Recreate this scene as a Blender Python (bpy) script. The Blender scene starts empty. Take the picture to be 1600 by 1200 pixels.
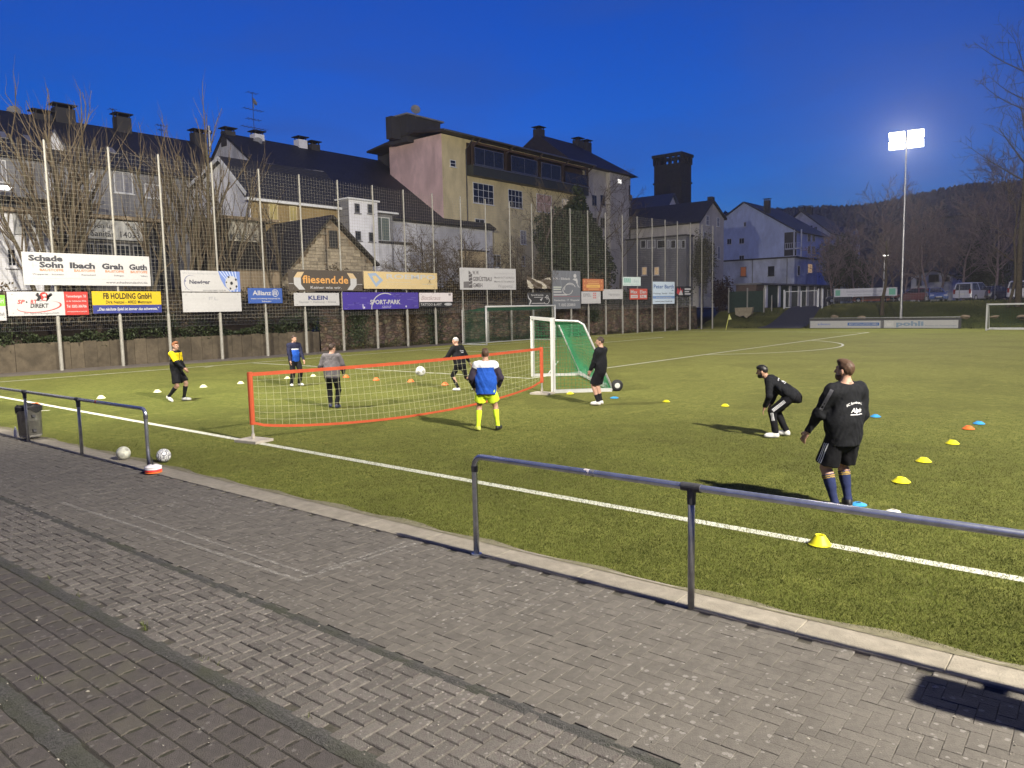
# tunables: sky and lamps
SKY_EL = -1.0; SKY_ROT = 312; SKY_OZ = 5.8; SKY_DUST = .3; SKY_AIR = 1.0; SKY_HUE = .5; SKY_SAT = 1.04
SKY_CLOUD = (.030, .085, .36, 1); SKY_CLOUDF = .55; SKY_STR = .15; EXPO = 2.75
LAMP_A = 11000; LAMP_B = 6600; LAMP_C = 4200; LAMP_D = 3000
HAZE = .00038
import bpy, math, random
import numpy as np
from mathutils import Vector, Matrix
random.seed(7); RNG = np.random.default_rng(11)
SC = bpy.context.scene
COL = SC.collection

# ------------------------------------------------------------------ camera
FPX = 1169.354; PITCH = 0.100364494; ROLL = -0.0203742107; YAW = 2.26633039
CAM = np.array([34.8844, -7.92821, 2.50943])
_F = np.array([math.cos(YAW)*math.cos(PITCH), math.sin(YAW)*math.cos(PITCH), -math.sin(PITCH)])
_R = np.cross(_F, [0, 0, 1.0]); _R /= np.linalg.norm(_R)
_U = np.cross(_R, _F)
_c, _s = math.cos(ROLL), math.sin(ROLL)
CR = _c*_R + _s*_U; CU = -_s*_R + _c*_U
cd = bpy.data.cameras.new('camera'); cam = bpy.data.objects.new('camera', cd); COL.objects.link(cam)
cd.sensor_width = 36; cd.lens = FPX/1600*36; cd.clip_start = .05; cd.clip_end = 3000
cam.matrix_world = Matrix(((CR[0], CU[0], -_F[0], CAM[0]), (CR[1], CU[1], -_F[1], CAM[1]),
                           (CR[2], CU[2], -_F[2], CAM[2]), (0, 0, 0, 1)))
SC.camera = cam

# ------------------------------------------------------------------ dusk sky
W = bpy.data.worlds.new('World'); SC.world = W; W.use_nodes = True
nt = W.node_tree; N = nt.nodes; L = nt.links
bg = N['Background']
sky = N.new('ShaderNodeTexSky'); sky.sky_type = 'NISHITA'; sky.sun_disc = False
sky.sun_elevation = math.radians(SKY_EL); sky.sun_rotation = math.radians(SKY_ROT)
sky.ozone_density = SKY_OZ; sky.dust_density = SKY_DUST; sky.air_density = SKY_AIR
tc = N.new('ShaderNodeTexCoord'); mp = N.new('ShaderNodeMapping')
mp.inputs['Scale'].default_value = (2.2, 2.2, 9.0); mp.inputs['Rotation'].default_value = (.12, -.05, .4)
nz = N.new('ShaderNodeTexNoise'); nz.inputs['Scale'].default_value = 1.7; nz.inputs['Detail'].default_value = 7
nz.inputs['Roughness'].default_value = .55; nz.inputs['Distortion'].default_value = .6
rp = N.new('ShaderNodeValToRGB')
rp.color_ramp.elements[0].position = .42; rp.color_ramp.elements[0].color = (0, 0, 0, 1)
rp.color_ramp.elements[1].position = .78; rp.color_ramp.elements[1].color = (1, 1, 1, 1)
hs = N.new('ShaderNodeHueSaturation'); hs.inputs['Hue'].default_value = SKY_HUE
hs.inputs['Saturation'].default_value = SKY_SAT; hs.inputs['Value'].default_value = 1.0
cl = N.new('ShaderNodeMixRGB'); cl.blend_type = 'MIX'; cl.inputs['Color2'].default_value = SKY_CLOUD
mu = N.new('ShaderNodeMath'); mu.operation = 'MULTIPLY'; mu.inputs[1].default_value = SKY_CLOUDF
L.new(tc.outputs['Generated'], mp.inputs['Vector']); L.new(mp.outputs['Vector'], nz.inputs['Vector'])
L.new(nz.outputs['Fac'], rp.inputs['Fac']); L.new(rp.outputs['Color'], mu.inputs[0])
L.new(sky.outputs['Color'], hs.inputs['Color']); L.new(hs.outputs['Color'], cl.inputs['Color1'])
L.new(mu.outputs['Value'], cl.inputs['Fac']); L.new(cl.outputs['Color'], bg.inputs['Color'])
bg.inputs['Strength'].default_value = SKY_STR

SC.view_settings.view_transform = 'Standard'; SC.view_settings.look = 'None'
SC.view_settings.exposure = EXPO; SC.view_settings.gamma = 1.0; SC.view_settings.use_curve_mapping = False
SC.cycles.max_bounces = 5; SC.cycles.diffuse_bounces = 3; SC.cycles.glossy_bounces = 2
SC.cycles.transparent_max_bounces = 12; SC.cycles.sample_clamp_indirect = 4.0

# floodlight masts round the pitch: (x, y, height, watts); the lamp itself is built with its mast below
MASTS = [(49.0, -2.7, 16.0, LAMP_A), (14.6, -3.6, 16.0, LAMP_B), (18.0, 69.0, 16.7, LAMP_C), (52.0, 69.0, 16.7, LAMP_D)]

# ------------------------------------------------------------------ helpers
def ray(u, v): return _F + CR*((u-800)/FPX) - CU*((v-600)/FPX)
def G(u, v, z=0.0):
    d = ray(u, v); return CAM + d*((z-CAM[2])/d[2])
def Xp(u, v, x):
    d = ray(u, v); return CAM + d*((x-CAM[0])/d[0])
def Yp(u, v, y):
    d = ray(u, v); return CAM + d*((y-CAM[1])/d[1])
def nrm(a):
    a = np.asarray(a, float); return a/max(1e-9, np.linalg.norm(a))
def A(*a): return np.array(a, float)

def rootinv(o):
    m = Matrix.LocRotScale(o.location, o.rotation_euler, o.scale)
    return m.inverted()
def link(o, parent=None):
    COL.objects.link(o)
    if parent is not None:
        o.parent = parent
        if parent.parent is None: o.matrix_parent_inverse = rootinv(parent)
    return o
def tag(o, label=None, cat=None, group=None, kind=None):
    if label: o['label'] = label
    if cat: o['category'] = cat
    if group: o['group'] = group
    if kind: o['kind'] = kind
    return o
def thing(name, loc, label, cat, group=None, rz=0):
    o = bpy.data.objects.new(name, None); o.empty_display_size = .2; COL.objects.link(o)
    o.location = Vector([float(c) for c in loc]); o.rotation_euler = (0, 0, rz)
    return tag(o, label, cat, group)
def copy_tree(o, parent=None):
    c = o.copy(); COL.objects.link(c)
    if parent is not None: c.parent = parent
    for ch in list(o.children): copy_tree(ch, c)
    return c

class MB:
    def __init__(s): s.v = []; s.f = []; s.m = []
    def add(s, vs, fs, mi=0):
        b = len(s.v); s.v.extend([tuple(map(float, p)) for p in vs])
        for f in fs: s.f.append(tuple(b+i for i in f)); s.m.append(mi)
    def box(s, x0, x1, y0, y1, z0, z1, mi=0):
        s.add([(x0,y0,z0),(x1,y0,z0),(x1,y1,z0),(x0,y1,z0),(x0,y0,z1),(x1,y0,z1),(x1,y1,z1),(x0,y1,z1)],
              [(0,3,2,1),(4,5,6,7),(0,1,5,4),(1,2,6,5),(2,3,7,6),(3,0,4,7)], mi)
    def obox(s, c, ax, ay, az, mi=0):
        c, ax, ay, az = [np.asarray(q, float) for q in (c, ax, ay, az)]
        P = [c+i*ax+j*ay+k*az for k in (-1, 1) for i, j in ((-1,-1),(1,-1),(1,1),(-1,1))]
        s.add(P, [(0,3,2,1),(4,5,6,7),(0,1,5,4),(1,2,6,5),(2,3,7,6),(3,0,4,7)], mi)
    def bar(s, p, q, w, h=None, mi=0):
        p, q = np.asarray(p, float), np.asarray(q, float); h = h or w
        d = q-p; l = np.linalg.norm(d); d = d/l
        up = A(0,0,1) if abs(d[2]) < .9 else A(1,0,0)
        a = nrm(np.cross(d, up)); b = np.cross(a, d)
        s.obox((p+q)/2, a*w/2, d*l/2, b*h/2, mi)
    def tube(s, pts, rad, n=6, mi=0, caps=True):
        pts = [np.asarray(p, float) for p in pts]
        if not hasattr(rad, '__len__'): rad = [rad]*len(pts)
        b = len(s.v); a = None
        for i, p in enumerate(pts):
            d = nrm((pts[min(i+1, len(pts)-1)]-pts[max(i-1, 0)]))
            if a is None:
                a = nrm(np.cross(d, A(0,0,1) if abs(d[2]) < .9 else A(1,0,0)))
            else: a = nrm(a-d*(a@d))
            c = np.cross(d, a)
            for k in range(n):
                t = 2*math.pi*k/n
                s.v.append(tuple(p+rad[i]*(math.cos(t)*a+math.sin(t)*c)))
        for i in range(len(pts)-1):
            for k in range(n):
                k2 = (k+1) % n
                s.f.append((b+i*n+k, b+i*n+k2, b+(i+1)*n+k2, b+(i+1)*n+k)); s.m.append(mi)
        if caps and n > 2:
            s.f.append(tuple(b+k for k in range(n))[::-1]); s.m.append(mi)
            e = b+(len(pts)-1)*n
            s.f.append(tuple(e+k for k in range(n))); s.m.append(mi)
    def lathe(s, prof, n=16, o=(0,0,0), az=(0,0,1), mi=0):
        o = np.asarray(o, float); az = nrm(az)
        a = nrm(np.cross(az, A(0,1,0) if abs(az[1]) < .9 else A(1,0,0))); c = np.cross(az, a)
        b = len(s.v)
        for r, z in prof:
            for k in range(n):
                t = 2*math.pi*k/n
                s.v.append(tuple(o+az*z+r*(math.cos(t)*a+math.sin(t)*c)))
        for i in range(len(prof)-1):
            for k in range(n):
                k2 = (k+1) % n
                s.f.append((b+i*n+k, b+i*n+k2, b+(i+1)*n+k2, b+(i+1)*n+k)); s.m.append(mi)
    def quad(s, a, b, c, d, mi=0): s.add([a, b, c, d], [(0,1,2,3)], mi)
    def prism(s, pts, vec, mi=0):
        n = len(pts); vec = np.asarray(vec, float)
        P = [np.asarray(p, float) for p in pts]; Q = [p+vec for p in P]
        fs = [tuple(range(n))[::-1], tuple(range(n, 2*n))]
        fs += [(i, (i+1) % n, n+(i+1) % n, n+i) for i in range(n)]
        s.add(P+Q, fs, mi)
    def build(s, name, mats, parent=None, smooth=False, kind=None):
        me = bpy.data.meshes.new(name)
        me.from_pydata(s.v, [], s.f)
        mats = mats if isinstance(mats, (list, tuple)) else [mats]
        for m in mats: me.materials.append(m)
        if len(mats) > 1: me.polygons.foreach_set('material_index', s.m)
        if smooth: me.polygons.foreach_set('use_smooth', [True]*len(s.f))
        me.update()
        o = bpy.data.objects.new(name, me); link(o, parent)
        if kind: o['kind'] = kind
        return o
def np_obj(name, V, Fc, mats, parent=None, kind=None, mi=None, smooth=False):
    me = bpy.data.meshes.new(name)
    V = np.asarray(V, np.float32); Fc = np.asarray(Fc, np.int32); k = Fc.shape[1]
    me.vertices.add(len(V)); me.vertices.foreach_set('co', V.ravel())
    me.loops.add(Fc.size); me.loops.foreach_set('vertex_index', Fc.ravel())
    me.polygons.add(len(Fc)); me.polygons.foreach_set('loop_start', np.arange(0, Fc.size, k, dtype=np.int32))
    me.polygons.foreach_set('loop_total', np.full(len(Fc), k, np.int32))
    mats = mats if isinstance(mats, (list, tuple)) else [mats]
    for m in mats: me.materials.append(m)
    if mi is not None: me.polygons.foreach_set('material_index', np.asarray(mi, np.int32))
    me.polygons.foreach_set('use_smooth', np.full(len(Fc), bool(smooth)))
    me.update(calc_edges=True); me.validate()
    o = bpy.data.objects.new(name, me); link(o, parent)
    if kind: o['kind'] = kind
    return o

# ------------------------------------------------------------------ materials
def mat(name, col, rough=.8, var=.12, scale=4.0, bump=0.0, bscale=40.0, metal=0.0, emit=None, estr=0.0,
        stain=0.0, sscale=.6, island=0.0, spec=.4, stain_col=None, zstretch=1.0):
    m = bpy.data.materials.new(name); m.use_nodes = True
    t = m.node_tree; n = t.nodes; l = t.links; b = n['Principled BSDF']
    b.inputs['Roughness'].default_value = rough; b.inputs['Metallic'].default_value = metal
    b.inputs['Specular IOR Level'].default_value = spec
    if emit is not None:
        b.inputs['Emission Color'].default_value = (*emit, 1); b.inputs['Emission Strength'].default_value = estr
    c = np.array(col, float)
    tc = n.new('ShaderNodeTexCoord'); mpn = n.new('ShaderNodeMapping'); mpn.inputs['Scale'].default_value = (1, 1, zstretch)
    l.new(tc.outputs['Object'], mpn.inputs['Vector'])
    nz = n.new('ShaderNodeTexNoise'); nz.inputs['Scale'].default_value = scale; nz.inputs['Detail'].default_value = 6
    nz.inputs['Roughness'].default_value = .65
    l.new(mpn.outputs['Vector'], nz.inputs['Vector'])
    r = n.new('ShaderNodeValToRGB'); r.color_ramp.elements[0].position = .3; r.color_ramp.elements[1].position = .7
    r.color_ramp.elements[0].color = (*np.clip(c*(1-var), 0, 1), 1); r.color_ramp.elements[1].color = (*np.clip(c*(1+var), 0, 1), 1)
    l.new(nz.outputs['Fac'], r.inputs['Fac'])
    out = r.outputs['Color']
    if stain > 0:
        n2 = n.new('ShaderNodeTexNoise'); n2.inputs['Scale'].default_value = sscale; n2.inputs['Detail'].default_value = 5
        n2.inputs['Distortion'].default_value = .8
        l.new(mpn.outputs['Vector'], n2.inputs['Vector'])
        r2 = n.new('ShaderNodeValToRGB'); r2.color_ramp.elements[0].position = .45; r2.color_ramp.elements[1].position = .68
        l.new(n2.outputs['Fac'], r2.inputs['Fac'])
        mul = n.new('ShaderNodeMath'); mul.operation = 'MULTIPLY'; mul.inputs[1].default_value = stain
        l.new(r2.outputs['Color'], mul.inputs[0])
        mx = n.new('ShaderNodeMixRGB'); mx.inputs['Color2'].default_value = (*(stain_col if stain_col is not None else c*.35), 1)
        l.new(mul.outputs['Value'], mx.inputs['Fac']); l.new(out, mx.inputs['Color1']); out = mx.outputs['Color']
    if island > 0:
        g = n.new('ShaderNodeNewGeometry'); mr = n.new('ShaderNodeMapRange')
        mr.inputs['To Min'].default_value = 1-island; mr.inputs['To Max'].default_value = 1+island
        oi = n.new('ShaderNodeObjectInfo'); ad = n.new('ShaderNodeMath'); ad.operation = 'ADD'
        fr = n.new('ShaderNodeMath'); fr.operation = 'FRACT'
        l.new(g.outputs['Random Per Island'], ad.inputs[0]); l.new(oi.outputs['Random'], ad.inputs[1]); l.new(ad.outputs[0], fr.inputs[0])
        l.new(fr.outputs[0], mr.inputs['Value'])
        mx = n.new('ShaderNodeMixRGB'); mx.blend_type = 'MULTIPLY'; mx.inputs['Fac'].default_value = 1
        cmb = n.new('ShaderNodeCombineColor')
        for i in range(3): l.new(mr.outputs['Result'], cmb.inputs[i])
        l.new(out, mx.inputs['Color1']); l.new(cmb.outputs['Color'], mx.inputs['Color2']); out = mx.outputs['Color']
    l.new(out, b.inputs['Base Color'])
    if bump > 0:
        n3 = n.new('ShaderNodeTexNoise'); n3.inputs['Scale'].default_value = bscale; n3.inputs['Detail'].default_value = 4
        l.new(tc.outputs['Object'], n3.inputs['Vector'])
        bp = n.new('ShaderNodeBump'); bp.inputs['Strength'].default_value = bump; bp.inputs['Distance'].default_value = .02
        l.new(n3.outputs['Fac'], bp.inputs['Height']); l.new(bp.outputs['Normal'], b.inputs['Normal'])
    return m
MC = {}
def flat(col, rough=.6, var=.05, scale=9.0, **k):
    key = (tuple(col), rough, tuple(sorted(k.items())))
    if key not in MC: MC[key] = mat('paint', col, rough, var, scale, **k)
    return MC[key]
def glow(col, s, name='lit_window'):
    return mat(name, (.5, .45, .35), emit=col, estr=s)

M = {}
M['white'] = mat('white_paint', (.72, .73, .72), .55, .08, 3, stain=.25, sscale=2.5, stain_col=(.45, .43, .38))
M['galv'] = mat('galvanised_steel', (.34, .34, .35), .38, .16, 7, metal=.75, stain=.3, sscale=5)
M['rail'] = mat('steel_rail', (.50, .53, .60), .25, .16, 9, metal=.85, stain=.28, sscale=11, stain_col=(.14, .13, .13), bump=.04, bscale=120)
M['railpost'] = mat('galvanised_post', (.36, .36, .355), .42, .18, 9, metal=.5, stain=.35, sscale=8, stain_col=(.16, .15, .14), bump=.06, bscale=120)
M['sleeve'] = mat('dark_sleeve', (.07, .07, .075), .6, .3, 14, metal=.3)
M['post'] = mat('fence_post', (.37, .355, .305), .6, .16, 3, metal=.15, stain=.3, sscale=3)
M['wire'] = mat('fence_wire', (.36, .335, .26), .6, .15, 3)
M['black'] = mat('black_plastic', (.015, .015, .016), .6, .3, 20)
M['glass'] = mat('window_glass', (.02, .024, .03), .06, .2, 2, spec=.6)
M['concrete'] = mat('concrete', (.105, .084, .056), .9, .2, 5, bump=.4, bscale=30, stain=.55, sscale=1.3, island=.14)
M['slate'] = mat('slate_roof', (.028, .029, .033), .6, .35, 5, bump=.5, bscale=9, stain=.3, sscale=.5)
M['timber'] = mat('dark_timber', (.045, .028, .018), .7, .3, 3, bump=.3, bscale=12)
M['soil'] = mat('soil', (.05, .037, .024), .95, .4, 3, bump=.8, bscale=10)
M['asphalt'] = mat('asphalt', (.055, .055, .058), .9, .22, 30, bump=.4, bscale=160, stain=.3, sscale=.5)
M['bark'] = mat('bark', (.085, .066, .042), .9, .35, 6, bump=.6, bscale=25, stain=.4, sscale=2, stain_col=(.06, .065, .025))
M['twig'] = mat('twig_bark', (.10, .075, .046), .9, .3, 6)
M['darkbark'] = mat('dark_bark', (.125, .095, .082), .9, .35, 6, bump=.5, bscale=25)

# ------------------------------------------------------------------ lettering
TCACHE = {}
def text2d(s, bold=0.0, shear=0.0, space=1.0):
    key = (s, bold, shear, space)
    if key in TCACHE: return TCACHE[key]
    cu = bpy.data.curves.new('t', 'FONT'); cu.body = s; cu.size = 1; cu.offset = bold; cu.shear = shear
    cu.space_character = space; cu.resolution_u = 2
    o = bpy.data.objects.new('t', cu); COL.objects.link(o)
    dg = bpy.context.evaluated_depsgraph_get(); me = o.evaluated_get(dg).to_mesh()
    V = np.array([tuple(v.co)[:2] for v in me.vertices]).reshape(-1, 2); Fs = [tuple(p.vertices) for p in me.polygons]
    o.evaluated_get(dg).to_mesh_clear()
    bpy.data.objects.remove(o); bpy.data.curves.remove(cu)
    TCACHE[key] = (V, Fs); return V, Fs
def lettering(parent, s, o, u, v, n, m, h=None, w=None, align='L', bold=0.012, shear=0.0, space=1.0, off=.006, arch=0.0, name='lettering'):
    """text whose baseline starts (or centres, or ends) at o; h is the cap height, w an optional exact width"""
    V, Fs = text2d(s, bold, shear, space)
    if len(V) == 0: return None
    V = V.copy(); V[:, 0] -= V[:, 0].min()
    sc = h/.70; V *= sc
    wid = V[:, 0].max()
    if w: V[:, 0] *= w/wid; wid = w
    if align == 'C': V[:, 0] -= wid/2
    elif align == 'R': V[:, 0] -= wid
    P = np.asarray(o)+V[:, :1]*np.asarray(u)+V[:, 1:]*np.asarray(v)+np.asarray(n)*off
    b = MB(); b.v = [tuple(p) for p in P]; b.f = Fs; b.m = [0]*len(Fs)
    return b.build(name, m, parent)
# ================================================================== SETTING
def turf_material(name, base, dark, yellow, specks):
    m = bpy.data.materials.new(name); m.use_nodes = True
    t = m.node_tree; n = t.nodes; l = t.links; b = n['Principled BSDF']
    b.inputs['Roughness'].default_value = .9; b.inputs['Specular IOR Level'].default_value = .05
    b.inputs['Sheen Weight'].default_value = .35; b.inputs['Sheen Roughness'].default_value = .45; b.inputs['Sheen Tint'].default_value = (.55, .52, .16, 1)
    tc = n.new('ShaderNodeTexCoord')
    def noise(sc, det=5, rough=.6, vec=None, dist=0):
        q = n.new('ShaderNodeTexNoise'); q.inputs['Scale'].default_value = sc; q.inputs['Detail'].default_value = det
        q.inputs['Roughness'].default_value = rough; q.inputs['Distortion'].default_value = dist
        l.new(vec or tc.outputs['Object'], q.inputs['Vector']); return q.outputs['Fac']
    def ramp(src, p0, p1, c0=(0,0,0), c1=(1,1,1)):
        r = n.new('ShaderNodeValToRGB'); r.color_ramp.elements[0].position = p0; r.color_ramp.elements[1].position = p1
        r.color_ramp.elements[0].color = (*c0, 1); r.color_ramp.elements[1].color = (*c1, 1)
        l.new(src, r.inputs['Fac']); return r.outputs['Color']
    def mix(f, a, c, mode='MIX'):
        q = n.new('ShaderNodeMixRGB'); q.blend_type = mode
        if isinstance(f, float): q.inputs['Fac'].default_value = f
        else: l.new(f, q.inputs['Fac'])
        for i, s in ((1, a), (2, c)):
            if isinstance(s, tuple): q.inputs[i].default_value = (*s, 1)
            else: l.new(s, q.inputs[i])
        return q.outputs['Color']
    fine = noise(42, 7, .82); mid = noise(6, 6, .78); big = noise(.30, 4, .6, dist=.5)
    col = ramp(fine, .32, .68, tuple(dark), tuple(base))
    col = mix(ramp(mid, .46, .66), col, tuple(yellow))
    mp = n.new('ShaderNodeMapping'); mp.inputs['Scale'].default_value = (1.0, .55, 1); l.new(tc.outputs['Object'], mp.inputs['Vector'])
    col = mix(ramp(big, .42, .64), col, mix(.62, col, tuple(np.array(dark)*1.1)))
    # darker traffic streaks along the pitch
    sp = noise(2.3, 3, .5, vec=mp.outputs['Vector'])
    col = mix(ramp(sp, .55, .8), col, mix(.45, col, tuple(np.array(yellow)*1.25)))
    if specks:
        vo = n.new('ShaderNodeTexVoronoi'); vo.inputs['Scale'].default_value = 2.6; vo.inputs['Randomness'].default_value = 1
        m2 = n.new('ShaderNodeMapping'); m2.inputs['Scale'].default_value = (1.0, 1.6, 1); m2.inputs['Rotation'].default_value = (0, 0, .7)
        l.new(tc.outputs['Object'], m2.inputs['Vector']); l.new(m2.outputs['Vector'], vo.inputs['Vector'])
        nn = noise(38, 3, .8)
        ad = n.new('ShaderNodeMath'); ad.operation = 'MULTIPLY_ADD'; ad.inputs[1].default_value = .22; l.new(nn, ad.inputs[0]); l.new(vo.outputs['Distance'], ad.inputs[2])
        col = mix(ramp(ad.outputs[0], .13, .19, (1,1,1), (0,0,0)), col, (.27, .27, .15))
    l.new(col, b.inputs['Base Color'])
    bp = n.new('ShaderNodeBump'); bp.inputs['Strength'].default_value = .9; bp.inputs['Distance'].default_value = .03
    l.new(fine, bp.inputs['Height']); l.new(bp.outputs['Normal'], b.inputs['Normal'])
    return m
M['turf'] = turf_material('artificial_turf', (.098, .122, .024), (.018, .027, .006), (.150, .160, .040), True)
M['bank'] = turf_material('bank_grass', (.040, .062, .014), (.014, .026, .007), (.055, .060, .020), False)
M['line'] = mat('pitch_line', (.62, .62, .52), .8, .16, 30, bump=.5, bscale=120, stain=.25, sscale=6, stain_col=(.25, .27, .12))

def sheet(name, pts, z, m, kind='structure', thick=None):
    b = MB(); P = [(x, y, z) for x, y in pts]
    b.add(P, [tuple(range(len(P)))]); o = b.build(name, m); o['kind'] = kind; return o
sheet('ground', [(-400, -150), (400, -150), (400, 480), (-400, 480)], -.15, mat('ground_earth', (.03, .034, .02), .95, .4, .2))

# kerb line: the paved terrace ends at yi(x), the turf begins at yo(x)
def yi(x): return -2.42+(x-32)*.0172
def yo(x): return yi(x)+.385
# fence line
def fx(y): return -5.0 if y < 30 else -5.0+(y-30)*.16

b = MB()
b.add([(90, yo(90), 0), (90, 66.9, 0), (1.0, 66.9, 0), (-1.5, 62, 0), (-2.6, 40, 0), (-2.9, 30, 0), (-2.9, yo(-2.9), 0)],
      [(0, 1, 2, 3, 4, 5, 6)])
pitch = b.build('pitch', M['turf']); pitch['kind'] = 'structure'
# asphalt margin between turf and fence wall
b = MB()
b.add([(-8.5, -14, -.02), (-2.5, -14, -.02), (-2.5, 30, -.02), (-2.2, 40, -.02), (-1.1, 62, -.02), (1.4, 67.2, -.02), (-8.5, 67.2, -.02)], [(0,1,2,3,4,5,6)])
b.build('margin_path', mat('margin_asphalt', (.17, .145, .12), .9, .2, 12, bump=.3, stain=.5, sscale=1.2))['kind'] = 'structure'

# painted lines
LW = .13
def line_obj(p, q, w=LW, z=.004, name='pitch_line'):
    p, q = A(*p), A(*q); d = nrm(q-p); nn = A(-d[1], d[0])*w/2
    b = MB(); b.add([(*(p-nn), z), (*(q-nn), z), (*(q+nn), z), (*(p+nn), z)], [(0, 1, 2, 3)])
    o = b.build(name, M['line'], pitch); return o
PW = 70.45; PA0 = (PW-44.35)/2; PA1 = PW-PA0; PD = 18.15; GM = PW/2
line_obj((-.06, -.04), (70, -.04), .15)
line_obj((0, .03), (-.6, 64), .13, .004)
line_obj((.07, PA0), (PD, PA0)); line_obj((PD, PA1), (-1.2, PA1+1)); line_obj((PD+.065, PA0-.065), (PD+.065, PA1+.065))
line_obj((.07, GM-10.08), (6.05, GM-10.08)); line_obj((6.05, GM+10.08), (-.4, GM+10.4)); line_obj((6.115, GM-10.14), (6.115, GM+10.14))
line_obj(tuple(G(78, 641)[:2]), tuple(G(42, 644)[:2]), .10)
line_obj(tuple(G(333, 572)[:2]), tuple(G(320, 574)[:2]), .10)
b = MB(); n0 = 40; ra, rb = 10.065-.065, 10.065+.065; c0 = 12.1
a0 = math.acos((PD+.13-c0)/10.065)
for i in range(n0):
    t0 = -a0+2*a0*i/n0; t1 = -a0+2*a0*(i+1)/n0
    P = [(c0+r*math.cos(t), GM+r*math.sin(t), .004) for r, t in ((ra, t0), (rb, t0), (rb, t1), (ra, t1))]
    b.add(P, [(0, 1, 2, 3)])
b.build('penalty_arc', M['line'], pitch)

# ---- turf fibre close to the camera (geometry): one mass nobody could count
def blades(name, n, hmin, hmax, wd, m, parent=None):
    """short leaning fibres, thick on the ground near the camera and thinning out evenly with distance"""
    k = n*4; dist = 4+16*RNG.random(k)**1.0; az = math.atan2(_F[1], _F[0])+RNG.uniform(-.72, .75, k)
    x = CAM[0]+dist*np.cos(az); y = CAM[1]+dist*np.sin(az)
    keep = (y > yo(x)+.01) & (RNG.random(k) < np.clip((20-dist)/13, 0, 1)**1.3); x, y = x[keep][:n], y[keep][:n]; n = len(x)
    h = RNG.uniform(hmin, hmax, n); a = RNG.uniform(0, 2*np.pi, n); ln = RNG.uniform(.3, 1.3, n)*h
    a2 = RNG.uniform(0, 2*np.pi, n); w = wd*(.6+.8*RNG.random(n))
    V = np.zeros((n, 3, 3))
    V[:, 0] = np.stack([x-np.cos(a)*w, y-np.sin(a)*w, np.zeros(n)], 1)
    V[:, 1] = np.stack([x+np.cos(a)*w, y+np.sin(a)*w, np.zeros(n)], 1)
    V[:, 2] = np.stack([x+np.cos(a2)*ln, y+np.sin(a2)*ln, h], 1)
    return np_obj(name, V.reshape(-1, 3), np.arange(n*3).reshape(n, 3), m, parent, kind='stuff')
M['fibre'] = mat('turf_fibre', (.085, .098, .020), .8, .45, 1.3, island=.6, spec=.08)
tb = blades('turf_fibre', 260000, .010, .026, .0030, M['fibre'], pitch)

# ------------------------------------------------------------------ paved terrace
M['paver'] = mat('concrete_paver', (.112, .101, .086), .9, .22, 14, bump=.5, bscale=90, stain=.75, sscale=9, stain_col=(.085, .077, .066), island=.09)
M['paver2'] = mat('worn_paver', (.112, .102, .089), .92, .28, 22, bump=.7, bscale=90, stain=.85, sscale=20, stain_col=(.085, .072, .066), island=.20)
M['paver3'] = mat('dark_interlocking_paver', (.062, .054, .050), .92, .22, 20, bump=.6, bscale=110, stain=.55, sscale=3, stain_col=(.085, .078, .055), island=.12)
M['joint'] = mat('joint_sand', (.068, .059, .049), .95, .4, 20, bump=.6, bscale=150, stain=.5, sscale=2.5, stain_col=(.04, .045, .018))
M['grit'] = mat('bitumen_strip', (.062, .060, .055), .95, .55, 45, bump=1.0, bscale=110, stain=.6, sscale=2.2, stain_col=(.045, .050, .022))
def speck(m, col, scale, th):
    """lichen and chewing-gum spots on the paving"""
    n = m.node_tree.nodes; l = m.node_tree.links; b = n['Principled BSDF']
    src = b.inputs['Base Color'].links[0].from_socket
    geo = n.new('ShaderNodeNewGeometry'); v = n.new('ShaderNodeTexVoronoi'); v.inputs['Scale'].default_value = scale
    l.new(geo.outputs['Position'], v.inputs['Vector'])
    q = n.new('ShaderNodeTexNoise'); q.inputs['Scale'].default_value = scale*3.5; l.new(geo.outputs['Position'], q.inputs['Vector'])
    a = n.new('ShaderNodeMath'); a.operation = 'MULTIPLY_ADD'; a.inputs[1].default_value = .35
    l.new(q.outputs['Fac'], a.inputs[0]); l.new(v.outputs['Distance'], a.inputs[2])
    w = n.new('ShaderNodeTexNoise'); w.inputs['Scale'].default_value = .9; w.inputs['Detail'].default_value = 4; l.new(geo.outputs['Position'], w.inputs['Vector'])
    s = n.new('ShaderNodeMath'); s.operation = 'MULTIPLY_ADD'; s.inputs[1].default_value = -.55; s.inputs[2].default_value = .27
    l.new(w.outputs['Fac'], s.inputs[0])
    a2 = n.new('ShaderNodeMath'); a2.operation = 'ADD'; l.new(a.outputs[0], a2.inputs[0]); l.new(s.outputs[0], a2.inputs[1])
    r = n.new('ShaderNodeValToRGB'); r.color_ramp.elements[0].position = th; r.color_ramp.elements[1].position = th+.06
    r.color_ramp.elements[0].color = (.75, .75, .75, 1); r.color_ramp.elements[1].color = (0, 0, 0, 1)
    l.new(a2.outputs[0], r.inputs['Fac'])
    x = n.new('ShaderNodeMixRGB'); x.inputs['Color2'].default_value = (*col, 1)
    l.new(r.outputs['Color'], x.inputs['Fac']); l.new(src, x.inputs['Color1']); l.new(x.outputs['Color'], b.inputs['Base Color'])
speck(M['paver'], (.22, .205, .185), 13, .31); speck(M['paver2'], (.23, .21, .19), 22, .30); speck(M['paver3'], (.13, .12, .11), 10, .27)

b = MB()
b.add([(-10, yi(-10), -.010), (60, yi(60), -.010), (60, -30, -.010), (-10, -30, -.010)], [(3, 2, 1, 0)])
terrace = b.build('paved_terrace', M['joint']); terrace['kind'] = 'structure'

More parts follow.
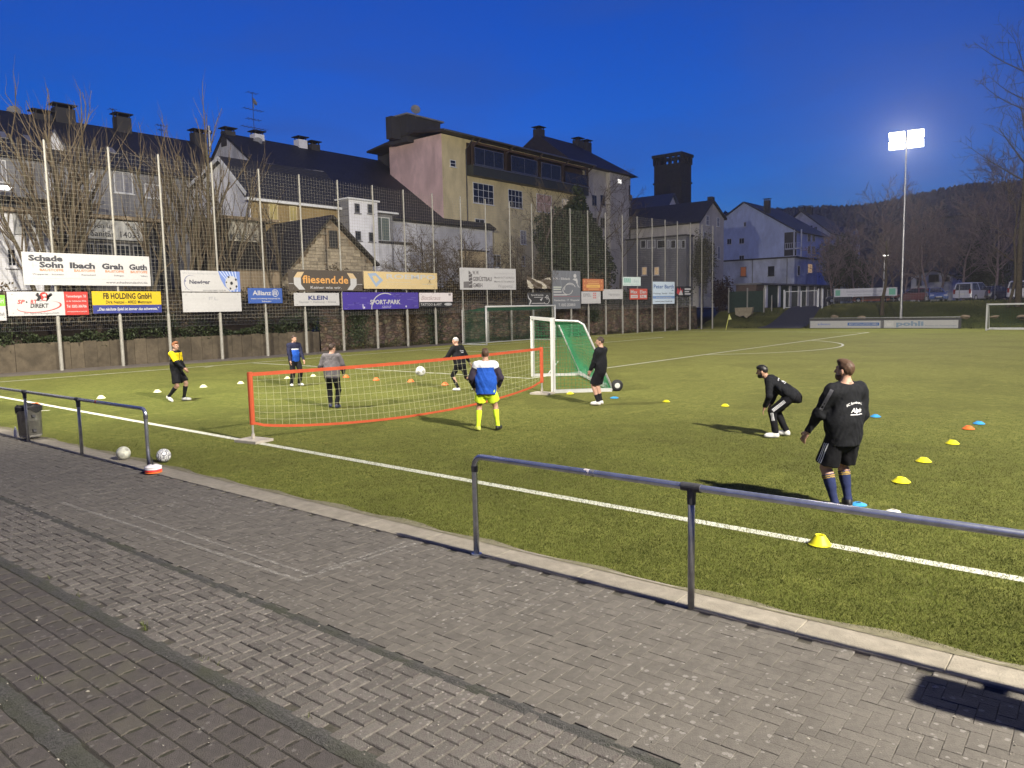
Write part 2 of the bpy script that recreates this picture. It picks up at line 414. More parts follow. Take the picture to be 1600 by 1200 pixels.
def paver_verts(w, h, bev=.006, t=.03):
    V = [(-w, -h, -t), (w, -h, -t), (w, h, -t), (-w, h, -t), (-w, -h, -bev), (w, -h, -bev), (w, h, -bev), (-w, h, -bev),
         (-w+bev, -h+bev, 0), (w-bev, -h+bev, 0), (w-bev, h-bev, 0), (-w+bev, h-bev, 0)]
    Fc = [(0,1,5,4), (1,2,6,5), (2,3,7,6), (3,0,4,7), (4,5,9,8), (5,6,10,9), (6,7,11,10), (7,4,8,11), (8,9,10,11)]
    return np.array(V), np.array(Fc)
def ibeam_verts(t=.03):
    o = [(-.097,-.080), (.097,-.080), (.098,-.052), (.084,-.030), (.084,.030), (.098,.052), (.097,.080), (-.097,.080), (-.098,.052), (-.084,.030), (-.084,-.030), (-.098,-.052)]
    o = np.array(o); i = o*np.array([.93, .92]); n = len(o)
    V = np.vstack([np.c_[o, np.full(n, -t)], np.c_[o, np.full(n, -.006)], np.c_[i, np.zeros(n)]])
    Fc = [(k, (k+1) % n, n+(k+1) % n, n+k) for k in range(n)]+[(n+k, n+(k+1) % n, 2*n+(k+1) % n, 2*n+k) for k in range(n)]
    top = [(24, 25, 26, 35), (35, 26, 27, 34), (34, 27, 28, 33), (33, 28, 29, 32), (32, 29, 30, 31)]
    return V, np.array(Fc+top)
PV, PF = paver_verts(.0991, .0491, .003); PV2, PF2 = paver_verts(.0975, .0472, .007); IV, IF = ibeam_verts()
pavers = []     # (x, y, angle, kind)
ang = .0172
S1, S2, S3 = -4.46, -5.42, -6.402
def frame(lx, ly): return 32+lx-ly*ang, ly+lx*ang   # local (along, across) to world, following the kerb
def herring(ya, yb, kind, mod=.1, ph=0):
    ca, sa = 1, 0
    i0, i1 = int(-16.5/mod), int(6.5/mod); j0, j1 = int(ya/mod)-1, int(yb/mod)+1
    for j in range(j0, j1+1):
        for i in range(i0, i1+1):
            k = (i-j+ph) % 4
            if k == 0: cx, cy, a = (i+1)*mod, (j+.5)*mod, 0
            elif k == 3: cx, cy, a = (i+.5)*mod, (j+1)*mod, math.pi/2
            else: continue
            if ya-.025 < cy < yb+.025:
                wx, wy = frame(cx, cy); pavers.append((wx, wy, a+ang, kind))
def yin(lx): return yi(32)    # local across coordinate of the kerb's inner edge
herring(S1+.06, -2.42-.05, 0)
herring(S2+.07, S1-.06, 1, ph=1)
for r in range(0, 14):
    for (ya, yb) in ((S3+.08, S2-.07), (-9.3, S3-.08)):
        nrow = int((yb-ya)/.166+1e-3)
        if r >= nrow: continue
        cy = yb-.083-r*.166
        for i in range(-40, 20):
            cx = i*.2+(.1 if r % 2 else 0)
            wx, wy = frame(cx, cy); pavers.append((wx, wy, ang, 2))
# visible ones only
def vis(x, y, pad=60):
    d = A(x, y, 0)-CAM; z = d@_F
    if z < .3: return False
    u = 800+FPX*(d@CR)/z; v = 600-FPX*(d@CU)/z
    return -pad < u < 1600+pad and v < 1200+pad*1.5
pavers = [p for p in pavers if vis(p[0], p[1])]
pavers.sort(key=lambda p: (p[0]-CAM[0])**2+(p[1]-CAM[1])**2)
near, far = pavers[:300], pavers[300:]
pm = []
for (V, Fc, m) in ((PV, PF, M['paver']), (PV2, PF2, M['paver2']), (IV, IF, M['paver3'])):
    me = bpy.data.meshes.new('paver'); me.from_pydata([tuple(p) for p in V], [], [tuple(int(c) for c in f) for f in Fc]); me.materials.append(m); pm.append(me)
def jit(): return (RNG.normal(0, .0012), RNG.normal(0, .005), RNG.normal(0, .0045))
for (x, y, a, k) in near:
    o = bpy.data.objects.new('paver', pm[k]); COL.objects.link(o); o.parent = terrace
    dz, tx, ty = jit(); o.location = (x, y, dz); o.rotation_euler = (tx, ty, a+RNG.normal(0, .008))
for k, (V, Fc, m) in enumerate(((PV, PF, M['paver']), (PV2, PF2, M['paver2']), (IV, IF, M['paver3']))):
    sel = np.array([(x, y, a) for (x, y, a, kk) in far if kk == k])
    if not len(sel): continue
    n = len(sel); a = sel[:, 2]+RNG.normal(0, .008, n); c, s = np.cos(a)[:, None], np.sin(a)[:, None]
    dz = RNG.normal(0, .0014, n); tx = RNG.normal(0, .0045, n)[:, None]; ty = RNG.normal(0, .004, n)[:, None]
    X = sel[:, 0:1]+c*V[None, :, 0]-s*V[None, :, 1]; Y = sel[:, 1:2]+s*V[None, :, 0]+c*V[None, :, 1]
    Z = V[None, :, 2]+dz[:, None]+tx*V[None, :, 1]+ty*V[None, :, 0]
    VV = np.stack([X, Y, Z], 2).reshape(-1, 3)
    FF = (Fc[None]+(np.arange(n)*len(V))[:, None, None]).reshape(-1, 4)
    np_obj('paver_field', VV, FF, m, terrace, kind='stuff')
b = MB()
for ya_, yb_ in ((S3+.05, S2-.05), (-9.6, S3-.05)): b.add([(*frame(-18, ya_), -.007), (*frame(10, ya_), -.007), (*frame(10, yb_), -.007), (*frame(-18, yb_), -.007)], [(0, 1, 2, 3)])
b.build('joint_soil', mat('dark_joint_soil', (.032, .028, .022), .95, .5, 12, bump=.8, bscale=120, stain=.5, sscale=3, stain_col=(.028, .034, .010)), terrace)
# bitumen strips between the paver fields
for yb_, w in ((S1, .055), (S2, .065), (S3, .075)):
    b = MB(); nseg = 420; ws = [w*(.80+.30*random.random()) for _ in range(2*(nseg+1))]
    for i in range(nseg):
        xa, xb = -18+28*i/nseg, -18+28*(i+1)/nseg; a0, a1, c0, c1 = ws[i], ws[i+1], ws[nseg+i], ws[nseg+i+1]
        P = [(*frame(xa, yb_-a0), -.004), (*frame(xb, yb_-a1), -.004), (*frame(xb, yb_), .006), (*frame(xa, yb_), .006), (*frame(xb, yb_+c1), -.004), (*frame(xa, yb_+c0), -.004)]
        b.add(P, [(0, 1, 2, 3), (3, 2, 4, 5)])
    b.build('bitumen_strip', M['grit'], terrace)
# grass tufts in the middle strip
tv = MB()
for (u, v, n) in ((80, 905, 9), (120, 930, 8), (222, 978, 22), (228, 984, 14), (320, 1030, 10), (480, 1120, 6), (60, 1062, 6), (345, 1040, 5)):
    g = G(u, v)
    for i in range(n):
        p = g+A(RNG.normal(0, .035), RNG.normal(0, .012), 0); a = RNG.uniform(0, 6.28); h = RNG.uniform(.02, .055); w = .004
        tv.add([p+A(math.cos(a)*w, math.sin(a)*w, -.01), p-A(math.cos(a)*w, math.sin(a)*w, .01), p+A(RNG.normal(0, .025), RNG.normal(0, .02), h)], [(0, 1, 2)])
tag(tv.build('grass_tuft', mat('weed', (.07, .085, .02), .7, .3, 9)), 'small green weeds growing in the strip between the paver fields', 'weeds', kind='stuff')

dv = MB()
for i in range(420):
    u, v = RNG.uniform(0, 1600), 700+500*RNG.random()**.7; g = G(u, v)
    if g[1] > yi(g[0])-.05 or g[1] < -9: continue
    r = RNG.uniform(.003, .011)*(2.0 if RNG.random() < .08 else 1); a = RNG.uniform(0, 3.1, 5).cumsum(); k = [g+A(r*math.cos(q), r*.7*math.sin(q), .004) for q in sorted(a % 6.28)]
    dv.add(k+[g+A(0, 0, .004+r*.5)], [(j, (j+1) % 5, 5) for j in range(5)])
tag(dv.build('grit', mat('pale_grit', (.26, .24, .20), .9, .4, 50, island=.5)), 'small pale stones and crumbs strewn over the paving', 'grit', kind='stuff')
# worn painted frame on the paving
M['worn'] = mat('worn_paint', (.40, .38, .34), .9, .2, 30)
n_ = M['worn'].node_tree; b_ = n_.nodes['Principled BSDF']
q_ = n_.nodes.new('ShaderNodeTexNoise'); q_.inputs['Scale'].default_value = 16; q_.inputs['Detail'].default_value = 8; q_.inputs['Roughness'].default_value = .75
tc_ = n_.nodes.new('ShaderNodeTexCoord'); n_.links.new(tc_.outputs['Object'], q_.inputs['Vector'])
r_ = n_.nodes.new('ShaderNodeValToRGB'); r_.color_ramp.elements[0].position = .41; r_.color_ramp.elements[1].position = .69
r_.color_ramp.elements[1].color = (.75, .75, .75, 1)
n_.links.new(q_.outputs['Fac'], r_.inputs['Fac']); n_.links.new(r_.outputs['Color'], b_.inputs['Alpha'])
def worn(p, q, w):
    p, q = p[:2], q[:2]; d = nrm(q-p); nn = A(-d[1], d[0])*w/2
    b = MB(); b.add([(*(p-nn), .005), (*(q-nn), .005), (*(q+nn), .005), (*(p+nn), .005)], [(0, 1, 2, 3)]); b.build('worn_marking', M['worn'], terrace)
worn(G(95, 785), G(470, 908), .05); worn(G(190, 800), G(480, 897), .04); worn(G(476, 903), G(652, 849), .05); worn(G(498, 893), G(640, 846), .03)

# kerb stones
kerb = MB()
kerb.add([(-10, yi(-10), -.05), (60, yi(60), -.05), (60, yo(60), -.05), (-10, yo(-10), -.05)], [(0, 1, 2, 3)])
kerb = kerb.build('kerb', M['joint']); kerb['kind'] = 'structure'
M['kerb'] = mat('kerb_concrete', (.24, .215, .17), .9, .2, 8, bump=.4, bscale=70, stain=.5, sscale=4, stain_col=(.17, .15, .115), island=.08)
x = 8.0
while x < 42:
    b = MB(); bev = .005; x0, x1 = x+.002, x+.998
    P = [(x0, yi(x0), -.06), (x1, yi(x1), -.06), (x1, yo(x1), -.06), (x0, yo(x0), -.06)]
    Q = [(px, py, .012-bev) for px, py, _ in P]; T = [(x0+bev, yi(x0)+bev, .012), (x1-bev, yi(x1)+bev, .012), (x1-bev, yo(x1)-bev, .012), (x0+bev, yo(x0)-bev, .012)]
    b.add(P+Q+T, [(0,1,5,4), (1,2,6,5), (2,3,7,6), (3,0,4,7), (4,5,9,8), (5,6,10,9), (6,7,11,10), (7,4,8,11), (8,9,10,11)])
    b.build('kerb_stone', M['kerb'], kerb); x += 1.0
# sand and rubber crumb drifted on the kerb's edge
sheetm = mat('sand_drift', (.16, .145, .09), .95, .3, 12, bump=.6, bscale=140)
b = MB()
for i in range(90):
    xa, xb = 8+i*.36, 8+(i+1)*.36
    wa, wb = .05+.05*math.sin(i*1.7)+.03*math.sin(i*.37), .05+.05*math.sin((i+1)*1.7)+.03*math.sin((i+1)*.37)
    b.add([(xa, yo(xa)-.06, .016), (xb, yo(xb)-.06, .016), (xb, yo(xb)+wb, .008), (xa, yo(xa)+wa, .008)], [(0, 1, 2, 3)])
b.build('sand_drift', sheetm)['kind'] = 'structure'

# ------------------------------------------------------------------ bank, car park, path, hill
def bz(y, x=20.0):   # height of the far bank
    if x < 12: t = (y-68.2)/(77.5-68.2)
    else: t = (y-67.6)/(75.5-67.6)
    t = min(1, max(0, t)); s = t*t*(3-2*t)
    return (2.35-.35*(1 if x < 9 else 0))*s+.02
b = MB(); nx, ny = 96, 26
xs = np.linspace(-2.5, 93.5, nx+1); ys = np.linspace(66.8, 79, ny+1)
for j in range(ny+1):
    for i in range(nx+1):
        x, y = xs[i], ys[j]; e = min(1, max(0, (y-67.5)/3))
        b.v.append((x, y, bz(y, x)-.03+e*(.10*math.sin(x*.9+y*.7)*math.sin(y*1.3-x*.3)+RNG.normal(0, .02))*(y < 76.5)))
for j in range(ny):
    for i in range(nx):
        k = j*(nx+1)+i; b.f.append((k, k+1, k+nx+2, k+nx+1)); b.m.append(0)
b.build('grass_bank', M['bank'], smooth=True)['kind'] = 'structure'
sheet('car_park', [(9.2, 77.0), (110, 77.0), (110, 150), (9.2, 150)], 2.36, M['asphalt'])
sheet('garage_yard', [(-40, 77.4), (9.2, 77.4), (9.2, 200), (-40, 200)], 2.02, M['asphalt'])
def pl(y): return 5.2+(y-67)*(5.3-5.2)/10
def pr(y): return 9.6+(y-67)*(8.5-9.6)/10
def bankblades(n):
    x = RNG.uniform(2, 60, n); y = RNG.uniform(67.3, 77.2, n); z = np.array([bz(yy, xx) for xx, yy in zip(x, y)])-.05
    h = RNG.uniform(.08, .26, n); a = RNG.uniform(0, 6.28, n); w = .018
    keep = ~((x > pl(y)-.2) & (x < pr(y)+.2)); x, y, z, h, a = x[keep], y[keep], z[keep], h[keep], a[keep]; n = len(x)
    V = np.zeros((n, 3, 3)); V[:, 0] = np.stack([x-w*np.cos(a), y-w*np.sin(a), z], 1); V[:, 1] = np.stack([x+w*np.cos(a), y+w*np.sin(a), z], 1)
    V[:, 2] = np.stack([x+RNG.normal(0, .07, n), y+RNG.normal(0, .07, n), z+h], 1)
    return np_obj('bank_grass', V.reshape(-1, 3), np.arange(n*3).reshape(n, 3), mat('bank_blade', (.045, .062, .016), .7, .4, .8, island=.4), kind='stuff')
bankblades(26000)
b = MB()
for i in range(14):
    ya, yb = 66.85+i*.78, 66.85+(i+1)*.78
    P = []
    for (x, y) in ((pl(ya), ya), (pr(ya), ya), (pr(yb), yb), (pl(yb), yb)): P.append((x, y, max(bz(y, 5), 0)+.13 if y > 67.6 else .03))
    b.add(P, [(0, 1, 2, 3)])
b.build('access_path', mat('path_asphalt', (.06, .06, .064), .9, .25, 9, bump=.4))['kind'] = 'structure'

def hill(name, ctrl, y0, y1, m):
    b = MB(); n = 90; rows = 8
    cx = [c[0] for c in ctrl]; cz = [c[1] for c in ctrl]
    xs = np.linspace(cx[0], cx[-1], n+1)
    for r in range(rows+1):
        t = r/rows
        for i, x in enumerate(xs):
            zt = np.interp(x, cx, cz); b.v.append((x, y0+(y1-y0)*t, -.3+zt*math.sin(t*math.pi/2)*(1+.03*math.sin(x*.11+r)+.02*math.sin(x*.37))))
    for r in range(rows):
        for i in range(n):
            k = r*(n+1)+i; b.f.append((k, k+1, k+n+2, k+n+1)); b.m.append(0)
    o = b.build(name, m, smooth=True); o['kind'] = 'structure'; return o
def hill_ctrl(pts, y): return [(Yp(u, v, y)[0], Yp(u, v, y)[2]) for u, v in pts]
M['hill'] = mat('wooded_hill', (.040, .037, .042), .95, .5, .06, bump=1, bscale=.5)
hc = hill_ctrl([(900, 350), (1100, 345), (1200, 338), (1290, 334), (1350, 333), (1400, 325), (1430, 316), (1480, 307), (1530, 300), (1620, 297)], 420)
hc = [(-380, 42)]+hc+[(hc[-1][0]+150, 55), (390, 40)]
hill('hill', hc, 330, 420, M['hill'])
# woods on the hill's crest: a far mass
def hillwood(n):
    cx = [c[0] for c in hc]; cz = [c[1] for c in hc]
    x = RNG.uniform(-190, 40, n); t = RNG.random(n)**.6; y = 330+90*t
    z = np.interp(x, cx, cz)*np.sin(t*np.pi/2)-.5
    V = []; Fc = []
    for i in range(n):
        h = RNG.uniform(2.5, 5.5); w = RNG.uniform(1.2, 2.6); k = len(V)
        for q in range(5):
            a = q*1.2566+i; rr = w*RNG.uniform(.7, 1.2); V.append((x[i]+rr*math.cos(a), y[i]+rr*math.sin(a), z[i]+h*.45*RNG.uniform(.7, 1.2)))
        V.append((x[i], y[i], z[i]+h)); V.append((x[i], y[i], z[i]-1))
        for q in range(5): Fc.append((k+q, k+(q+1) % 5, k+5)); Fc.append((k+(q+1) % 5, k+q, k+6))
    return np_obj('hill_wood', V, Fc, mat('far_wood', (.052, .044, .048), .95, .4, .1, island=.4), kind='stuff')
tag(hillwood(3800), 'far bare woodland covering the hill behind the houses', 'woodland')
# ================================================================== FLOODLIGHT MASTS
M['lens'] = mat('lamp_lens', (.9, .9, .9), emit=(1, .97, .93), estr=3)
M['housing'] = mat('lamp_housing', (.30, .30, .31), .4, .1, 6, metal=.6)
def mast(x, y, h, watts, label, aim):
    t = thing('floodlight_mast', (x, y, 0), label, 'floodlight', 'floodlight masts round the pitch')
    base = bz(y, x)-.1 if y > 67 else 0
    b = MB(); b.tube([(x, y, base), (x, y, base+2.4), (x, y, h-.2)], [.13, .12, .065], 12); b.tube([(x, y, base), (x, y, base+.12)], .2, 12)
    b.build('pole', M['galv'], t, smooth=False)
    b = MB(); b.box(x-.07, x+.07, y-.135, y-.12, base+1.0, base+1.5)
    b.build('access_door', M['galv'], t)
    d = nrm(A(aim[0]-x, aim[1]-y, 0)); r = A(-d[1], d[0], 0)
    c = A(x, y, h)
    b = MB(); b.bar(c-r*1.25-A(0,0,.25), c+r*1.25-A(0,0,.25), .09); b.bar(c-r*1.25+A(0,0,.55), c+r*1.25+A(0,0,.55), .07); b.bar(c-A(0,0,.4), c+A(0,0,.65), .12)
    b.build('crossarm', M['galv'], t)
    dn = nrm(d*.78-A(0, 0, .62)); up = nrm(np.cross(r, dn)); up = up if up[2] > 0 else -up
    for k, (s, zz) in enumerate(((-.76, -.12), (.76, -.12), (-.76, .72), (.76, .72))):
        q = c+r*s+A(0, 0, zz)+d*.3
        b = MB()
        bk = q-dn*.28
        P = [bk+r*a*.3+up*e*.2 for a, e in ((-1,-1), (1,-1), (1,1), (-1,1))]; Q = [q+r*a*.66+up*e*.40 for a, e in ((-1,-1), (1,-1), (1,1), (-1,1))]
        b.add(P+Q, [(0,3,2,1), (0,1,5,4), (1,2,6,5), (2,3,7,6), (3,0,4,7)])
        b.bar(bk-dn*.02, c+r*s+A(0,0,zz), .05)
        hs_ = b.build('lamp_housing', M['housing'], t)
        b = MB(); b.quad(*[q-dn*.02+r*a*.64+up*e*.385 for a, e in ((-1,-1), (1,-1), (1,1), (-1,1))])
        b.build('lamp_lens', M['lens'], hs_)
    ld = bpy.data.lights.new('floodlight_lamp', 'SPOT'); ld.energy = watts; ld.color = (1.0, .93, .80); ld.shadow_soft_size = .42
    ld.spot_size = math.radians(150); ld.spot_blend = .75
    lo = bpy.data.objects.new('floodlight_lamp', ld); COL.objects.link(lo)
    p = c+d*.75+A(0, 0, .2); tgt = nrm(d*.86-A(0, 0, .50))
    lo.matrix_world = Matrix.Translation(Vector(p)) @ Vector(-tgt).to_track_quat('Z', 'Y').to_matrix().to_4x4()
    lo.parent = t; lo.matrix_parent_inverse = rootinv(t)
    return t
mast(*MASTS[0], 'near floodlight mast on the paving side, right of the railings', (20, 18))
mast(*MASTS[1], 'near floodlight mast behind the left railing by the corner', (1, 22))
mast(*MASTS[2], 'lit floodlight mast behind the white adesso board on the grass bank', (22, 40))
mast(*MASTS[3], 'far floodlight mast on the grass bank right of the far goal', (46, 40))

# ================================================================== BALL-STOP FENCE
FT = 10.9
fence = thing('ball_stop_fence', (fx(30), 30, 0), 'tall wire mesh ball-stop fence on steel posts along the goal line', 'fence')
pu = [97, 193, 268, 348, 419, 480, 538, 591, 638, 682, 725, 763, 800, 834, 864, 893, 920, 947, 973, 996, 1019, 1039, 1058, 1078, 1096, 1113]
def fpt(u, v, off=0.0):
    x = -5.0
    for _ in range(30): P = Xp(u, v, x); x = fx(P[1])+off
    return P
py = []
for i, u in enumerate(pu):
    v = np.interp(u, [97, 193, 419, 540, 682, 800, 930, 1060, 1112], [580, 572, 556, 547, 536.5, 530, 522, 516, 513.5])
    py.append(fpt(u, v)[1])
py = [py[0]-2.83*3, py[0]-2.83*2, py[0]-2.83]+py
def ptop(y): return FT-.35*max(0, (8-y)/8)-.012*max(0, y-40)
for i, y in enumerate(py):
    x = fx(y); b = MB()
    b.tube([(x, y, -.05), (x, y, 2.55)], .085, 8); b.tube([(x, y, 2.55), (x, y, 2.62)], [.085, .05], 8, caps=False)
    b.tube([(x, y, 2.6), (x, y, ptop(y))], .052, 8); b.tube([(x, y, ptop(y)), (x, y, ptop(y)+.05)], [.06, .03], 8)
    b.build('fence_post', M['post'], fence)
def wires(b, p, q, r, mi=0):
    p, q = np.asarray(p, float), np.asarray(q, float); d = nrm(q-p); a = nrm(np.cross(d, A(.3, .2, 1) if abs(d[2]) < .8 else A(1, .2, 0))); c = np.cross(d, a)
    V = []
    for e in (p, q):
        for k in range(3):
            t = 2.094*k; V.append(e+r*(math.cos(t)*a+math.sin(t)*c))
    b.add(V, [(0,1,4,3), (1,2,5,4), (2,0,3,5)], mi)
for i in range(len(py)-1):
    y0, y1 = py[i], py[i+1]; x0, x1 = fx(y0)-.06, fx(y1)-.06; zt0, zt1 = ptop(y0), ptop(y1)
    b = MB(); n = max(6, int(round((y1-y0)/.2)))
    R = .0043
    for k in range(n):
        t = (k+.5)/n; y = y0+(y1-y0)*t; x = x0+(x1-x0)*t; wires(b, (x, y, 2.25), (x, y, zt0+(zt1-zt0)*t), R)
    for k in range(int((FT-2.4)/.2)+1):
        z = 2.3+k*.2
        if z < zt0: wires(b, (x0, y0, z), (x1, y1, z), R)
    b.build('mesh_panel', M['wire'], fence, kind='stuff')
    b = MB()   # lower, denser double-bar panel, galvanised
    n2 = max(10, int((y1-y0)/.085))
    zb = 1.02 if y0 < 22 else 1.9
    for k in range(n2):
        t = (k+.5)/n2; y = y0+(y1-y0)*t; x = x0+(x1-x0)*t; wires(b, (x, y, zb+(.9 if y0 < 22 else .4)), (x, y, 3.3), .0042)
    for k in range(8):
        z = zb+(.9 if y0 < 22 else .4)+k*.2
        if z < 3.35: wires(b, (x0, y0, z), (x1, y1, z), .005)
    b.build('lower_mesh_panel', M['galv'], fence, kind='stuff')

# ================================================================== ADVERTISING BOARDS on the fence
def fl(c): return flat(c)
WHT = (.52, .51, .50); GREY = (.10, .10, .11); NAVY = (.03, .04, .16); BLU = (.045, .12, .42); RED = (.46, .045, .035)
YEL = (.60, .42, .015); BLACK = (.02, .02, .022)
class Board:
    def __init__(s, u0, u1, vt, vb, col, label, off=.13, group=None, name='advertising_board', y=None, cat='advertising board'):
        s.thk = .025
        if y is None:
            a = fpt(u0, vt, off); a2 = fpt(u0, vb, off); c = fpt(u1, (vt+vb)/2, off)
            s.u = nrm(A(c[0]-a[0], c[1]-a[1], 0)); s.W = np.linalg.norm((c-a)[:2])
        else:
            a = Yp(u0, vt, y); a2 = Yp(u0, vb, y); c = Yp(u1, vb, y); s.u = A(1, 0, 0); s.W = c[0]-a[0]
        s.v = A(0, 0, 1); s.n = nrm(np.cross(s.u, s.v)); s.H = a[2]-a2[2]; s.o = A(a[0], a[1], a2[2]); s.root = None
        s.n = s.n if s.n@(CAM-s.o) > 0 else -s.n
        b = MB(); s._box(b, 0, s.W, 0, s.H, 0, -s.thk)
        s.root = b.build(name, fl(col)); tag(s.root, label, cat, group or 'advertising boards on the fence')
        b = MB()
        for x in (.06, .94):
            for z in (.12, .88): b = MB(); q = s.p(x, z)+s.n*.004; b.obox(q, s.u*.018, s.v*.018, s.n*.006); b.build('screw', M['galv'], s.root)
    def p(s, x, z): return s.o+s.u*s.W*x+s.v*s.H*z
    def _box(s, b, x0, x1, z0, z1, d0, d1, mi=0):
        P = [s.o+s.u*x+s.v*z+s.n*d for d in (d0, d1) for x, z in ((x0, z0), (x1, z0), (x1, z1), (x0, z1))]
        b.add(P, [(0,1,2,3), (7,6,5,4), (1,0,4,5), (2,1,5,6), (3,2,6,7), (0,3,7,4)], mi)
    def patch(s, x0, x1, z0, z1, col, d=.003, name='printed_panel'):
        b = MB(); s._box(b, x0*s.W, x1*s.W, z0*s.H, z1*s.H, d, d-.002); return b.build(name, fl(col), s.root)
    def shape(s, pts, col, d=.004, name='emblem'):
        b = MB(); b.add([s.p(x, z)+s.n*d for x, z in pts], [tuple(range(len(pts)))]); return b.build(name, fl(col), s.root)
    def ell(s, cx, cz, rx, rz, col, d=.004, w=None, a0=0, a1=6.2832, n=28, tilt=0, taper=False, name='emblem'):
        """ellipse (filled) or elliptical band; rx, rz as fractions of the board's HEIGHT"""
        hw = s.H/s.W; pts = []; b = MB(); ct, st = math.cos(tilt), math.sin(tilt)
        def P(t, k):
            ex, ez = rx*k*math.cos(t), rz*k*math.sin(t); ex, ez = ex*ct-ez*st, ex*st+ez*ct
            return s.p(cx+ex*hw, cz+ez)+s.n*d
        if w is None: b.add([P(a0+(a1-a0)*i/n, 1) for i in range(n)], [tuple(range(n))])
        else:
            for i in range(n):
                t0, t1 = a0+(a1-a0)*i/n, a0+(a1-a0)*(i+1)/n
                k0 = 1-w*(math.sin(math.pi*i/n) if taper else 1); k1 = 1-w*(math.sin(math.pi*(i+1)/n) if taper else 1)
                b.add([P(t0, k0), P(t0, 1), P(t1, 1), P(t1, k1)], [(0, 1, 2, 3)])
        return b.build(name, fl(col), s.root)
    def t(s, txt, x, z, h, col, w=None, align='L', **k):
        return lettering(s.root, txt, s.p(x, z), s.u, s.v, s.n, fl(col), h*s.H, w*s.W if w else None, align, **k)

B = Board(33, 234, 393, 445, WHT, 'largest white board with four grey company names, high on the left of the fence')
B.t('Schade', .045, .745, .165, (.05, .05, .06), .25, bold=.048); B.t('Sohn', .12, .545, .165, (.05, .05, .06), .175, bold=.048)
for x, s, w in ((.345, 'Ibach', .195), (.595, 'Grah', .175), (.82, 'Guth', .155)): B.t(s, x, .545, .17, (.05, .05, .06), w, bold=.048)
for x, w in ((.12, .175), (.375, .165), (.62, .155), (.83, .145)): B.t('BAUSTOFFE', x, .43, .075, (.50, .19, .08), w, bold=.03)
B.t('Wuppertal - Schwelm', .065, .31, .05, GREY, .23); B.t('Remscheid', .43, .31, .05, GREY, .11); B.t('Solingen', .69, .31, .05, GREY, .08); B.t('Velbert', .915, .31, .05, GREY, .06)
B.patch(.05, .965, .205, .212, (.35, .35, .36)); B.t('www.schadeundsohn.de', .97, .075, .07, GREY, .35, 'R')
B.patch(.045, .105, .60, .606, (.62, .40, .30)); B.patch(.074, .0765, .52, .70, (.62, .40, .30))

B = Board(10, 138, 455.5, 494, WHT, 'white and red sports shop board with a running figure emblem, under the largest board')
B.patch(.69, 1.0, 0, 1, RED)
B.t('SP', .115, .50, .16, RED, .09, bold=.03, shear=.2); B.t('RT', .27, .50, .16, RED, .085, bold=.03, shear=.2)
B.t('DIREKT', .265, .33, .17, BLACK, .225, bold=.03, shear=.15); B.t('Ihr Sportfachgeschäft', .185, .065, .075, GREY, .43, space=1.2)
B.ell(.38, .37, .85, .235, RED, w=.13, a0=math.pi*.95, a1=math.pi*2.32, taper=True, tilt=.10)
B.ell(.225, .565, .035, .035, BLACK)
B.ell(.44, .80, .17, .185, RED, .005); B.shape([(.415, .87), (.437, .78), (.47, .82), (.46, .92)], WHT, .006); B.shape([(.42, .66), (.44, .76), (.475, .72), (.46, .64)], WHT, .006)
B.shape([(.34, .62), (.365, .76), (.335, .86), (.345, .89), (.40, .84), (.405, .72), (.375, .62), (.42, .63), (.445, .66), (.40, .60)], BLACK, .0065)
B.shape([(.475, .86), (.54, .84), (.55, .87), (.50, .92), (.49, .72), (.455, .60), (.47, .59), (.51, .72)], BLACK, .0065); B.ell(.365, .90, .05, .05, BLACK, .0068); B.ell(.525, .89, .05, .05, BLACK, .0068)
B.t('Tannenbergstr. 53', .715, .76, .105, WHT, .26, bold=.02); B.t('an der Steinbecker Meile', .715, .57, .065, WHT, .26); B.t('Tel. 0202-306766', .715, .32, .115, WHT, .26, bold=.02); B.t('www.sportdirekt-wuppertal.de', .715, .13, .05, WHT, .26)

B = Board(-46, 9, 461, 502, WHT, 'green and white board cut off at the left edge of the photograph')
B.patch(0, 1, .57, 1, (.20, .48, .05)); B.t('Bau GmbH', .95, .68, .2, WHT, .6, 'R'); B.t('Garten und Landschaft', .95, .2, .12, GREY, .8, 'R')

B = Board(143, 252, 455, 490, YEL, 'yellow over blue board with black lettering about a holding')
B.patch(0, 1, 0, .375, (.035, .045, .21))
B.t('FB HOLDING GmbH', .155, .66, .255, (.03, .022, .008), .70, bold=.035); B.t('Dirk Neitzel - 40822 Mettmann', .185, .44, .14, (.06, .045, .01), .67, bold=.02)
B.t('„Das nächste Spiel ist immer das schwerste."', .06, .13, .13, WHT, .90, bold=.025, shear=.25)

B = Board(282, 375, 422, 455.5, WHT, 'white board with a leather football flying into a blue net, above the plain white board')
B.shape([(.62, 1), (1, 1), (1, 0), (.82, 0), (.72, .28), (.66, .6)], (.17, .25, .55), .003)
for k in range(6): B.shape([(.635+.055*k, 1), (.65+.055*k, 1), (.77+.035*k, .55), (.76+.035*k, .55)], (.60, .66, .78), .0035)
for k in range(3): B.shape([(.80+.07*k, .30), (.812+.07*k, .30), (.835+.055*k, 0), (.82+.055*k, 0)], (.60, .66, .78), .0035)
B.ell(.845, .42, .33, .36, WHT, .0045)
for x, z, r in ((.845, .42, .085), (.80, .72, .05), (.925, .60, .06), (.93, .26, .06), (.82, .16, .055), (.755, .46, .04)): B.ell(x, z, r, r*1.15, BLACK, .005, n=5)
B.t('Newiger', .13, .37, .19, (.07, .07, .10), .345, bold=.03); B.t('Bad- und Heizungsbau', .15, .22, .06, (.50, .50, .52), .33); B.t('Wir bringen Bewegung ins Spiel', .03, .83, .075, (.40, .40, .42), .57)
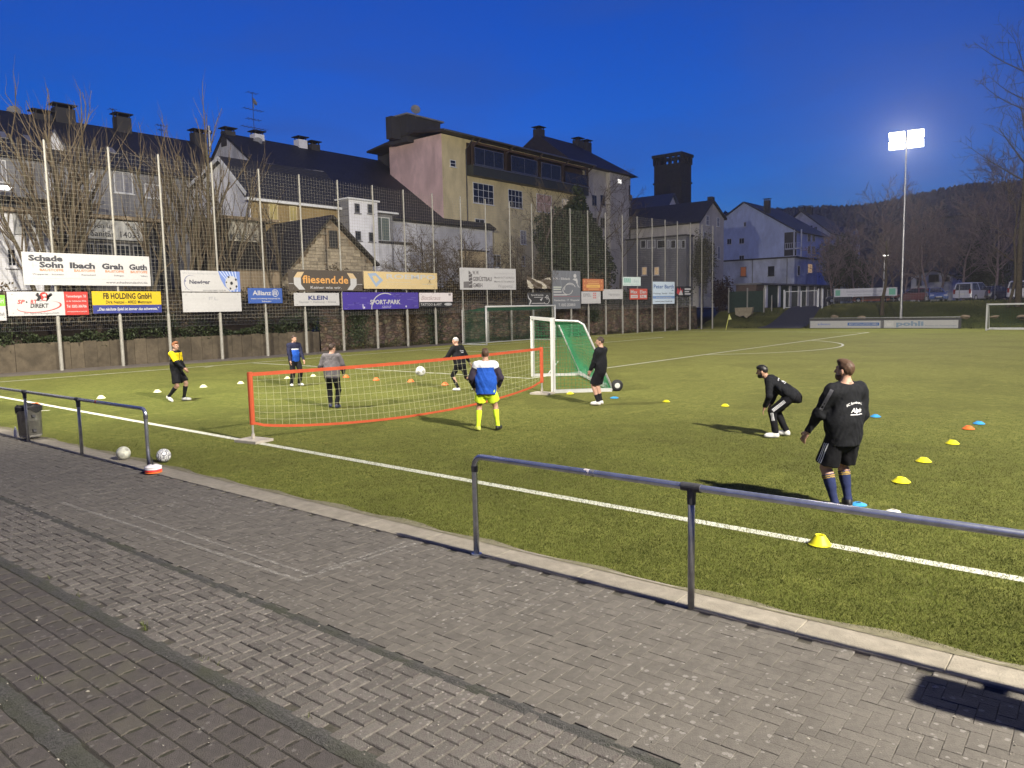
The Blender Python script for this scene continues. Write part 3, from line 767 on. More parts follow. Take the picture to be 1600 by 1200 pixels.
B.t('www.newiger-bad.de', .34, .05, .05, GREY, .40); B.ell(.155, .42, .34, .36, (.16, .17, .27), w=.10, a0=.9, a1=5.0, taper=True); B.ell(.065, .50, .05, .06, (.20, .20, .30), n=4)

B = Board(284.5, 377, 457, 488, WHT, 'plain white board with faint small print and two grey letters, below the football board')
B.shape([(.435, .62), (.435, .78), (.51, .78), (.505, .74), (.45, .74), (.45, .62)], (.36, .36, .38)); B.shape([(.455, .66), (.50, .66), (.50, .69), (.455, .69)], (.36, .36, .38))
B.shape([(.53, .78), (.545, .78), (.545, .63), (.60, .63), (.60, .60), (.53, .60)], (.36, .36, .38))
B.t('Fliesenlegermeister', .06, .66, .05, (.48, .48, .48), .33); B.t('Frank Lingen', .645, .66, .05, (.48, .48, .48), .28)
for k in range(5):
    B.patch(.13, .42-.04*(k % 2), .44-.075*k, .452-.075*k, (.62, .61, .60)); B.patch(.66, .92-.03*(k % 3), .44-.075*k, .452-.075*k, (.62, .61, .60))

B = Board(387, 441, 450, 474, (.045, .105, .36), 'small blue insurance board with white lettering and a round eagle emblem')
B.t('Allianz', .13, .54, .30, WHT, .54, bold=.02); B.ell(.79, .68, .25, .25, WHT, w=.16)
for x, z0, z1 in ((.745, .54, .80), (.785, .56, .85), (.825, .54, .80)): B.patch(x-.012, x+.012, z0, z1, WHT)
B.t('www.vertretung-wuppertal.de', .07, .27, .10, WHT, .86); B.t('Schwelm', .38, .08, .10, WHT, .28)

B = Board(450, 566, 420.5, 454, (.085, .068, .052), 'dark brown banner with orange web address between two pale brackets', name='advertising_banner', cat='banner')
for sx in (0, 1):
    f_ = (lambda x: x) if not sx else (lambda x: .98-x)
    B.shape([(f_(.115), .88), (f_(.20), .90), (f_(.155), .62), (f_(.065), .62)], (.62, .46, .26)); B.shape([(f_(.065), .62), (f_(.155), .62), (f_(.155), .30), (f_(.065), .30)], WHT, .0042); B.shape([(f_(.065), .30), (f_(.155), .30), (f_(.205), .05), (f_(.125), .05)], WHT, .0044)
B.t('fliesend.de', .175, .37, .36, (.72, .36, .10), .62, bold=.02); B.t('Keiner wie wir.', .275, .10, .13, WHT, .42, bold=.01)
B.patch(.0, .06, .325, .345, WHT); B.patch(.92, 1.0, .325, .345, WHT)

B = Board(459, 530, 457.5, 478, WHT, 'white heating and plumbing board with bold black capitals under the brown banner')
B.t('KLEIN', .305, .46, .32, NAVY, .43, bold=.03); B.patch(0, .28, .44, .455, (.5, .5, .5)); B.patch(.78, 1, .44, .455, (.5, .5, .5))
B.t('Sanitär • Heizung • Klima', .10, .22, .15, (.28, .28, .30), .82, space=1.05); B.patch(.10, .92, .10, .12, (.55, .55, .55)); B.patch(.415, .49, .58, .60, WHT, .008)

B = Board(568, 683, 423.5, 451, (.68, .52, .26), 'pale yellow board with faded blue lettering and a slanted square emblem')
PB = (.34, .44, .58)
B.shape([(.05, .86), (.15, .92), (.245, .50), (.15, .10), (.105, .42)], PB); B.shape([(.105, .74), (.15, .76), (.195, .52), (.15, .32), (.125, .50)], (.68, .52, .26), .006)
B.t('ROEMPO', .29, .60, .27, (.56, .56, .54), .68, bold=.02); B.patch(.29, .62, .38, .41, (.60, .53, .38)); B.patch(.78, .95, .28, .32, (.60, .53, .38)); B.patch(.29, .70, .26, .28, (.62, .52, .34))

B = Board(535, 654, 456.5, 484, (.060, .035, .30), 'violet sports park board with a white arc, between two white boards')
for k in range(34):
    x = RNG.uniform(.01, .93); z = .06+.10*RNG.integers(0, 9); B.patch(x, min(.99, x+RNG.uniform(.03, .09)), z, z+.022, (.17, .14, .46), .0028, 'printed_word')
B.ell(.54, .05, 1.05, .88, (.050, .030, .33), .0034, a0=0, a1=math.pi); B.ell(.54, .05, 1.12, .92, WHT, .004, w=.06, a0=1.15, a1=3.2, taper=False)
B.t('SPORT-PARK', .335, .30, .25, WHT, .405, bold=.035, shear=.1); B.t('GROUP', .49, .06, .14, (.42, .40, .60), .125)
B.ell(.255, .10, .10, .06, (.62, .60, .72)); B.ell(.245, .2, .03, .12, (.62, .60, .72)); B.ell(.82, .14, .07, .06, (.50, .48, .65))

B = Board(655, 707, 457.5, 480, (.72, .66, .65), 'small pinkish white tattoo studio board with a black strip, right of the violet board')
B.patch(0, 1, 0, .36, BLACK); B.t('Blattkraus', .05, .50, .30, (.40, .30, .30), .58, shear=.35, bold=-.002); B.t('TATTOO & ART', .03, .10, .17, WHT, .63); B.ell(.86, .18, .35, .10, (.45, .45, .45)); B.patch(.88, .95, .80, .95, (.25, .22, .22))

B = Board(718, 806, 418, 452.5, WHT, 'white scaffolding board with a grey crane-like emblem left of its capitals')
B.shape([(.06, .08), (.06, .36), (.15, .38), (.15, .08)], (.16, .15, .15)); B.shape([(.15, .08), (.15, .88), (.21, .72), (.21, .08)], (.11, .10, .10), .0045)
for k in range(4): B.shape([(.15, .70-.16*k), (.21, .76-.16*k), (.21, .74-.16*k), (.15, .67-.16*k)], WHT, .006)
B.t('W. W.', .22, .70, .17, (.10, .09, .09), .11, bold=.02); B.t('GERÜSTBAU', .22, .40, .19, (.10, .09, .09), .335, bold=.02); B.t('GMBH', .22, .11, .19, (.14, .13, .13), .165, bold=.02)
B.t('Gerüstbauarbeiten aller Art', .60, .74, .07, (.45, .44, .44), .36); B.t('Martin 0171-6546522', .60, .53, .09, (.25, .24, .24), .37); B.t('Marvin 0176-6846524', .60, .34, .09, (.25, .24, .24), .37); B.t('Wuppertal', .66, .10, .15, (.33, .32, .32), .27)

# crumpled banner and the dark banner under it
def crumple(u0, u1, vt, vb, label, cols, seed):
    rg = np.random.default_rng(seed); nx, nz = 22, 14; V = []; a = fpt(u0, vt, .13); a2 = fpt(u0, vb, .13); c = fpt(u1, vt, .13)
    u = nrm(A(c[0]-a[0], c[1]-a[1], 0)); Wd = np.linalg.norm((c-a)[:2]); Hh = a[2]-a2[2]; n = A(u[1], -u[0], 0)
    b = MB()
    for j in range(nz+1):
        for i in range(nx+1):
            x, z = i/nx, j/nz; sag = .28*math.sin(math.pi*x)*(z**2)
            d = .05*math.sin(14*x+9*z+3*math.sin(5*z))+.03*rg.normal()
            b.v.append(tuple(A(a[0], a[1], a2[2])+u*x*Wd+A(0,0,1)*Hh*(z-sag)+n*(d+.03)))
    for j in range(nz):
        for i in range(nx):
            k = j*(nx+1)+i; b.f.append((k, k+1, k+nx+2, k+nx+1)); b.m.append(1 if math.sin(11*i/nx+6*(j/nz)**2) > .55 else 0)
    o = b.build('advertising_banner', [fl(cols[0]), fl(cols[1])], smooth=True); tag(o, label, 'banner', 'advertising boards on the fence'); return o
crumple(823, 860, 431, 451, 'crumpled brown and white banner hanging in folds left of the tall grey banner', ((.10, .075, .05), (.55, .50, .40)), 3)
B = Board(824, 861, 457, 477, (.022, .022, .024), 'small black banner with white scrawled lines below the crumpled banner', name='advertising_banner', cat='banner')
B.shape([(0, .95), (.06, .6), (.17, .35), (.10, .05), (.06, .02), (.11, .35), (.03, .55)], WHT); B.patch(.17, .72, .12, .17, WHT); B.ell(.80, .36, .34, .30, WHT, w=.16, a0=-2.6, a1=2.2); B.ell(.83, .62, .14, .18, (.5, .5, .5), w=.25)
B.t('Sportfreunde', .15, .74, .13, WHT, .52, bold=.01); B.patch(.28, .66, .60, .64, (.5, .5, .5)); B.shape([(.52, .45), (.62, .56), (.64, .54), (.57, .30)], (.5, .5, .5))

B = Board(863, 907, 422.5, 483, (.155, .165, .185), 'tall grey banner with a pale bowing figure and white lettering', name='advertising_banner', cat='banner')
B.t('HA - Elblack', .03, .765, .055, WHT, .60, bold=.02)
for z, w, c in ((.555, .28, (.55, .58, .50)), (.50, .26, (.55, .58, .50)), (.43, .28, WHT), (.355, .48, WHT)): B.patch(.03, .03+w, z, z+.028, c)
B.patch(.03, .98, .322, .330, (.40, .08, .09)); B.t('Neviandtstr. 17', .05, .205, .048, WHT, .52, bold=.02); B.t('Wuppertal', .62, .205, .048, WHT, .33, bold=.02); B.t('T. 0202 2530810', .20, .07, .07, WHT, .60, bold=.02)
B.ell(.80, .87, .055, .052, WHT, n=16); B.shape([(.71, .77), (.76, .80), (.88, .80), (.90, .72), (.90, .60), (.94, .56), (.97, .56), (.92, .62), (.885, .60), (.87, .68), (.84, .66), (.84, .73)], WHT)
B.ell(.62, .52, .22, .165, WHT, w=.12, a0=.35, a1=3.3); B.ell(.53, .49, .19, .12, WHT, w=.13, a0=2.0, a1=6.3); B.ell(.60, .57, .20, .08, WHT, w=.16, a0=.8, a1=3.4)
for k, x in enumerate((.16, .23, .62, .80, .50)): B.shape([(x, .98), (x+.03, .98), (x+.10*(1 if k % 2 else -.5), .55), (x+.07*(1 if k % 2 else -.6), .55)], (.20, .21, .235), .0022)

B = Board(910.5, 943, 435.5, 454.5, (.50, .16, .06), 'orange board with a yellow oblong in the middle, above two small white boards')
B.patch(.17, .83, .27, .52, (.72, .42, .10)); B.t('RISTORANTE', .22, .74, .12, (.70, .40, .14), .55); B.patch(.24, .78, .60, .66, (.70, .40, .14)); B.patch(.26, .76, .12, .18, (.70, .40, .14)); B.patch(.32, .70, .37, .40, (.50, .16, .06), .005)
for x in (.04, .86):
    for z in (.12, .45, .78): B.ell(x+.05, z, .07, .10, (.66, .30, .10), n=6)
B = Board(908.5, 938.5, 455.5, 474.5, WHT, 'small white board with four grey capitals and red squares under the orange board')
B.t('EPEL', .10, .58, .26, (.25, .24, .25), .40, bold=.005)
for x in (.60, .69):
    for z in (.42, .60, .78): B.patch(x, x+.07, z, z+.13, (.55, .20, .20))
B.t('A', .87, .60, .2, (.5, .5, .5)); B.patch(.05, .5, .30, .33, (.45, .45, .45)); B.patch(.08, .92, .10, .13, (.45, .45, .45)); B.patch(.87, .95, .42, .50, (.6, .6, .6))
B = Board(942, 973, 452, 467.5, WHT, 'small plain white board with one thin grey word, right of the red squares')
B.t('Hartmann', .29, .36, .24, (.22, .22, .24), .55, bold=-.003); B.patch(.35, .75, .68, .72, (.6, .6, .6)); B.patch(.2, .8, .14, .17, (.6, .6, .6))
B = Board(973, 1001, 432.5, 446.5, (.62, .72, .68), 'small mint green and white board hung above its neighbours')
B.patch(.06, .44, .36, .86, (.27, .50, .42)); B.t('bau', .62, .40, .36, (.48, .60, .58), .28); B.patch(.08, .9, .14, .22, (.45, .58, .54))
for k in range(3): B.shape([(.10+.11*k, .36), (.16+.11*k, .86), (.18+.11*k, .86), (.12+.11*k, .36)], (.55, .66, .60), .005)
B = Board(984, 1011.5, 451, 468, (.52, .075, .045), 'small red board with two white words over two white blocks')
B.t('Max', .05, .56, .30, WHT, .38, bold=.02); B.t('Elen', .57, .56, .30, WHT, .36, bold=.02); B.patch(.05, .45, .14, .42, WHT); B.patch(.57, .95, .14, .42, WHT); B.patch(.10, .40, .25, .30, (.52, .2, .15), .005); B.t('N.', .62, .18, .2, (.5, .1, .08), .25)
B = Board(1020, 1054, 440, 475, (.60, .70, .78), 'square pale blue painter board with a blue name across its top')
B.t('Peter Barth', .04, .70, .17, (.04, .12, .34), .92, bold=.015); B.patch(.86, .95, .60, .63, (.10, .16, .3)); B.t('Heizung  Sanitär  Klima', .03, .44, .07, (.08, .12, .16), .92); B.patch(0, 1, .235, .36, (.20, .32, .56)); B.t('Rohrreinigung', .15, .265, .06, WHT, .7); B.t('www.peter-barth.de', .11, .085, .06, (.07, .08, .10), .78)
B = Board(1056, 1079.5, 447.5, 462.5, BLACK, 'small black board with a red and white flame emblem, farthest on the fence')
B.shape([(.04, .3), (.12, .9), (.22, .5), (.30, .95), (.38, .5), (.46, .8), (.42, .2), (.20, .12)], (.50, .05, .06)); B.shape([(.18, .1), (.28, .5), (.34, .62), (.40, .45), (.47, .1)], WHT, .006); B.patch(.58, .98, .62, .82, WHT); B.patch(.58, .88, .40, .50, (.6, .6, .6)); B.patch(.58, .98, .14, .30, WHT)

# board along the far touchline and the banner on the bank
B = Board(1266, 1377, 501.5, 512.5, WHT, 'long white board behind the far touchline with blue lettering at its left end', y=66.35, group='boards behind the far touchline')
B.t('adesso', .11, .40, .34, (.20, .26, .50), .185, bold=.02); B.patch(.54, .97, .33, .74, (.055, .15, .42)); B.t('BBW INSTALLATIONS GMBH', .56, .44, .2, WHT, .39, bold=.02)
B2_ = B
B = Board(1381, 1497, 500.5, 512.5, WHT, 'long white board behind the far touchline with large grey-blue lettering', y=66.35, group='boards behind the far touchline')
B.t('pohli', .175, .30, .56, (.24, .32, .42), .375, bold=.045); B.t('Partner für Fachbetriebe', .57, .22, .17, (.25, .29, .36), .41); B.patch(.02, .14, .12, .88, (.60, .59, .57)); B.patch(.05, .11, .3, .6, (.66, .64, .62), .005); B.patch(-.045, -.012, 0, .96, (.17, .17, .18))
q = thing('board_frame', (12, 66.5, 0), 'dark steel frame with a thin top rail carrying the two far boards', 'frame')
b = MB(); xa, xb = Yp(1265, 512, 66.5)[0], Yp(1500, 512, 66.5)[0]
b.bar((xa, 66.5, 1.00), (xb, 66.5, 1.02), .05); b.build('top_rail', M['galv'], q)
for k in range(6):
    b = MB(); x = xa+.05+(xb-xa-.1)*k/5; b.bar((x, 66.52, 0), (x, 66.52, 1.0), .06); b.build('upright', M['sleeve'], q)
b = MB(); b.box(xa-.02, xb+.1, 66.40, 66.46, .03, .93); b.build('back_panel', M['sleeve'], q)

B = Board(1303.5, 1401.5, 451.8, 464.2, (.60, .60, .64), 'pale banner with green squares at both ends, tied to the car park fence', y=76.6, name='advertising_banner', cat='banner')
B.patch(.02, .10, .15, .85, (.16, .42, .30)); B.patch(.875, .975, .12, .88, (.15, .44, .31)); B.t('WOHNUNGSGENOSSENSCHAFT', .20, .48, .24, (.36, .37, .44), .60); B.t('Wir geben Ihnen Raum', .22, .16, .17, (.40, .40, .46), .52)

# ================================================================== RAILINGS
def railing(pts, posts, label, stickers, open_left=None, open_right=None, bend_at=None):
    t = thing('railing', (*posts[len(posts)//2], 0), label, 'railing', 'steel railings along the pitch')
    return t
RZ = 1.03; RR = .030
def rail_y(x): return yi(x)+.015
def make_railing(x0, x1, posts, label, bend_left, bend_right, marks):
    t = thing('railing', ((x0+x1)/2, rail_y((x0+x1)/2), 0), label, 'railing', 'steel railings along the pitch')
    P = []
    if bend_left:
        P += [(x0, rail_y(x0), -.02), (x0, rail_y(x0), RZ-.10)]+[(x0+.10*(1-math.cos(a)), rail_y(x0), RZ-.10+.10*math.sin(a)) for a in (.4, .8, 1.2, 1.57)]
    else: P += [(x0, rail_y(x0), RZ)]
    if bend_right:
        P += [(x1-.10+.10*math.sin(a), rail_y(x1), RZ-.10+.10*math.cos(a)) for a in (0, .4, .8, 1.2)]+[(x1, rail_y(x1), RZ-.10), (x1, rail_y(x1), -.02)]
    else: P += [(x1, rail_y(x1), RZ)]
    b = MB(); b.tube(P, RR, 16); b.build('handrail', M['rail'], t, smooth=True)
    for x in posts:
        y = rail_y(x)
        b = MB(); b.tube([(x, y, -.02), (x, y, RZ-.02)], .0285, 14); b.build('rail_post', M['railpost'], t, smooth=True)
        b = MB(); b.tube([(x-.085, y, RZ), (x+.085, y, RZ)], .037, 16); b.tube([(x, y, RZ-.14), (x, y, RZ-.01)], [.035, .038], 14); b.build('sleeve', M['sleeve'], t, smooth=False)
    for x in [x0]*bool(bend_left)+[x1]*bool(bend_right):
        y = rail_y(x); b = MB(); b.tube([(x, y, RZ-.16), (x, y, RZ-.10)], .034, 14); b.build('sleeve', M['sleeve'], t)
        b = MB(); b.tube([(x, y, .0), (x, y, .018)], .055, 14); b.build('foot_ring', M['rail'], t)
    for x, c, w in marks:
        b = MB(); b.tube([(x-w, rail_y(x), RZ), (x+w, rail_y(x), RZ)], .0312, 16, caps=False); b.build('sticker', fl(c), t)
    return t
XL = G(232, 738)[0]
make_railing(8.0, XL, [12.9, 15.0, G(45, 690)[0], G(130, 711)[0]], 'left steel railing ending beside the two footballs', False, True, [(20.95, (.5, .06, .05), .02)])
XR = G(747, 866)[0]
make_railing(XR, 41.0, [G(1079, 952)[0], 34.62, 37.0, 39.4], 'right steel railing nearest to the camera with a dark T-sleeve', True, False, [(31.15, (.45, .40, .42), .03), (31.21, (.12, .12, .14), .02)])

# ------------------------------------------------------------------ litter bins
def litter_bin(x, y, z, label, bag=True):
    t = thing('litter_bin', (x, y, z), label, 'litter bin', 'grey litter bins hung on railing posts')
    prof = [(.0, .0), (.195, .0), (.205, .02), (.225, .60), (.235, .60), (.235, .62), (.222, .62), (.21, .05), (0, .05)]
    b = MB(); b.lathe(prof, 24, (x, y, z)); b.build('bin_body', mat('bin_steel', (.33, .32, .29), .6, .25, 6, metal=.3, stain=.4, sscale=3, bump=.2), t, smooth=True)
    b = MB(); n = 30
    for i in range(n):
        a0, a1 = 6.2832*i/n, 6.2832*(i+1)/n
        def rp(a, r, zz): return A(x+r*math.cos(a), y+r*math.sin(a), z+zz)
        d0, d1 = .05+.035*math.sin(a0*3)+.02*math.sin(a0*7), .05+.035*math.sin(a1*3)+.02*math.sin(a1*7)
        b.add([rp(a0, .245, .60-d0), rp(a1, .245, .60-d1), rp(a1, .246, .63), rp(a0, .246, .63), rp(a0, .20, .645+d0*.4), rp(a1, .20, .645+d1*.4), rp(a0, .19, .5), rp(a1, .19, .5)], [(0,1,2,3), (3,2,5,4), (4,5,7,6)])
    b.build('bin_liner', M['black'], t)
    b = MB(); b.box(x+.19, x+.27, y-.03, y+.03, z+.12, z+.17); b.box(x+.19, x+.27, y-.03, y+.03, z+.42, z+.47); b.build('bracket', M['sleeve'], t)
g = G(26, 690)
litter_bin(G(45, 690)[0]-.32, rail_y(17)+.16, .06, 'grey steel litter bin with black liner hung on the left railing')
def box_bin(x, y, z):
    t = thing('litter_bin', (x, y, z), 'square grey litter bin hung on the right railing near the camera', 'litter bin', 'grey litter bins hung on railing posts')
    def ring(hw, hd, r, zz): return [A(x+sx*(hw-r)+r*math.cos(a), y+sy*(hd-r)+r*math.sin(a), zz) for sx, sy, a0 in ((1, 1, 0), (-1, 1, 1.571), (-1, -1, 3.142), (1, -1, 4.712)) for a in (a0, a0+.52, a0+1.05, a0+1.571)]
    b = MB(); R_ = [ring(.20, .185, .05, z), ring(.22, .205, .06, z+.58), ring(.23, .215, .06, z+.58), ring(.23, .215, .06, z+.62), ring(.20, .185, .05, z+.62), ring(.19, .175, .05, z+.05)]
    n = 16; b.v = [tuple(p) for r in R_ for p in r]
    for k in range(5):
        for i in range(n): b.f.append((k*n+i, k*n+(i+1) % n, (k+1)*n+(i+1) % n, (k+1)*n+i)); b.m.append(0)
    b.f += [tuple(range(n))[::-1], tuple(range(5*n, 6*n))]; b.m += [0, 0]; b.build('bin_body', mat('bin_sheet', (.19, .19, .185), .5, .2, 6, metal=.4, stain=.4, sscale=3), t)
    b = MB(); b.box(x-.05, x+.05, y+.205, y+.30, z+.40, z+.46); b.build('bracket', M['sleeve'], t)
box_bin(34.90, rail_y(35)-.31, .26)

# ================================================================== GOALS AND NETS
M['goalwhite'] = mat('goal_white', (.58, .58, .55), .45, .05, 4, stain=.15, sscale=3, stain_col=(.5, .5, .46))
M['netgreen'] = mat('green_net', (.028, .21, .085), .7, .12, 6)
M['netwhite'] = mat('pale_net', (.38, .38, .22), .7, .15, 6)
M['netdark'] = mat('dark_green_net', (.018, .085, .04), .7, .15, 6)
M['orange'] = mat('orange_band', (.50, .085, .030), .6, .12, 3)
M['alu'] = mat('aluminium', (.58, .58, .56), .42, .1, 5, metal=.25)
def netgrid(name, Pf, nu, nv, r, m, parent):
    """net of cords through the surface Pf(s, t), s and t in 0..1"""
    b = MB()
    for i in range(nu+1):
        for j in range(nv): wires(b, Pf(i/nu, j/nv), Pf(i/nu, (j+1)/nv), r)
    for j in range(nv+1):
        for i in range(nu): wires(b, Pf(i/nu, j/nv), Pf((i+1)/nu, j/nv), r)
    return b.build(name, m, parent, kind='stuff')
def lerp(a, b, t): return np.asarray(a)+(np.asarray(b)-np.asarray(a))*t
# full-size goal on the goal line
gy0, gy1, GH = GM-4.03, GM+4.03, 2.68
t = thing('football_goal', (0, GM, 0), 'full-size white goal with dark green net on the goal line by the fence', 'goal')
b = MB(); b.tube([(0, gy0, 0), (0, gy0, GH)], .065, 10); b.build('goal_post', M['goalwhite'], t, smooth=True)
b = MB(); b.tube([(0, gy1, 0), (0, gy1, GH)], .065, 10); b.build('goal_post', M['goalwhite'], t, smooth=True)
b = MB(); b.tube([(0, gy0-.06, GH), (0, gy1+.06, GH)], .065, 10); b.build('crossbar', M['goalwhite'], t, smooth=True)
b = MB(); b.tube([(-2.2, gy0, .04), (-2.2, gy1, .04)], .03, 6); b.tube([(0, gy0, .04), (-2.2, gy0, .04)], .03, 6); b.tube([(0, gy1, .04), (-2.2, gy1, .04)], .03, 6)
b.tube([(-2.2, gy0-.1, 0), (-2.2, gy0-.1, GH-.2)], .03, 6); b.tube([(-2.2, gy1+.1, 0), (-2.2, gy1+.1, GH-.2)], .03, 6); b.build('net_frame', M['goalwhite'], t)
netgrid('goal_net', lambda s, w: A(-.05-2.1*min(1, w*2.2), gy0+(gy1-gy0)*s, GH-.05-(0.25*min(1, w*2.2))-(2.3)*max(0, (w-.45)/.55)), 62, 28, .0068, M['netdark'], t)
for yy in (gy0, gy1): netgrid('side_net', lambda s, w, yy=yy: A(-.05-2.1*s, yy, (GH-.05-.25*s)*(1-w)), 16, 18, .0068, M['netdark'], t)

# wheeled training goal seen from its end, lying across the football-tennis net
c0 = G(833, 590); c1 = G(866, 613)   # feet of the two posts
t = thing('training_goal', tuple(c1), 'small wheeled aluminium training goal with a bright green net', 'goal')
P0 = A(17.85, 13.7, 0); P1 = A(21.72, 9.75, 0); TH = 2.22
fwd = nrm(P1-P0); bk = A(-fwd[1], fwd[0], 0); bk = bk if (bk@A(.7, .7, 0)) > 0 else -bk   # net side is to the right
D = 1.75
for P in (P0, P1):
    b = MB(); b.bar(P, P+A(0, 0, TH), .10, .10); b.build('goal_post', M['goalwhite'], t)
b = MB(); b.bar(P0+A(0,0,TH-.06), P1+A(0,0,TH-.06), .10, .10); b.build('crossbar', M['goalwhite'], t)
for P in (P0, P1):
    b = MB(); b.bar(P+A(0,0,.05), P+bk*D+A(0,0,.05), .11, .10); b.build('ground_bar', M['alu'], t)
    b = MB(); b.tube([P+A(0,0,TH-.08), P+bk*.75+A(0,0,TH-.12), P+bk*.92+A(0,0,TH-.22), P+bk*D+A(0,0,.12)], .035, 8); b.build('net_hoop', M['alu'], t, smooth=True)
b = MB(); b.bar(P0+bk*D+A(0,0,.10), P1+bk*D+A(0,0,.10), .15, .12); b.build('rear_bar', M['alu'], t)
b = MB(); b.tube([P0+bk*.55+A(0,0,.06), P0+bk*.95+A(0,0,.55)], .025, 6); b.build('brace', M['goalwhite'], t)
Lg = np.linalg.norm(P1-P0)
def tg(s, w):
    a = P0+fwd*Lg*s
    if w < .3: return a+bk*(.95*w/.3)+A(0, 0, TH-.10-.10*(w/.3)-.10*math.sin(math.pi*w/.3)*math.sin(math.pi*s))
    k = (w-.3)/.7; return a+bk*(.95+(D-.95)*k-.18*math.sin(math.pi*k)*math.sin(math.pi*s))+A(0, 0, (TH-.2)*(1-k)+.10*k)
netgrid('goal_net', tg, 46, 26, .0062, M['netgreen'], t)
for P in (P0, P1):
    def sn(s, w, P=P):
        top = np.interp(s, [0, .5, 1], [TH-.1, TH-.15, .15]); return P+bk*D*s+A(0, 0, .08+(top-.08)*(1-w))+fwd*(.04*math.sin(3.1*s)*math.sin(3.1*w))
    netgrid('side_net', sn, 16, 20, .0055, M['netgreen'], t)
for P in (P1, P0):
    w = P+bk*(D+.16)+A(0, 0, .17); ax = fwd
    b = MB(); b.lathe([(.03, -.05), (.10, -.055), (.16, -.05), (.178, -.02), (.178, .02), (.16, .05), (.10, .055), (.03, .05)], 20, w, ax)
    wh = b.build('wheel', M['black'], t, smooth=True)
    b = MB(); b.lathe([(.0, -.062), (.05, -.062), (.075, -.058), (.085, -.05), (.085, .05), (.075, .058), (.05, .062), (0, .062)], 16, w, ax); b.build('wheel_hub', M['goalwhite'], wh)
    b = MB(); b.bar(P+bk*D+A(0,0,.10), w, .06); b.build('wheel_arm', M['alu'], t)

# training goal by the far touchline
g0 = G(1541, 516.3)
t = thing('training_goal', (27, g0[1], 0), 'small white training goal on the far touchline at the right edge', 'goal')
ys_ = g0[1]; xa, xb = g0[0], g0[0]+5.5
for x in (xa, xb):
    b = MB(); b.bar((x, ys_, 0), (x, ys_, 2.08), .12); b.build('goal_post', M['goalwhite'], t)
    b = MB(); b.bar((x, ys_, .05), (x, ys_+1.5, .05), .08); b.tube([(x, ys_, 2.0), (x, ys_+.8, 1.95), (x, ys_+1.5, .05)], .03, 6); b.build('net_hoop', M['alu'], t)
b = MB(); b.bar((xa-.06, ys_, 2.08), (xb+.06, ys_, 2.08), .12); b.build('crossbar', M['goalwhite'], t)
b = MB(); b.bar((xa, ys_+1.5, .10), (xb, ys_+1.5, .10), .16); b.build('rear_bar', M['alu'], t)
netgrid('goal_net', lambda s, w: A(xa+(xb-xa)*s, ys_+min(.8, w*2)+max(0, (w-.4)/.6)*.7, 2.0-2.0*max(0, (w-.4)/.6)), 30, 16, .004, M['netdark'], t)

# football-tennis net
NL = G(396, 690); NR = A(21.6, 9.35, 0)
t = thing('football_tennis_net', tuple((NL+NR)/2), 'long low football-tennis net with orange edge tapes across the pitch', 'net')
nd = nrm(NR-NL); NLn = np.linalg.norm(NR-NL); nh0, nh1 = .40, 1.33
b = MB(); b.tube([NL, NL+A(0,0,nh1+.02)], .022, 8); b.build('net_pole', M['alu'], t, smooth=True)
b = MB(); b.tube([NR, NR+A(0,0,nh1+.02)], .022, 8); b.build('net_pole', M['alu'], t, smooth=True)
def top(s): return NL+nd*NLn*s+A(0, 0, nh1-.05*math.sin(math.pi*s))
def bot(s): return NL+nd*NLn*s+A(0, 0, nh0-.02-.36*math.sin(math.pi*min(1, s*1.0))**.6*(1 if s < .97 else .7))+A(.18, 0, 0)*math.sin(math.pi*s)
for nm, fn, hw in (('top_tape', top, .036), ('bottom_tape', bot, .026)):
    b = MB(); n = 40
    for i in range(n):
        p, q = fn(i/n), fn((i+1)/n)
        b.add([p-A(.006,0,hw), q-A(.006,0,hw), q+A(-.006,0,hw), p+A(-.006,0,hw), p-A(-.006,0,hw), q-A(-.006,0,hw), q+A(.006,0,hw), p+A(.006,0,hw)], [(3,2,1,0), (4,5,6,7), (0,1,5,4), (2,3,7,6)])
    b.build(nm, M['orange'], t)
for P in (NL, NR):
    b = MB(); z0 = nh0-.06; b.tube([P+A(0,0,z0), P+A(0,0,nh1+.05)], .052, 10); b.build('pole_sleeve', M['orange'], t)
for P in (NL, NR):
    b = MB(); b.obox(P+A(.02, 0, .03), A(.30, .05, 0), A(-.04, .22, 0), A(0, 0, .025)); b.tube([P+A(0,0,.05), P+A(0,0,.16)], .035, 8)
    b.build('base_plate', mat('base_plate', (.42, .38, .32), .8, .15, 8), t)
netgrid('net_mesh', lambda s, w: lerp(top(s), bot(s), w)+A(.02*math.sin(w*3.1)*math.sin(s*23), 0, 0), 58, 8, .0032, M['netwhite'], t)

# ================================================================== DISC CONES, BALLS, CORNER FLAG
def cone_mesh(col, r=.095, h=.055, ro=.022, name='disc'):
    b = MB(); b.lathe([(r, .0), (r, .005), (r*.93, .010), (r*.42, h), (r*.36, h+.001), (r*.30, h*.96), (r*.30, h*.85), (r*.85, .004)], 24)
    return b
def cone(u, v, col, label, r=.10, h=.055, z=0.0, rz=0.0, tilt=0.0):
    g = G(u, v); b = cone_mesh(col, r, h)
    m = mat('cone_plastic', col, .5, .08, 8); o = b.build('disc_cone', m, smooth=False)
    o.location = (g[0], g[1], .012+z); o.rotation_euler = (tilt, 0, rz)
    tag(o, label, 'disc cone', 'training disc cones on the turf')
CY = (.82, .74, .02); CW = (.78, .78, .42); CO = (.80, .16, .03); CB = (.05, .30, .62)
cone(1281, 852, CY, 'largest yellow disc cone standing on the white touchline', .115, .10)
cone(1408, 754, CY, 'yellow disc cone right of the big man, first in the yellow row', .12, .065)
cone(1443, 722, CY, 'yellow disc cone in the middle of the right-hand row', .115, .06)
cone(1488, 694, CY, 'yellow disc cone next to the orange one on the right', .11, .06)
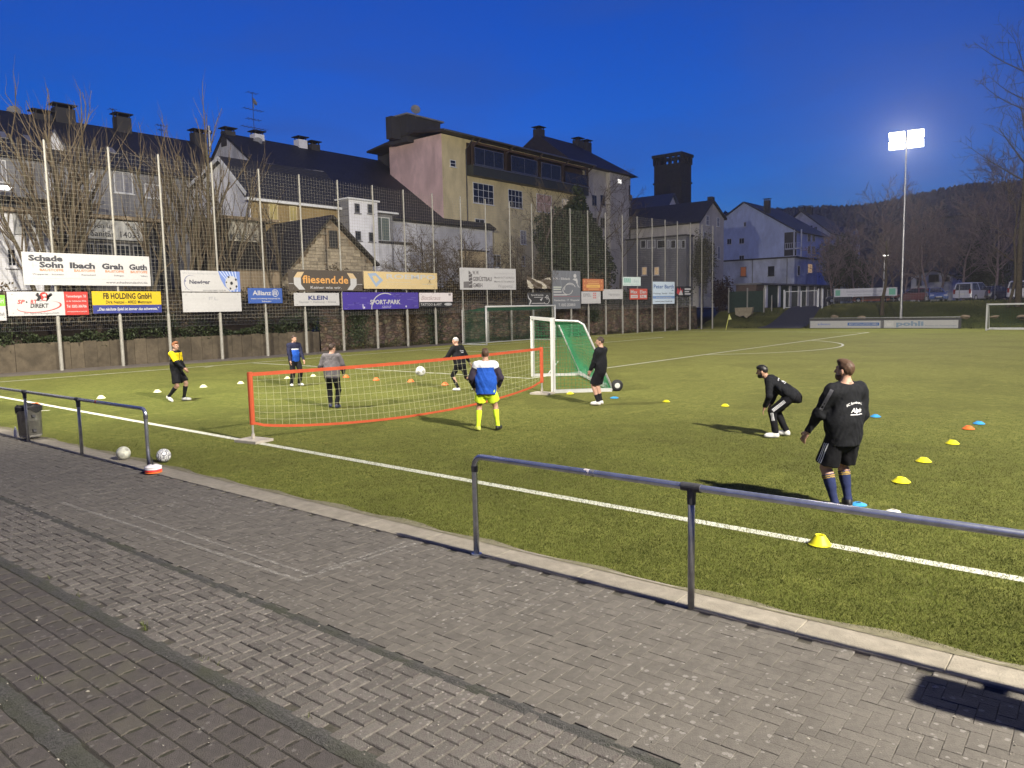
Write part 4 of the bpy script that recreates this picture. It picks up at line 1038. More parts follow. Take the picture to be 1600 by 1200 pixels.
cone(1513, 671, CO, 'single orange disc cone beside the right-hand blue one', .11, .06)
cone(1529.5, 663, CB, 'blue disc cone behind the orange cone at the right', .11, .05)
cone(1368, 652, CB, 'blue disc cone lying level with the big man\'s elbow', .11, .05)
cone(1133, 635, CY, 'yellow disc cone just left of the crouching man', .10, .05)
cone(1041, 628.5, CY, 'yellow disc cone halfway between the black-clad and crouching men', .10, .045)
cone(960, 622.5, CB, 'blue disc cone by the wheel of the training goal', .12, .035)
cone(891, 616, CY, 'yellow disc cone at the foot of the training goal', .11, .05)
cone(1341, 790, CB, 'blue disc cone at the big man\'s heel behind the rail', .10, .03)
cone(1396, 801, (.75, .72, .62), 'pale disc cone half hidden by the railing right of the big man', .08, .025)
cone(158, 623, CW, 'pale yellow disc cone seen above the left railing', .13, .09)
cone(246, 613.5, CW, 'pale yellow disc cone left of the man in yellow', .13, .085)
cone(318, 605.5, CW, 'pale yellow disc cone right of the man in yellow', .13, .085)
cone(376, 600, CW, 'pale yellow disc cone close to the left net post', .13, .085)
cone(449, 592, CW, 'pale yellow disc cone at the feet of the man in blue and navy', .12, .08)
cone(489.5, 588.5, CW, 'pale yellow disc cone right of the man in blue and navy', .12, .08)
for u, v, s in ((541, 590, 'red-orange disc cone behind the man in grey'), (588, 594.5, 'red-orange disc cone left of the flying ball, behind the net'), (642, 597, 'red-orange disc cone right under the flying ball'), (695.5, 602, 'red-orange disc cone nearest the man in the woollen cap')):
    cone(u, v, CO, s, .13, .09)
cone(55, 634, CO, 'orange disc cone on the white touchline behind the left railing', .16, .07)
# stack of cones at the railing's foot
g = G(240, 740); t = thing('cone_stack', tuple(g), 'small stack of white and red disc cones at the railing foot', 'cone stack')
for k, c in enumerate((CO, (.72, .04, .04), (.76, .70, .70), (.76, .72, .72))):
    b = MB(); b.lathe([(.10, 0), (.13, .012), (.13, .02), (.07, .05), (.03, .055)], 20, (g[0], g[1], .012+.028*k)); b.build('disc', mat('cone_plastic', c, .5, .08, 8), t, smooth=True)
b = MB(); b.tube([g+A(0,0,.08), g+A(-.03, 0, .26)], .012, 8); b.build('carry_handle', M['black'], t)

def ico(sub=3):
    import bmesh
    bm = bmesh.new(); bmesh.ops.create_icosphere(bm, subdivisions=sub, radius=1); V = np.array([tuple(v.co) for v in bm.verts]); Fc = [tuple(v.index for v in f.verts) for f in bm.faces]; bm.free(); return V, Fc
IV5, IF5 = ico(4)
def football(c, r, label, base, dark, thr, rot, seed=0, mode='pent'):
    """ball whose panels follow the icosahedron's vertices; seams sit a little lower than the panels"""
    ph = (1+5**.5)/2; ic = np.array([(a, s*1, q*ph) for s in (-1, 1) for q in (-1, 1) for a in (0,)]); ic = np.array([nrm(p) for p in np.vstack([ic, ic[:, [2, 0, 1]], ic[:, [1, 2, 0]]])])
    Rm = np.array(Matrix.Rotation(rot[0], 3, 'X') @ Matrix.Rotation(rot[1], 3, 'Z')); ic = ic@Rm.T
    dv = np.sort(IV5@ic.T, axis=1)[:, ::-1]; seam = np.clip(1-np.abs(dv[:, 0]-.945)/.03, 0, 1)*.5+np.clip(1-np.abs(dv[:, 0]-dv[:, 1])/.05, 0, 1)*(dv[:, 0] < .945)*.5
    V = IV5*(r*(1-.025*seam))[:, None]
    cen = np.array([IV5[list(f)].mean(0) for f in IF5]); cen /= np.linalg.norm(cen, axis=1)[:, None]; d0 = np.sort(cen@ic.T, axis=1)[:, ::-1]
    if mode == 'pent': mi = (d0[:, 0] > .95).astype(int)
    else: mi = ((np.abs(d0[:, 0]-d0[:, 1]) < .045) | (np.abs(d0[:, 0]-.94) < .02)).astype(int)
    o = np_obj('football', V, np.array(IF5), [base, dark], mi=mi, smooth=True); o.location = Vector(c); tag(o, label, 'football', 'footballs'); return o
BW = mat('ball_white', (.70, .70, .68), .5, .06, 8); BN = mat('ball_navy', (.025, .028, .06), .5, .1, 8)
BD = mat('ball_worn', (.50, .50, .42), .8, .22, 14, stain=.6, sscale=7, stain_col=(.26, .24, .17)); BD2 = mat('ball_worn_panel', (.36, .36, .31), .8, .25, 14)
g = G(193.5, 719); football((g[0], g[1], .125), .118, 'scuffed grey-white football on the kerb left of the railing end', BD, BD2, 0, (.3, .5))
g = G(256.5, 722.5); football((g[0], g[1], .12), .118, 'white football with navy stripes on the turf right of the railing end', BW, BN, 0, (.9, .2), mode='seam')
dd = ray(657, 580); tt = (NL[0]-1.0-CAM[0])/dd[0]; bp_ = CAM+dd*tt
football(tuple(bp_), .13, 'white football flying over the orange net tape', BW, BD2, 0, (.2, .9))
g = G(25, 683); b = MB(); b.lathe([(.03, 0), (.033, .01), (.033, .13), (.02, .17), (.014, .18), (.014, .21), (0, .21)], 12, (g[0], g[1], .012)); tag(b.build('drink_bottle', flat((.75, .75, .75)), smooth=True), 'small white bottle standing on the kerb by the litter bin', 'bottle')
g = G(1134, 515.8)
t = thing('corner_flag', tuple(g), 'pale yellow corner flag leaning at the far corner', 'corner flag')
tp = g+A(.30, .1, 1.55); b = MB(); b.tube([g, tp], .035, 8); b.build('flag_pole', mat('flag_yellow', (.62, .62, .14), .5), t)
b = MB(); b.add([tp, tp-A(.10, .03, .55), tp-A(-.28, .05, .50), tp-A(-.1, 0, .2)], [(0, 1, 2, 3)]); b.build('flag', mat('flag_cloth', (.72, .72, .30), .7), t)
# ================================================================== PEOPLE
def surface_nets(fn, lo, hi, h):
    lo, hi = np.asarray(lo, float)-2*h, np.asarray(hi, float)+2*h
    n = np.ceil((hi-lo)/h).astype(int)+1
    g = [lo[i]+h*np.arange(n[i]) for i in range(3)]
    # coarse pass keeps only the neighbourhood of the surface
    P = np.stack(np.meshgrid(*g, indexing='ij'), -1).reshape(-1, 3)
    st = 4
    gc = [x[::st] for x in g]; Pc = np.stack(np.meshgrid(*gc, indexing='ij'), -1).reshape(-1, 3)
    Dc = fn(Pc).reshape([len(x) for x in gc])
    near = np.abs(Dc) < h*st*2.3
    big = np.repeat(np.repeat(np.repeat(near, st, 0), st, 1), st, 2)[:n[0], :n[1], :n[2]]
    Dbig = np.repeat(np.repeat(np.repeat(Dc, st, 0), st, 1), st, 2)[:n[0], :n[1], :n[2]].copy()
    # blocks start at the sample; widen by one block so that centres are covered
    from itertools import product
    nn = near.copy()
    for s in product((-1, 0, 1), repeat=3): nn |= np.roll(near, s, (0, 1, 2))
    big = np.repeat(np.repeat(np.repeat(nn, st, 0), st, 1), st, 2)[:n[0], :n[1], :n[2]]
    idx = np.flatnonzero(big.ravel()); D = Dbig.ravel(); D[idx] = fn(P[idx]); D = D.reshape(n)
    ins = D < 0
    c = [ins[i:n[0]-1+i, j:n[1]-1+j, k:n[2]-1+k] for i in (0, 1) for j in (0, 1) for k in (0, 1)]
    cnt = sum(q.astype(int) for q in c); act = (cnt > 0) & (cnt < 8)
    ci = np.argwhere(act); vid = -np.ones(act.shape, int); vid[act] = np.arange(len(ci))
    acc = np.zeros((len(ci), 3)); num = np.zeros(len(ci))
    off = [(i, j, k) for i in (0, 1) for j in (0, 1) for k in (0, 1)]
    for a in range(8):
        for ax in range(3):
            if off[a][ax]: continue
            o2 = list(off[a]); o2[ax] = 1
            d0 = D[tuple((ci+off[a]).T)]; d1 = D[tuple((ci+o2).T)]
            m = (d0 < 0) != (d1 < 0); t = np.where(m, d0/np.where(m, d0-d1, 1), 0)
            p = np.array(off[a], float)[None].repeat(len(ci), 0); p[:, ax] += t
            acc += p*m[:, None]; num += m
    V = lo+h*(ci+acc/num[:, None])
    Fc = []
    for ax in range(3):
        b, c_ = (ax+1) % 3, (ax+2) % 3
        sl0 = [slice(1, -1)]*3; sl1 = [slice(1, -1)]*3
        sl0[ax] = slice(0, -1); sl1[ax] = slice(1, None)
        s0, s1 = ins[tuple(sl0)], ins[tuple(sl1)]
        e = np.argwhere(s0 != s1); flip = s0[tuple(e.T)]
        base = e.copy(); base[:, b] += 1; base[:, c_] += 1
        q = []
        for db, dc in ((-1, -1), (0, -1), (0, 0), (-1, 0)):
            k = base.copy(); k[:, b] += db; k[:, c_] += dc
            k[:, ax] = e[:, ax]; q.append(vid[tuple(k.T)])
        q = np.stack(q, 1); q[~flip] = q[~flip][:, ::-1]; Fc.append(q)
    return V, np.vstack(Fc)

def rcone(P, a, b, ra, rb):
    a, b = np.asarray(a, float), np.asarray(b, float); ba = b-a
    t = np.clip((P-a)@ba/(ba@ba), 0, 1); return np.linalg.norm(P-a-t[:, None]*ba, axis=1)-(ra+(rb-ra)*t)
def fcone(P, a, b, ra, rb, e0=False, e1=True):
    """cone with flat ends where asked"""
    a, b = np.asarray(a, float), np.asarray(b, float); ba = b-a; l = np.linalg.norm(ba); d = ba/l
    s = (P-a)@d; t = np.clip(s/l, 0, 1.0)
    r = np.linalg.norm(P-a-(t*l)[:, None]*d, axis=1)-(ra+(rb-ra)*t)
    if e1: r = np.maximum(np.linalg.norm(P-a-s[:, None]*d, axis=1)-(ra+(rb-ra)*np.clip(s/l, 0, 1.2)), s-l) if not e0 else np.maximum.reduce([np.linalg.norm(P-a-s[:, None]*d, axis=1)-(ra+(rb-ra)*np.clip(s/l, 0, 1.2)), s-l, -s])
    if e1 and not e0: r = np.where(s < 0, np.linalg.norm(P-a, axis=1)-ra, r)
    return r
def ell(P, c, ax, rad):
    q = (P-np.asarray(c))@np.stack(ax, 1); rad = np.asarray(rad); k0 = np.linalg.norm(q/rad, axis=1); k1 = np.linalg.norm(q/rad**2, axis=1)
    return k0*(k0-1)/np.maximum(k1, 1e-6)
def smin(a, b, k):
    h = np.clip(.5+.5*(b-a)/k, 0, 1); return b+(a-b)*h-k*h*(1-h)
def wob(P, f=1.0, ph=0.0):
    x, y, z = P[:, 0]*f, P[:, 1]*f, P[:, 2]*f
    return (np.sin(23*z+9*np.sin(7*x+ph)+5*y)+.7*np.sin(31*x-17*z+ph+6*np.sin(11*y))+.5*np.sin(41*y+29*z+ph))/2.2
def ik(a, t, l1, l2, pole):
    a, t = np.asarray(a, float), np.asarray(t, float); d = t-a; L_ = np.linalg.norm(d)
    if L_ > (l1+l2)*.999: t = a+d/L_*(l1+l2)*.999; d = t-a; L_ = np.linalg.norm(d)
    n = d/L_; x = (l1*l1-l2*l2+L_*L_)/(2*L_); hh = math.sqrt(max(1e-6, l1*l1-x*x))
    p = np.asarray(pole, float); p = p-n*(p@n); return a+n*x+nrm(p)*hh, t

SKIN = mat('skin', (.46, .27, .19), .55, .08, 14, spec=.35); SKIN2 = mat('skin_tan', (.40, .23, .15), .55, .08, 14)
EYE = flat((.03, .025, .02), .2)
def person(label, px, H, fa, sp):
    g = G(*px); v2 = nrm(A(g[0]-CAM[0], g[1]-CAM[1])); fa = math.radians(fa)
    f2 = A(v2[0]*math.cos(fa)-v2[1]*math.sin(fa), v2[0]*math.sin(fa)+v2[1]*math.cos(fa))
    s = H/1.80; org = g+A(0, 0, .012)
    Bm = np.array([[f2[1], f2[0], 0], [-f2[0], f2[1], 0], [0, 0, 1.0]])   # columns: right, forward, up
    root = thing('person', tuple(g), label, 'person', 'men training on the pitch')
    vox = sp.get('vox', .014); w = sp.get('wide', 1.0); belly = sp.get('belly', 0)
    # ---- skeleton in the body's own frame (x right, y forward, z up), for a man of 1.80 m
    ln = sp.get('lean', 0.0); tw = sp.get('twist', 0.0); rl = sp.get('roll', 0.0)
    p0 = A(*sp.get('pelvis', (0, 0, .95)))
    up = nrm(A(math.sin(rl), math.sin(ln), math.cos(ln))); rt = nrm(A(math.cos(tw), math.sin(tw), 0)); rt = nrm(rt-up*(rt@up)); fw = np.cross(up, rt)
    chest = p0+up*.42; neck = p0+up*.545
    shR, shL = p0+up*.475+rt*.185*w, p0+up*.475-rt*.185*w
    hy, hp = math.radians(sp.get('hyaw', 0)), math.radians(sp.get('hpitch', 0))
    hf = A(-math.sin(hy)*math.cos(hp), math.cos(hy)*math.cos(hp), math.sin(hp)); hr = nrm(np.cross(hf, A(0, 0, 1))); hu = np.cross(hr, hf)
    nk = nrm(up*.7+A(0, 0, .5)); hc_ = neck+nk*.125+hf*.03+hu*.03
    wrR = A(*sp['handR']); wrL = A(*sp['handL'])
    elR, wrR = ik(shR, wrR, .30, .265, sp.get('poleR', (.4, -1, 0))); elL, wrL = ik(shL, wrL, .30, .265, sp.get('poleL', (-.4, -1, 0)))
    hipR, hipL = p0+A(.095*w, 0, -.04), p0+A(-.095*w, 0, -.04)
    anR = A(*sp['footR'][:3]); anL = A(*sp['footL'][:3])
    knR, anR = ik(hipR, anR, .44, .43, sp.get('kneeR', (.15, 1, 0))); knL, anL = ik(hipL, anL, .44, .43, sp.get('kneeL', (-.15, 1, 0)))
    def fdir(f):
        a = math.radians(f[3]); p_ = math.radians(f[4]) if len(f) > 4 else 0
        return A(math.sin(a)*math.cos(p_), math.cos(a)*math.cos(p_), math.sin(p_))
    fdR, fdL = fdir(sp['footR']), fdir(sp['footL'])
    fs = .66
    def tl(P):
        q = P-p0; return np.stack([q@rt, (q@fw)/fs, q@up], 1)
    def torso(P, e=0.0, bag=0.0):
        q = tl(P)
        b_ = belly*np.exp(-((q[:, 2]-.17)/.14)**2)*np.clip(q[:, 1]*8, -.3, 1)
        d = smin(rcone(q, A(0, 0, -.03), A(0, 0, .20), .158*w+e, .142*w+e+bag), rcone(q, A(0, 0, .20), A(0, 0, .385), .142*w+e+bag, .158*w+e), .06)*.80-b_
        y_ = rcone(P, shR-rt*.03, shL+rt*.03, .066+e, .066+e); d = smin(d, y_, .09)
        return smin(d, rcone(P, neck-up*.08, neck+up*.02, .070+e*.6, .050+e*.6), .045)
    arms = ((shR, elR, wrR, 1), (shL, elL, wrL, -1)); legs = ((hipR, knR, anR, fdR), (hipL, knL, anL, fdL))
    def hand(P, el, wr, sgn, key):
        d = nrm(wr-el); hd = sp.get(key)
        if hd is not None: d = nrm(A(*hd[0])); nml = nrm(A(*hd[1]))
        else: nml = A(-sgn, 0.15, 0)
        nml = nrm(nml-d*(nml@d)); ac = np.cross(d, nml)
        if ac[1] < 0: ac = -ac
        r = ell(P, wr+d*.052, (ac, nml, d), (.040, .017, .055)); r = smin(r, rcone(P, wr-d*.02, wr+d*.03, .027, .024), .02)
        curl = sp.get('curl', .45)
        for k, (o, l) in enumerate(((-.031, .062), (-.0105, .074), (.0105, .078), (.031, .068))):
            b0 = wr+d*.092+ac*o; d1 = nrm(d+nml*curl*.5+ac*o*3); b1 = b0+d1*l*.55; b2 = b1+nrm(d1+nml*curl)*l*.5
            r = smin(r, np.minimum(rcone(P, b0, b1, .0098, .0090), rcone(P, b1, b2, .0090, .0075)), .006)
        t0 = wr+d*.03+ac*.030; t1 = t0+nrm(ac*.75+d*.7+nml*.25)*.042; t2 = t1+nrm(ac*.25+d*.9+nml*.35)*.032
        return smin(r, np.minimum(rcone(P, t0, t1, .0135, .0115), rcone(P, t1, t2, .0115, .009)), .010)
    def head(P):
        d = ell(P, hc_+hu*.022-hf*.012, (hr, hf, hu), (.076, .096, .098)); d = smin(d, ell(P, hc_+hf*.026-hu*.055, (hr, hf, hu), (.057, .066, .066)), .035)
        d = smin(d, rcone(P, hc_+hf*.088+hu*.018, hc_+hf*.112-hu*.026, .009, .0135), .014)
        d = smin(d, rcone(P, hc_+hf*.072-hu*.094, hc_+hf*.074-hu*.094, .020, .018), .02)
        d = smin(d, rcone(P, hc_+hf*.083+hu*.035-hr*.035, hc_+hf*.083+hu*.035+hr*.035, .010, .010), .012)
        for sg in (-1, 1):
            d = np.maximum(d, -(rcone(P, hc_+hf*.103+hu*.014+hr*sg*.032, hc_+hf*.108+hu*.014+hr*sg*.034, .011, .011))*.8)
            d = smin(d, ell(P, hc_+hr*sg*.077-hf*.008-hu*.010, (hr, hf, hu), (.011, .020, .033)), .008)
        d = np.maximum(d, -rcone(P, hc_+hf*.098-hu*.062-hr*.020, hc_+hf*.098-hu*.062+hr*.020, .004, .004))
        return d
    cf = sp.get('calf', 1.0)
    def leg(P, hip, kn, an, fd):
        d = rcone(P, hip, kn, .086*(.5+.5*w)*cf, .056*cf); bk_ = nrm(np.cross(np.cross(an-kn, A(1, 0, 0)), an-kn)); ax = nrm(an-kn); bk_ = -nrm(fd-ax*(fd@ax))
        d = smin(d, rcone(P, kn, an, .052*cf, .036), .03); return smin(d, rcone(P, kn+(an-kn)*.18+bk_*.012, kn+(an-kn)*.55+bk_*.010, .056*cf, .040*cf), .03)
    def body(P):
        d = torso(P)
        d = smin(d, rcone(P, neck-up*.05, hc_-hu*.04-hf*.015, .060, .056), .03)
        d = smin(d, head(P), .018)
        for (sh, el, wr, sgn) in arms:
            a = smin(rcone(P, sh, el, .054, .042), rcone(P, el, wr, .042, .027), .02); a = smin(a, hand(P, el, wr, sgn, 'hdR' if sgn > 0 else 'hdL'), .012); d = smin(d, a, .03)
        for L_ in legs:
            d = smin(d, leg(P, *L_), .03); hip, kn, an, fd = L_; d = smin(d, rcone(P, an-A(0,0,.02), an+fd*.13-A(0,0,.05), .036, .028), .02)
        return d
    pts = np.array([p0, chest, neck, hc_, shR, shL, elR, elL, wrR, wrL, hipR, hipL, knR, knL, anR, anL])
    def place(V): return org+s*(np.asarray(V)@Bm.T)
    def garment(name, fn, P_, pad, mats, region=None, h=None, smooth=True):
        P_ = np.array(P_); V, Fc = surface_nets(fn, P_.min(0)-pad, P_.max(0)+pad, h or vox)
        mi = region(V[Fc].mean(1)) if region is not None else None
        return np_obj(name, place(V), Fc, mats, root, mi=mi, smooth=smooth)
    skin = sp.get('skin', SKIN)
    def skinreg(C):
        q = (C-hc_); m = np.zeros(len(C), int)
        for sg in (-1, 1): m[np.linalg.norm(C-(hc_+hf*.098+hu*.014+hr*sg*.032), axis=1) < .0135] = 1
        return m
    garment('body', body, pts, .24, [skin, EYE], skinreg)
    # ---- shirt
    hem = sp.get('hem', -.12); ease = sp.get('ease', .018); bag = sp.get('bag', .02)
    def shirt(P):
        q = (P-p0)@up
        d = torso(P, ease, bag); d = smin(d, rcone(tl(P), A(0, 0, hem), A(0, 0, .1), .168*w+ease, .158*w+ease+bag)*.8-belly*.6*np.exp(-((q-.12)/.15)**2)*np.clip(((P-p0)@fw)*12, 0, 1), .05)
        for (sh, el, wr, sgn) in arms:
            e_ = wr-(wr-el)*.02
            a = smin(rcone(P, sh, el, .070+ease*.6, .056+ease*.5), fcone(P, el, e_, .055+ease*.5, .040), .025); d = smin(d, a, .035)
        d = d+.0105*wob(P, .9, px[0])+.005*wob(P, 2.1, px[1])
        d = np.maximum(d, hem-q); return np.maximum(d, ((P-neck)@nrm(up-fw*.25))-.026)
    def armcoord(C):
        lab = np.zeros(len(C), int); tt = np.zeros(len(C)); best = torso(C, ease, bag)+.022
        for k, (sh, el, wr, sgn) in enumerate(arms):
            for j, (a, b) in enumerate(((sh+nrm(el-sh)*.03, el), (el, wr))):
                d = rcone(C, a, b, .074, .06); m = d < best; lab[m] = 1+2*k+j
                tt[m] = np.clip((C[m]-a)@(b-a)/((b-a)@(b-a)), 0, 1); best = np.minimum(best, d)
        return lab, tt
    if 'shirt' in sp:
        mats, reg = sp['shirt']
        fn_ = (lambda C: reg(np.stack([(C-p0)@rt, (C-p0)@fw, (C-p0)@up], 1), *armcoord(C), C)) if reg else None
        so = garment('shirt' if not sp.get('jacket') else 'jacket', shirt, [p0+up*hem, chest, neck, shR, shL, elR, elL, wrR, wrL], .22, mats, fn_)
        co = garment('collar', lambda P: np.maximum(np.maximum(rcone(P, neck-up*.04, neck+nk*.06, .073, .064), ((P-neck)@nrm(up-fw*.25))-.042), -.03-((P-neck)@up)), [neck], .14, [mats[sp.get('collar', 0)]])
    # ---- trousers or shorts
    if 'pants' in sp:
        pe = sp.get('pease', .022)
        def pants(P):
            q = tl(P); d = np.maximum(rcone(q, A(0, 0, -.06), A(0, 0, .04), .168*w+.012, .152*w+.012)*.8, ((P-p0)@up)-.06)
            for hip, kn, an, fd in legs:
                a = smin(rcone(P, hip, kn, .094*(.5+.5*w)+pe*.5, .064+pe*.6), fcone(P, kn, an+(an-kn)*.0, .062+pe*.7, .044+pe*.6), .03); d = smin(d, a, .02)
            return d+.009*wob(P, 1.1, px[1])
        mats, reg = sp['pants']
        garment('trousers', pants, [p0, hipR, hipL, knR, knL, anR, anL], .17, mats, (lambda C: reg(C, legs)) if reg else None)
    if 'shorts' in sp:
        lf = sp.get('shortlen', .80); fl_ = sp.get('flare', .030)
        def shorts(P):
            q = tl(P); d = rcone(q, A(0, 0, -.06), A(0, 0, .04), .168*w+.012, .152*w+.012)*.8
            for hip, kn, an, fd in legs: d = smin(d, fcone(P, hip, hip+(kn-hip)*lf, .100*(.5+.5*w), .086*(.5+.5*w)*cf+fl_), .03)
            return np.maximum(d+.007*wob(P, 1.1, px[1]), ((P-p0)@up)-.06)
        mats, reg = sp['shorts']
        garment('shorts', shorts, [p0, hipR, hipL, hipR+(knR-hipR)*lf, hipL+(knL-hipL)*lf], .19, mats, (lambda C: reg(C, legs)) if reg else None)
    # ---- socks, shoes
    for k, (hip, kn, an, fd) in enumerate(legs):
        if 'socks' in sp:
            mats, t0, reg = sp['socks']
            ax = nrm(an-kn); bk_ = -nrm(fd-ax*(fd@ax)); st_ = kn+(an-kn)*t0
            def sock(P):
                d = rcone(P, kn, an, .060*cf, .043); d = smin(d, rcone(P, kn+(an-kn)*.18+bk_*.012, kn+(an-kn)*.55+bk_*.010, .062*cf, .047*cf), .03)
                d = smin(d, rcone(P, an, an+A(0,0,-.03), .046, .05), .02)
                return np.maximum(d, (kn+(an-kn)*t0-P)@ax)
            garment('sock', sock, [st_, an], .10, mats, (lambda C: reg((C-kn)@ax/np.linalg.norm(an-kn))) if reg else None)
        pf = sp.get('shoepitch', (0, 0))[k]
        dn = nrm(A(0, 0, -1)-fd*(fd@A(0, 0, -1))); sd = np.cross(dn, fd); sole = an+dn*.082
        def shoe(P):
            c = sole+fd*.055; d = ell(P, c+dn*-.028+fd*.045, (sd, fd, dn), (.048, .115, .060)); d = smin(d, ell(P, c-dn*.034-fd*.055, (sd, fd, dn), (.040, .075, .068)), .03)
            d = smin(d, rcone(P, an+dn*.03, an, .050, .047), .03)
            d = np.maximum(d, (P-sole)@dn); return np.maximum(d, -((P-an)@dn)-.012)
        mats = sp['shoes'][k] if isinstance(sp['shoes'][0], (list, tuple)) else sp['shoes']
        garment('shoe', shoe, [an, sole+fd*.18, sole-fd*.05], .10, mats, lambda C: ((C-sole)@dn > -.014).astype(int), h=min(vox, .011))
    # ---- hair or cap
    if 'hair' in sp:
        hm, style = sp['hair']
        def hair(P):
            q = P-hc_; z_, y_, x_ = q@hu, q@hf, q@hr
            d = ell(P, hc_+hu*.030-hf*.016, (hr, hf, hu), (.080, .101, .101))+.003*wob(P, 3.0, 1.0)
            if style == 'quiff': d = smin(d, ell(P, hc_+hu*.105+hf*.035, (hr, hf, hu), (.060, .060, .034)), .03)
            if style == 'thick': d = smin(d, ell(P, hc_+hu*.088+hf*.022, (hr, hf, hu), (.070, .080, .046)), .03)
            lim = np.where(y_ > .02, .055+.0*y_, np.where(y_ > -.03, .055-(.02-y_)*1.6, -.045)) if style != 'cap' else np.where(y_ > 0, .040, .005)
            lim = np.where((y_ < .035) & (y_ > -.0) & (style != 'cap'), np.minimum(lim, .0), lim)
            return np.maximum(d, lim-z_)
        garment('hair' if style != 'cap' else 'woollen_cap', hair, [hc_], .17, hm if isinstance(hm, list) else [hm], sp.get('hairreg') and (lambda C: sp['hairreg']((C-hc_)@hu)), h=min(vox, .010))
    if sp.get('beard'):
        def beard(P):
            q = P-hc_; z_, y_ = q@hu, q@hf
            d = head(P)-.007; return np.maximum.reduce([d, z_+.050-.35*np.clip(.03-y_, 0, .1), -.005-y_])
        garment('beard', beard, [hc_-hu*.06], .12, [sp['beard']], h=min(vox, .010))
    # ---- print on the garments, laid on the cloth
    def decal(V2, Fs, o, u, v, n, m, sdf, off=.005, name='print', bend=0.0):
        V2 = np.asarray(V2, float); P = o+V2[:, :1]*u+(V2[:, 1:]-bend*V2[:, :1]**2)*v+n*.30
        for _ in range(60): P = P-n*np.clip(sdf(P), -.02, .06)[:, None]*.9
        b = MB(); b.v = [tuple(p) for p in place(P+n*off)]; b.f = Fs; b.m = [0]*len(Fs); return b.build(name, m, root)
    def dtext(txt, x, z, h, m, n=None, w_=None, bold=.02, shear=0, bend=0.0, o=None, u=None, v=None, sdf=None):
        V, Fs = text2d(txt, bold, shear); V = V.copy(); V -= [(V[:, 0].min()+V[:, 0].max())/2, 0]; V *= h/.7
        if w_: V[:, 0] *= w_/(V[:, 0].max()-V[:, 0].min())
        decal(V, Fs, p0+rt*x+up*z if o is None else o, rt if u is None else u, up if v is None else v, -fw if n is None else n, m, sdf or shirt, bend=bend)
    def dbar(x0, x1, z0, z1, m, o=None, u=None, v=None, n=None, sdf=None, nseg=10, horizontal=True, name='print'):
        V = []; Fs = []
        for i in range(nseg+1):
            t = i/nseg
            if horizontal: V += [(x0+(x1-x0)*t, z0), (x0+(x1-x0)*t, z1)]
            else: V += [(x0, z0+(z1-z0)*t), (x1, z0+(z1-z0)*t)]
        Fs = [(2*i, 2*i+1, 2*i+3, 2*i+2) for i in range(nseg)]
        decal(V, Fs, p0 if o is None else o, rt if u is None else u, up if v is None else v, -fw if n is None else n, m, sdf or shirt, off=.004, name=name)
    ctx = dict(p0=p0, rt=rt, up=up, fw=fw, dtext=dtext, dbar=dbar, shirt=shirt, legs=legs, arms=arms, knL=knL, knR=knR, hipL=hipL, hipR=hipR)
    if 'shorts' in sp: ctx['shorts'] = shorts
    if 'pants' in sp: ctx['pants'] = pants
    if 'prints' in sp: sp['prints'](ctx)
    return root
def cloth(name, c, rough=.8): return mat(name, c, rough, .14, 9, spec=.15, bump=.35, bscale=26)
CK = cloth('black_cloth', (.0105, .0112, .0135)); CK2 = cloth('black_shorts_cloth', (.008, .008, .010)); CG = cloth('grey_cloth', (.135, .125, .13)); CG2 = cloth('dark_grey_cloth', (.055, .052, .056))
CBL = cloth('blue_cloth', (.018, .085, .42)); CNV = cloth('navy_cloth', (.018, .020, .045)); CWH = cloth('white_cloth', (.66, .68, .70)); CNE = cloth('neon_cloth', (.62, .80, .04)); CYE = cloth('yellow_cloth', (.82, .62, .012))
CPU = cloth('dark_sleeve_cloth', (.040, .032, .050)); SWH = mat('white_shoe', (.66, .66, .62), .5, .08, 9); SNV = mat('navy_shoe', (.03, .035, .07), .5, .1, 9); SBK = mat('black_shoe', (.02, .02, .02), .5, .1, 9); SNE = mat('neon_shoe', (.66, .72, .12), .5, .1, 9); SPK = mat('white_pink_shoe', (.70, .55, .52), .5, .1, 9)
CSN = cloth('navy_sock', (.022, .030, .085)); CSG = cloth('gold_band', (.42, .28, .06)); CSK = cloth('black_sock', (.014, .014, .016))
HB = mat('brown_hair', (.075, .040, .022), .6, .4, 60); HR = mat('red_hair', (.20, .075, .028), .6, .3, 60); HK = mat('black_hair', (.010, .009, .009), .5, .4, 60); HD = mat('dark_brown_hair', (.040, .024, .016), .6, .4, 60)
PR = flat((.70, .70, .72), .6)

def bigprints(c):
    c['dtext']('SC Sonnborn 07', .03, .335, .026, PR, w_=.235, bend=2.6); c['dtext']('Alpin', .035, .235, .050, PR, w_=.155, shear=.3, bold=.03); c['dbar'](-.05, .125, .205, .214, PR)
    hip, kn, an, fd = c['legs'][1]
    d = nrm(kn-hip); o = hip+d*.02
    for k in range(3):
        x = -.035+.026*k; c['dbar'](x, x+.013, .085, .345, PR, o=o, u=A(0, 1, 0), v=d, n=A(-1, -.1, 0), sdf=c['shorts'], horizontal=False, name='stripe')
    sh, el, wr, sg = c['arms'][1]; d = nrm(el-sh); uu = nrm(np.cross(d, A(-.6, -.8, .3)))
    c['dbar'](-.020, .020, .0, .27, flat((.075, .075, .085)), o=sh+d*.0, u=uu, v=d, n=nrm(A(-.5, -.75, .30)), horizontal=False, name='stripe')
def sockreg(t): m = np.zeros(len(t), int); m[(t > .235) & (t < .262)] = 1; m[(t > .285) & (t < .312)] = 1; return m
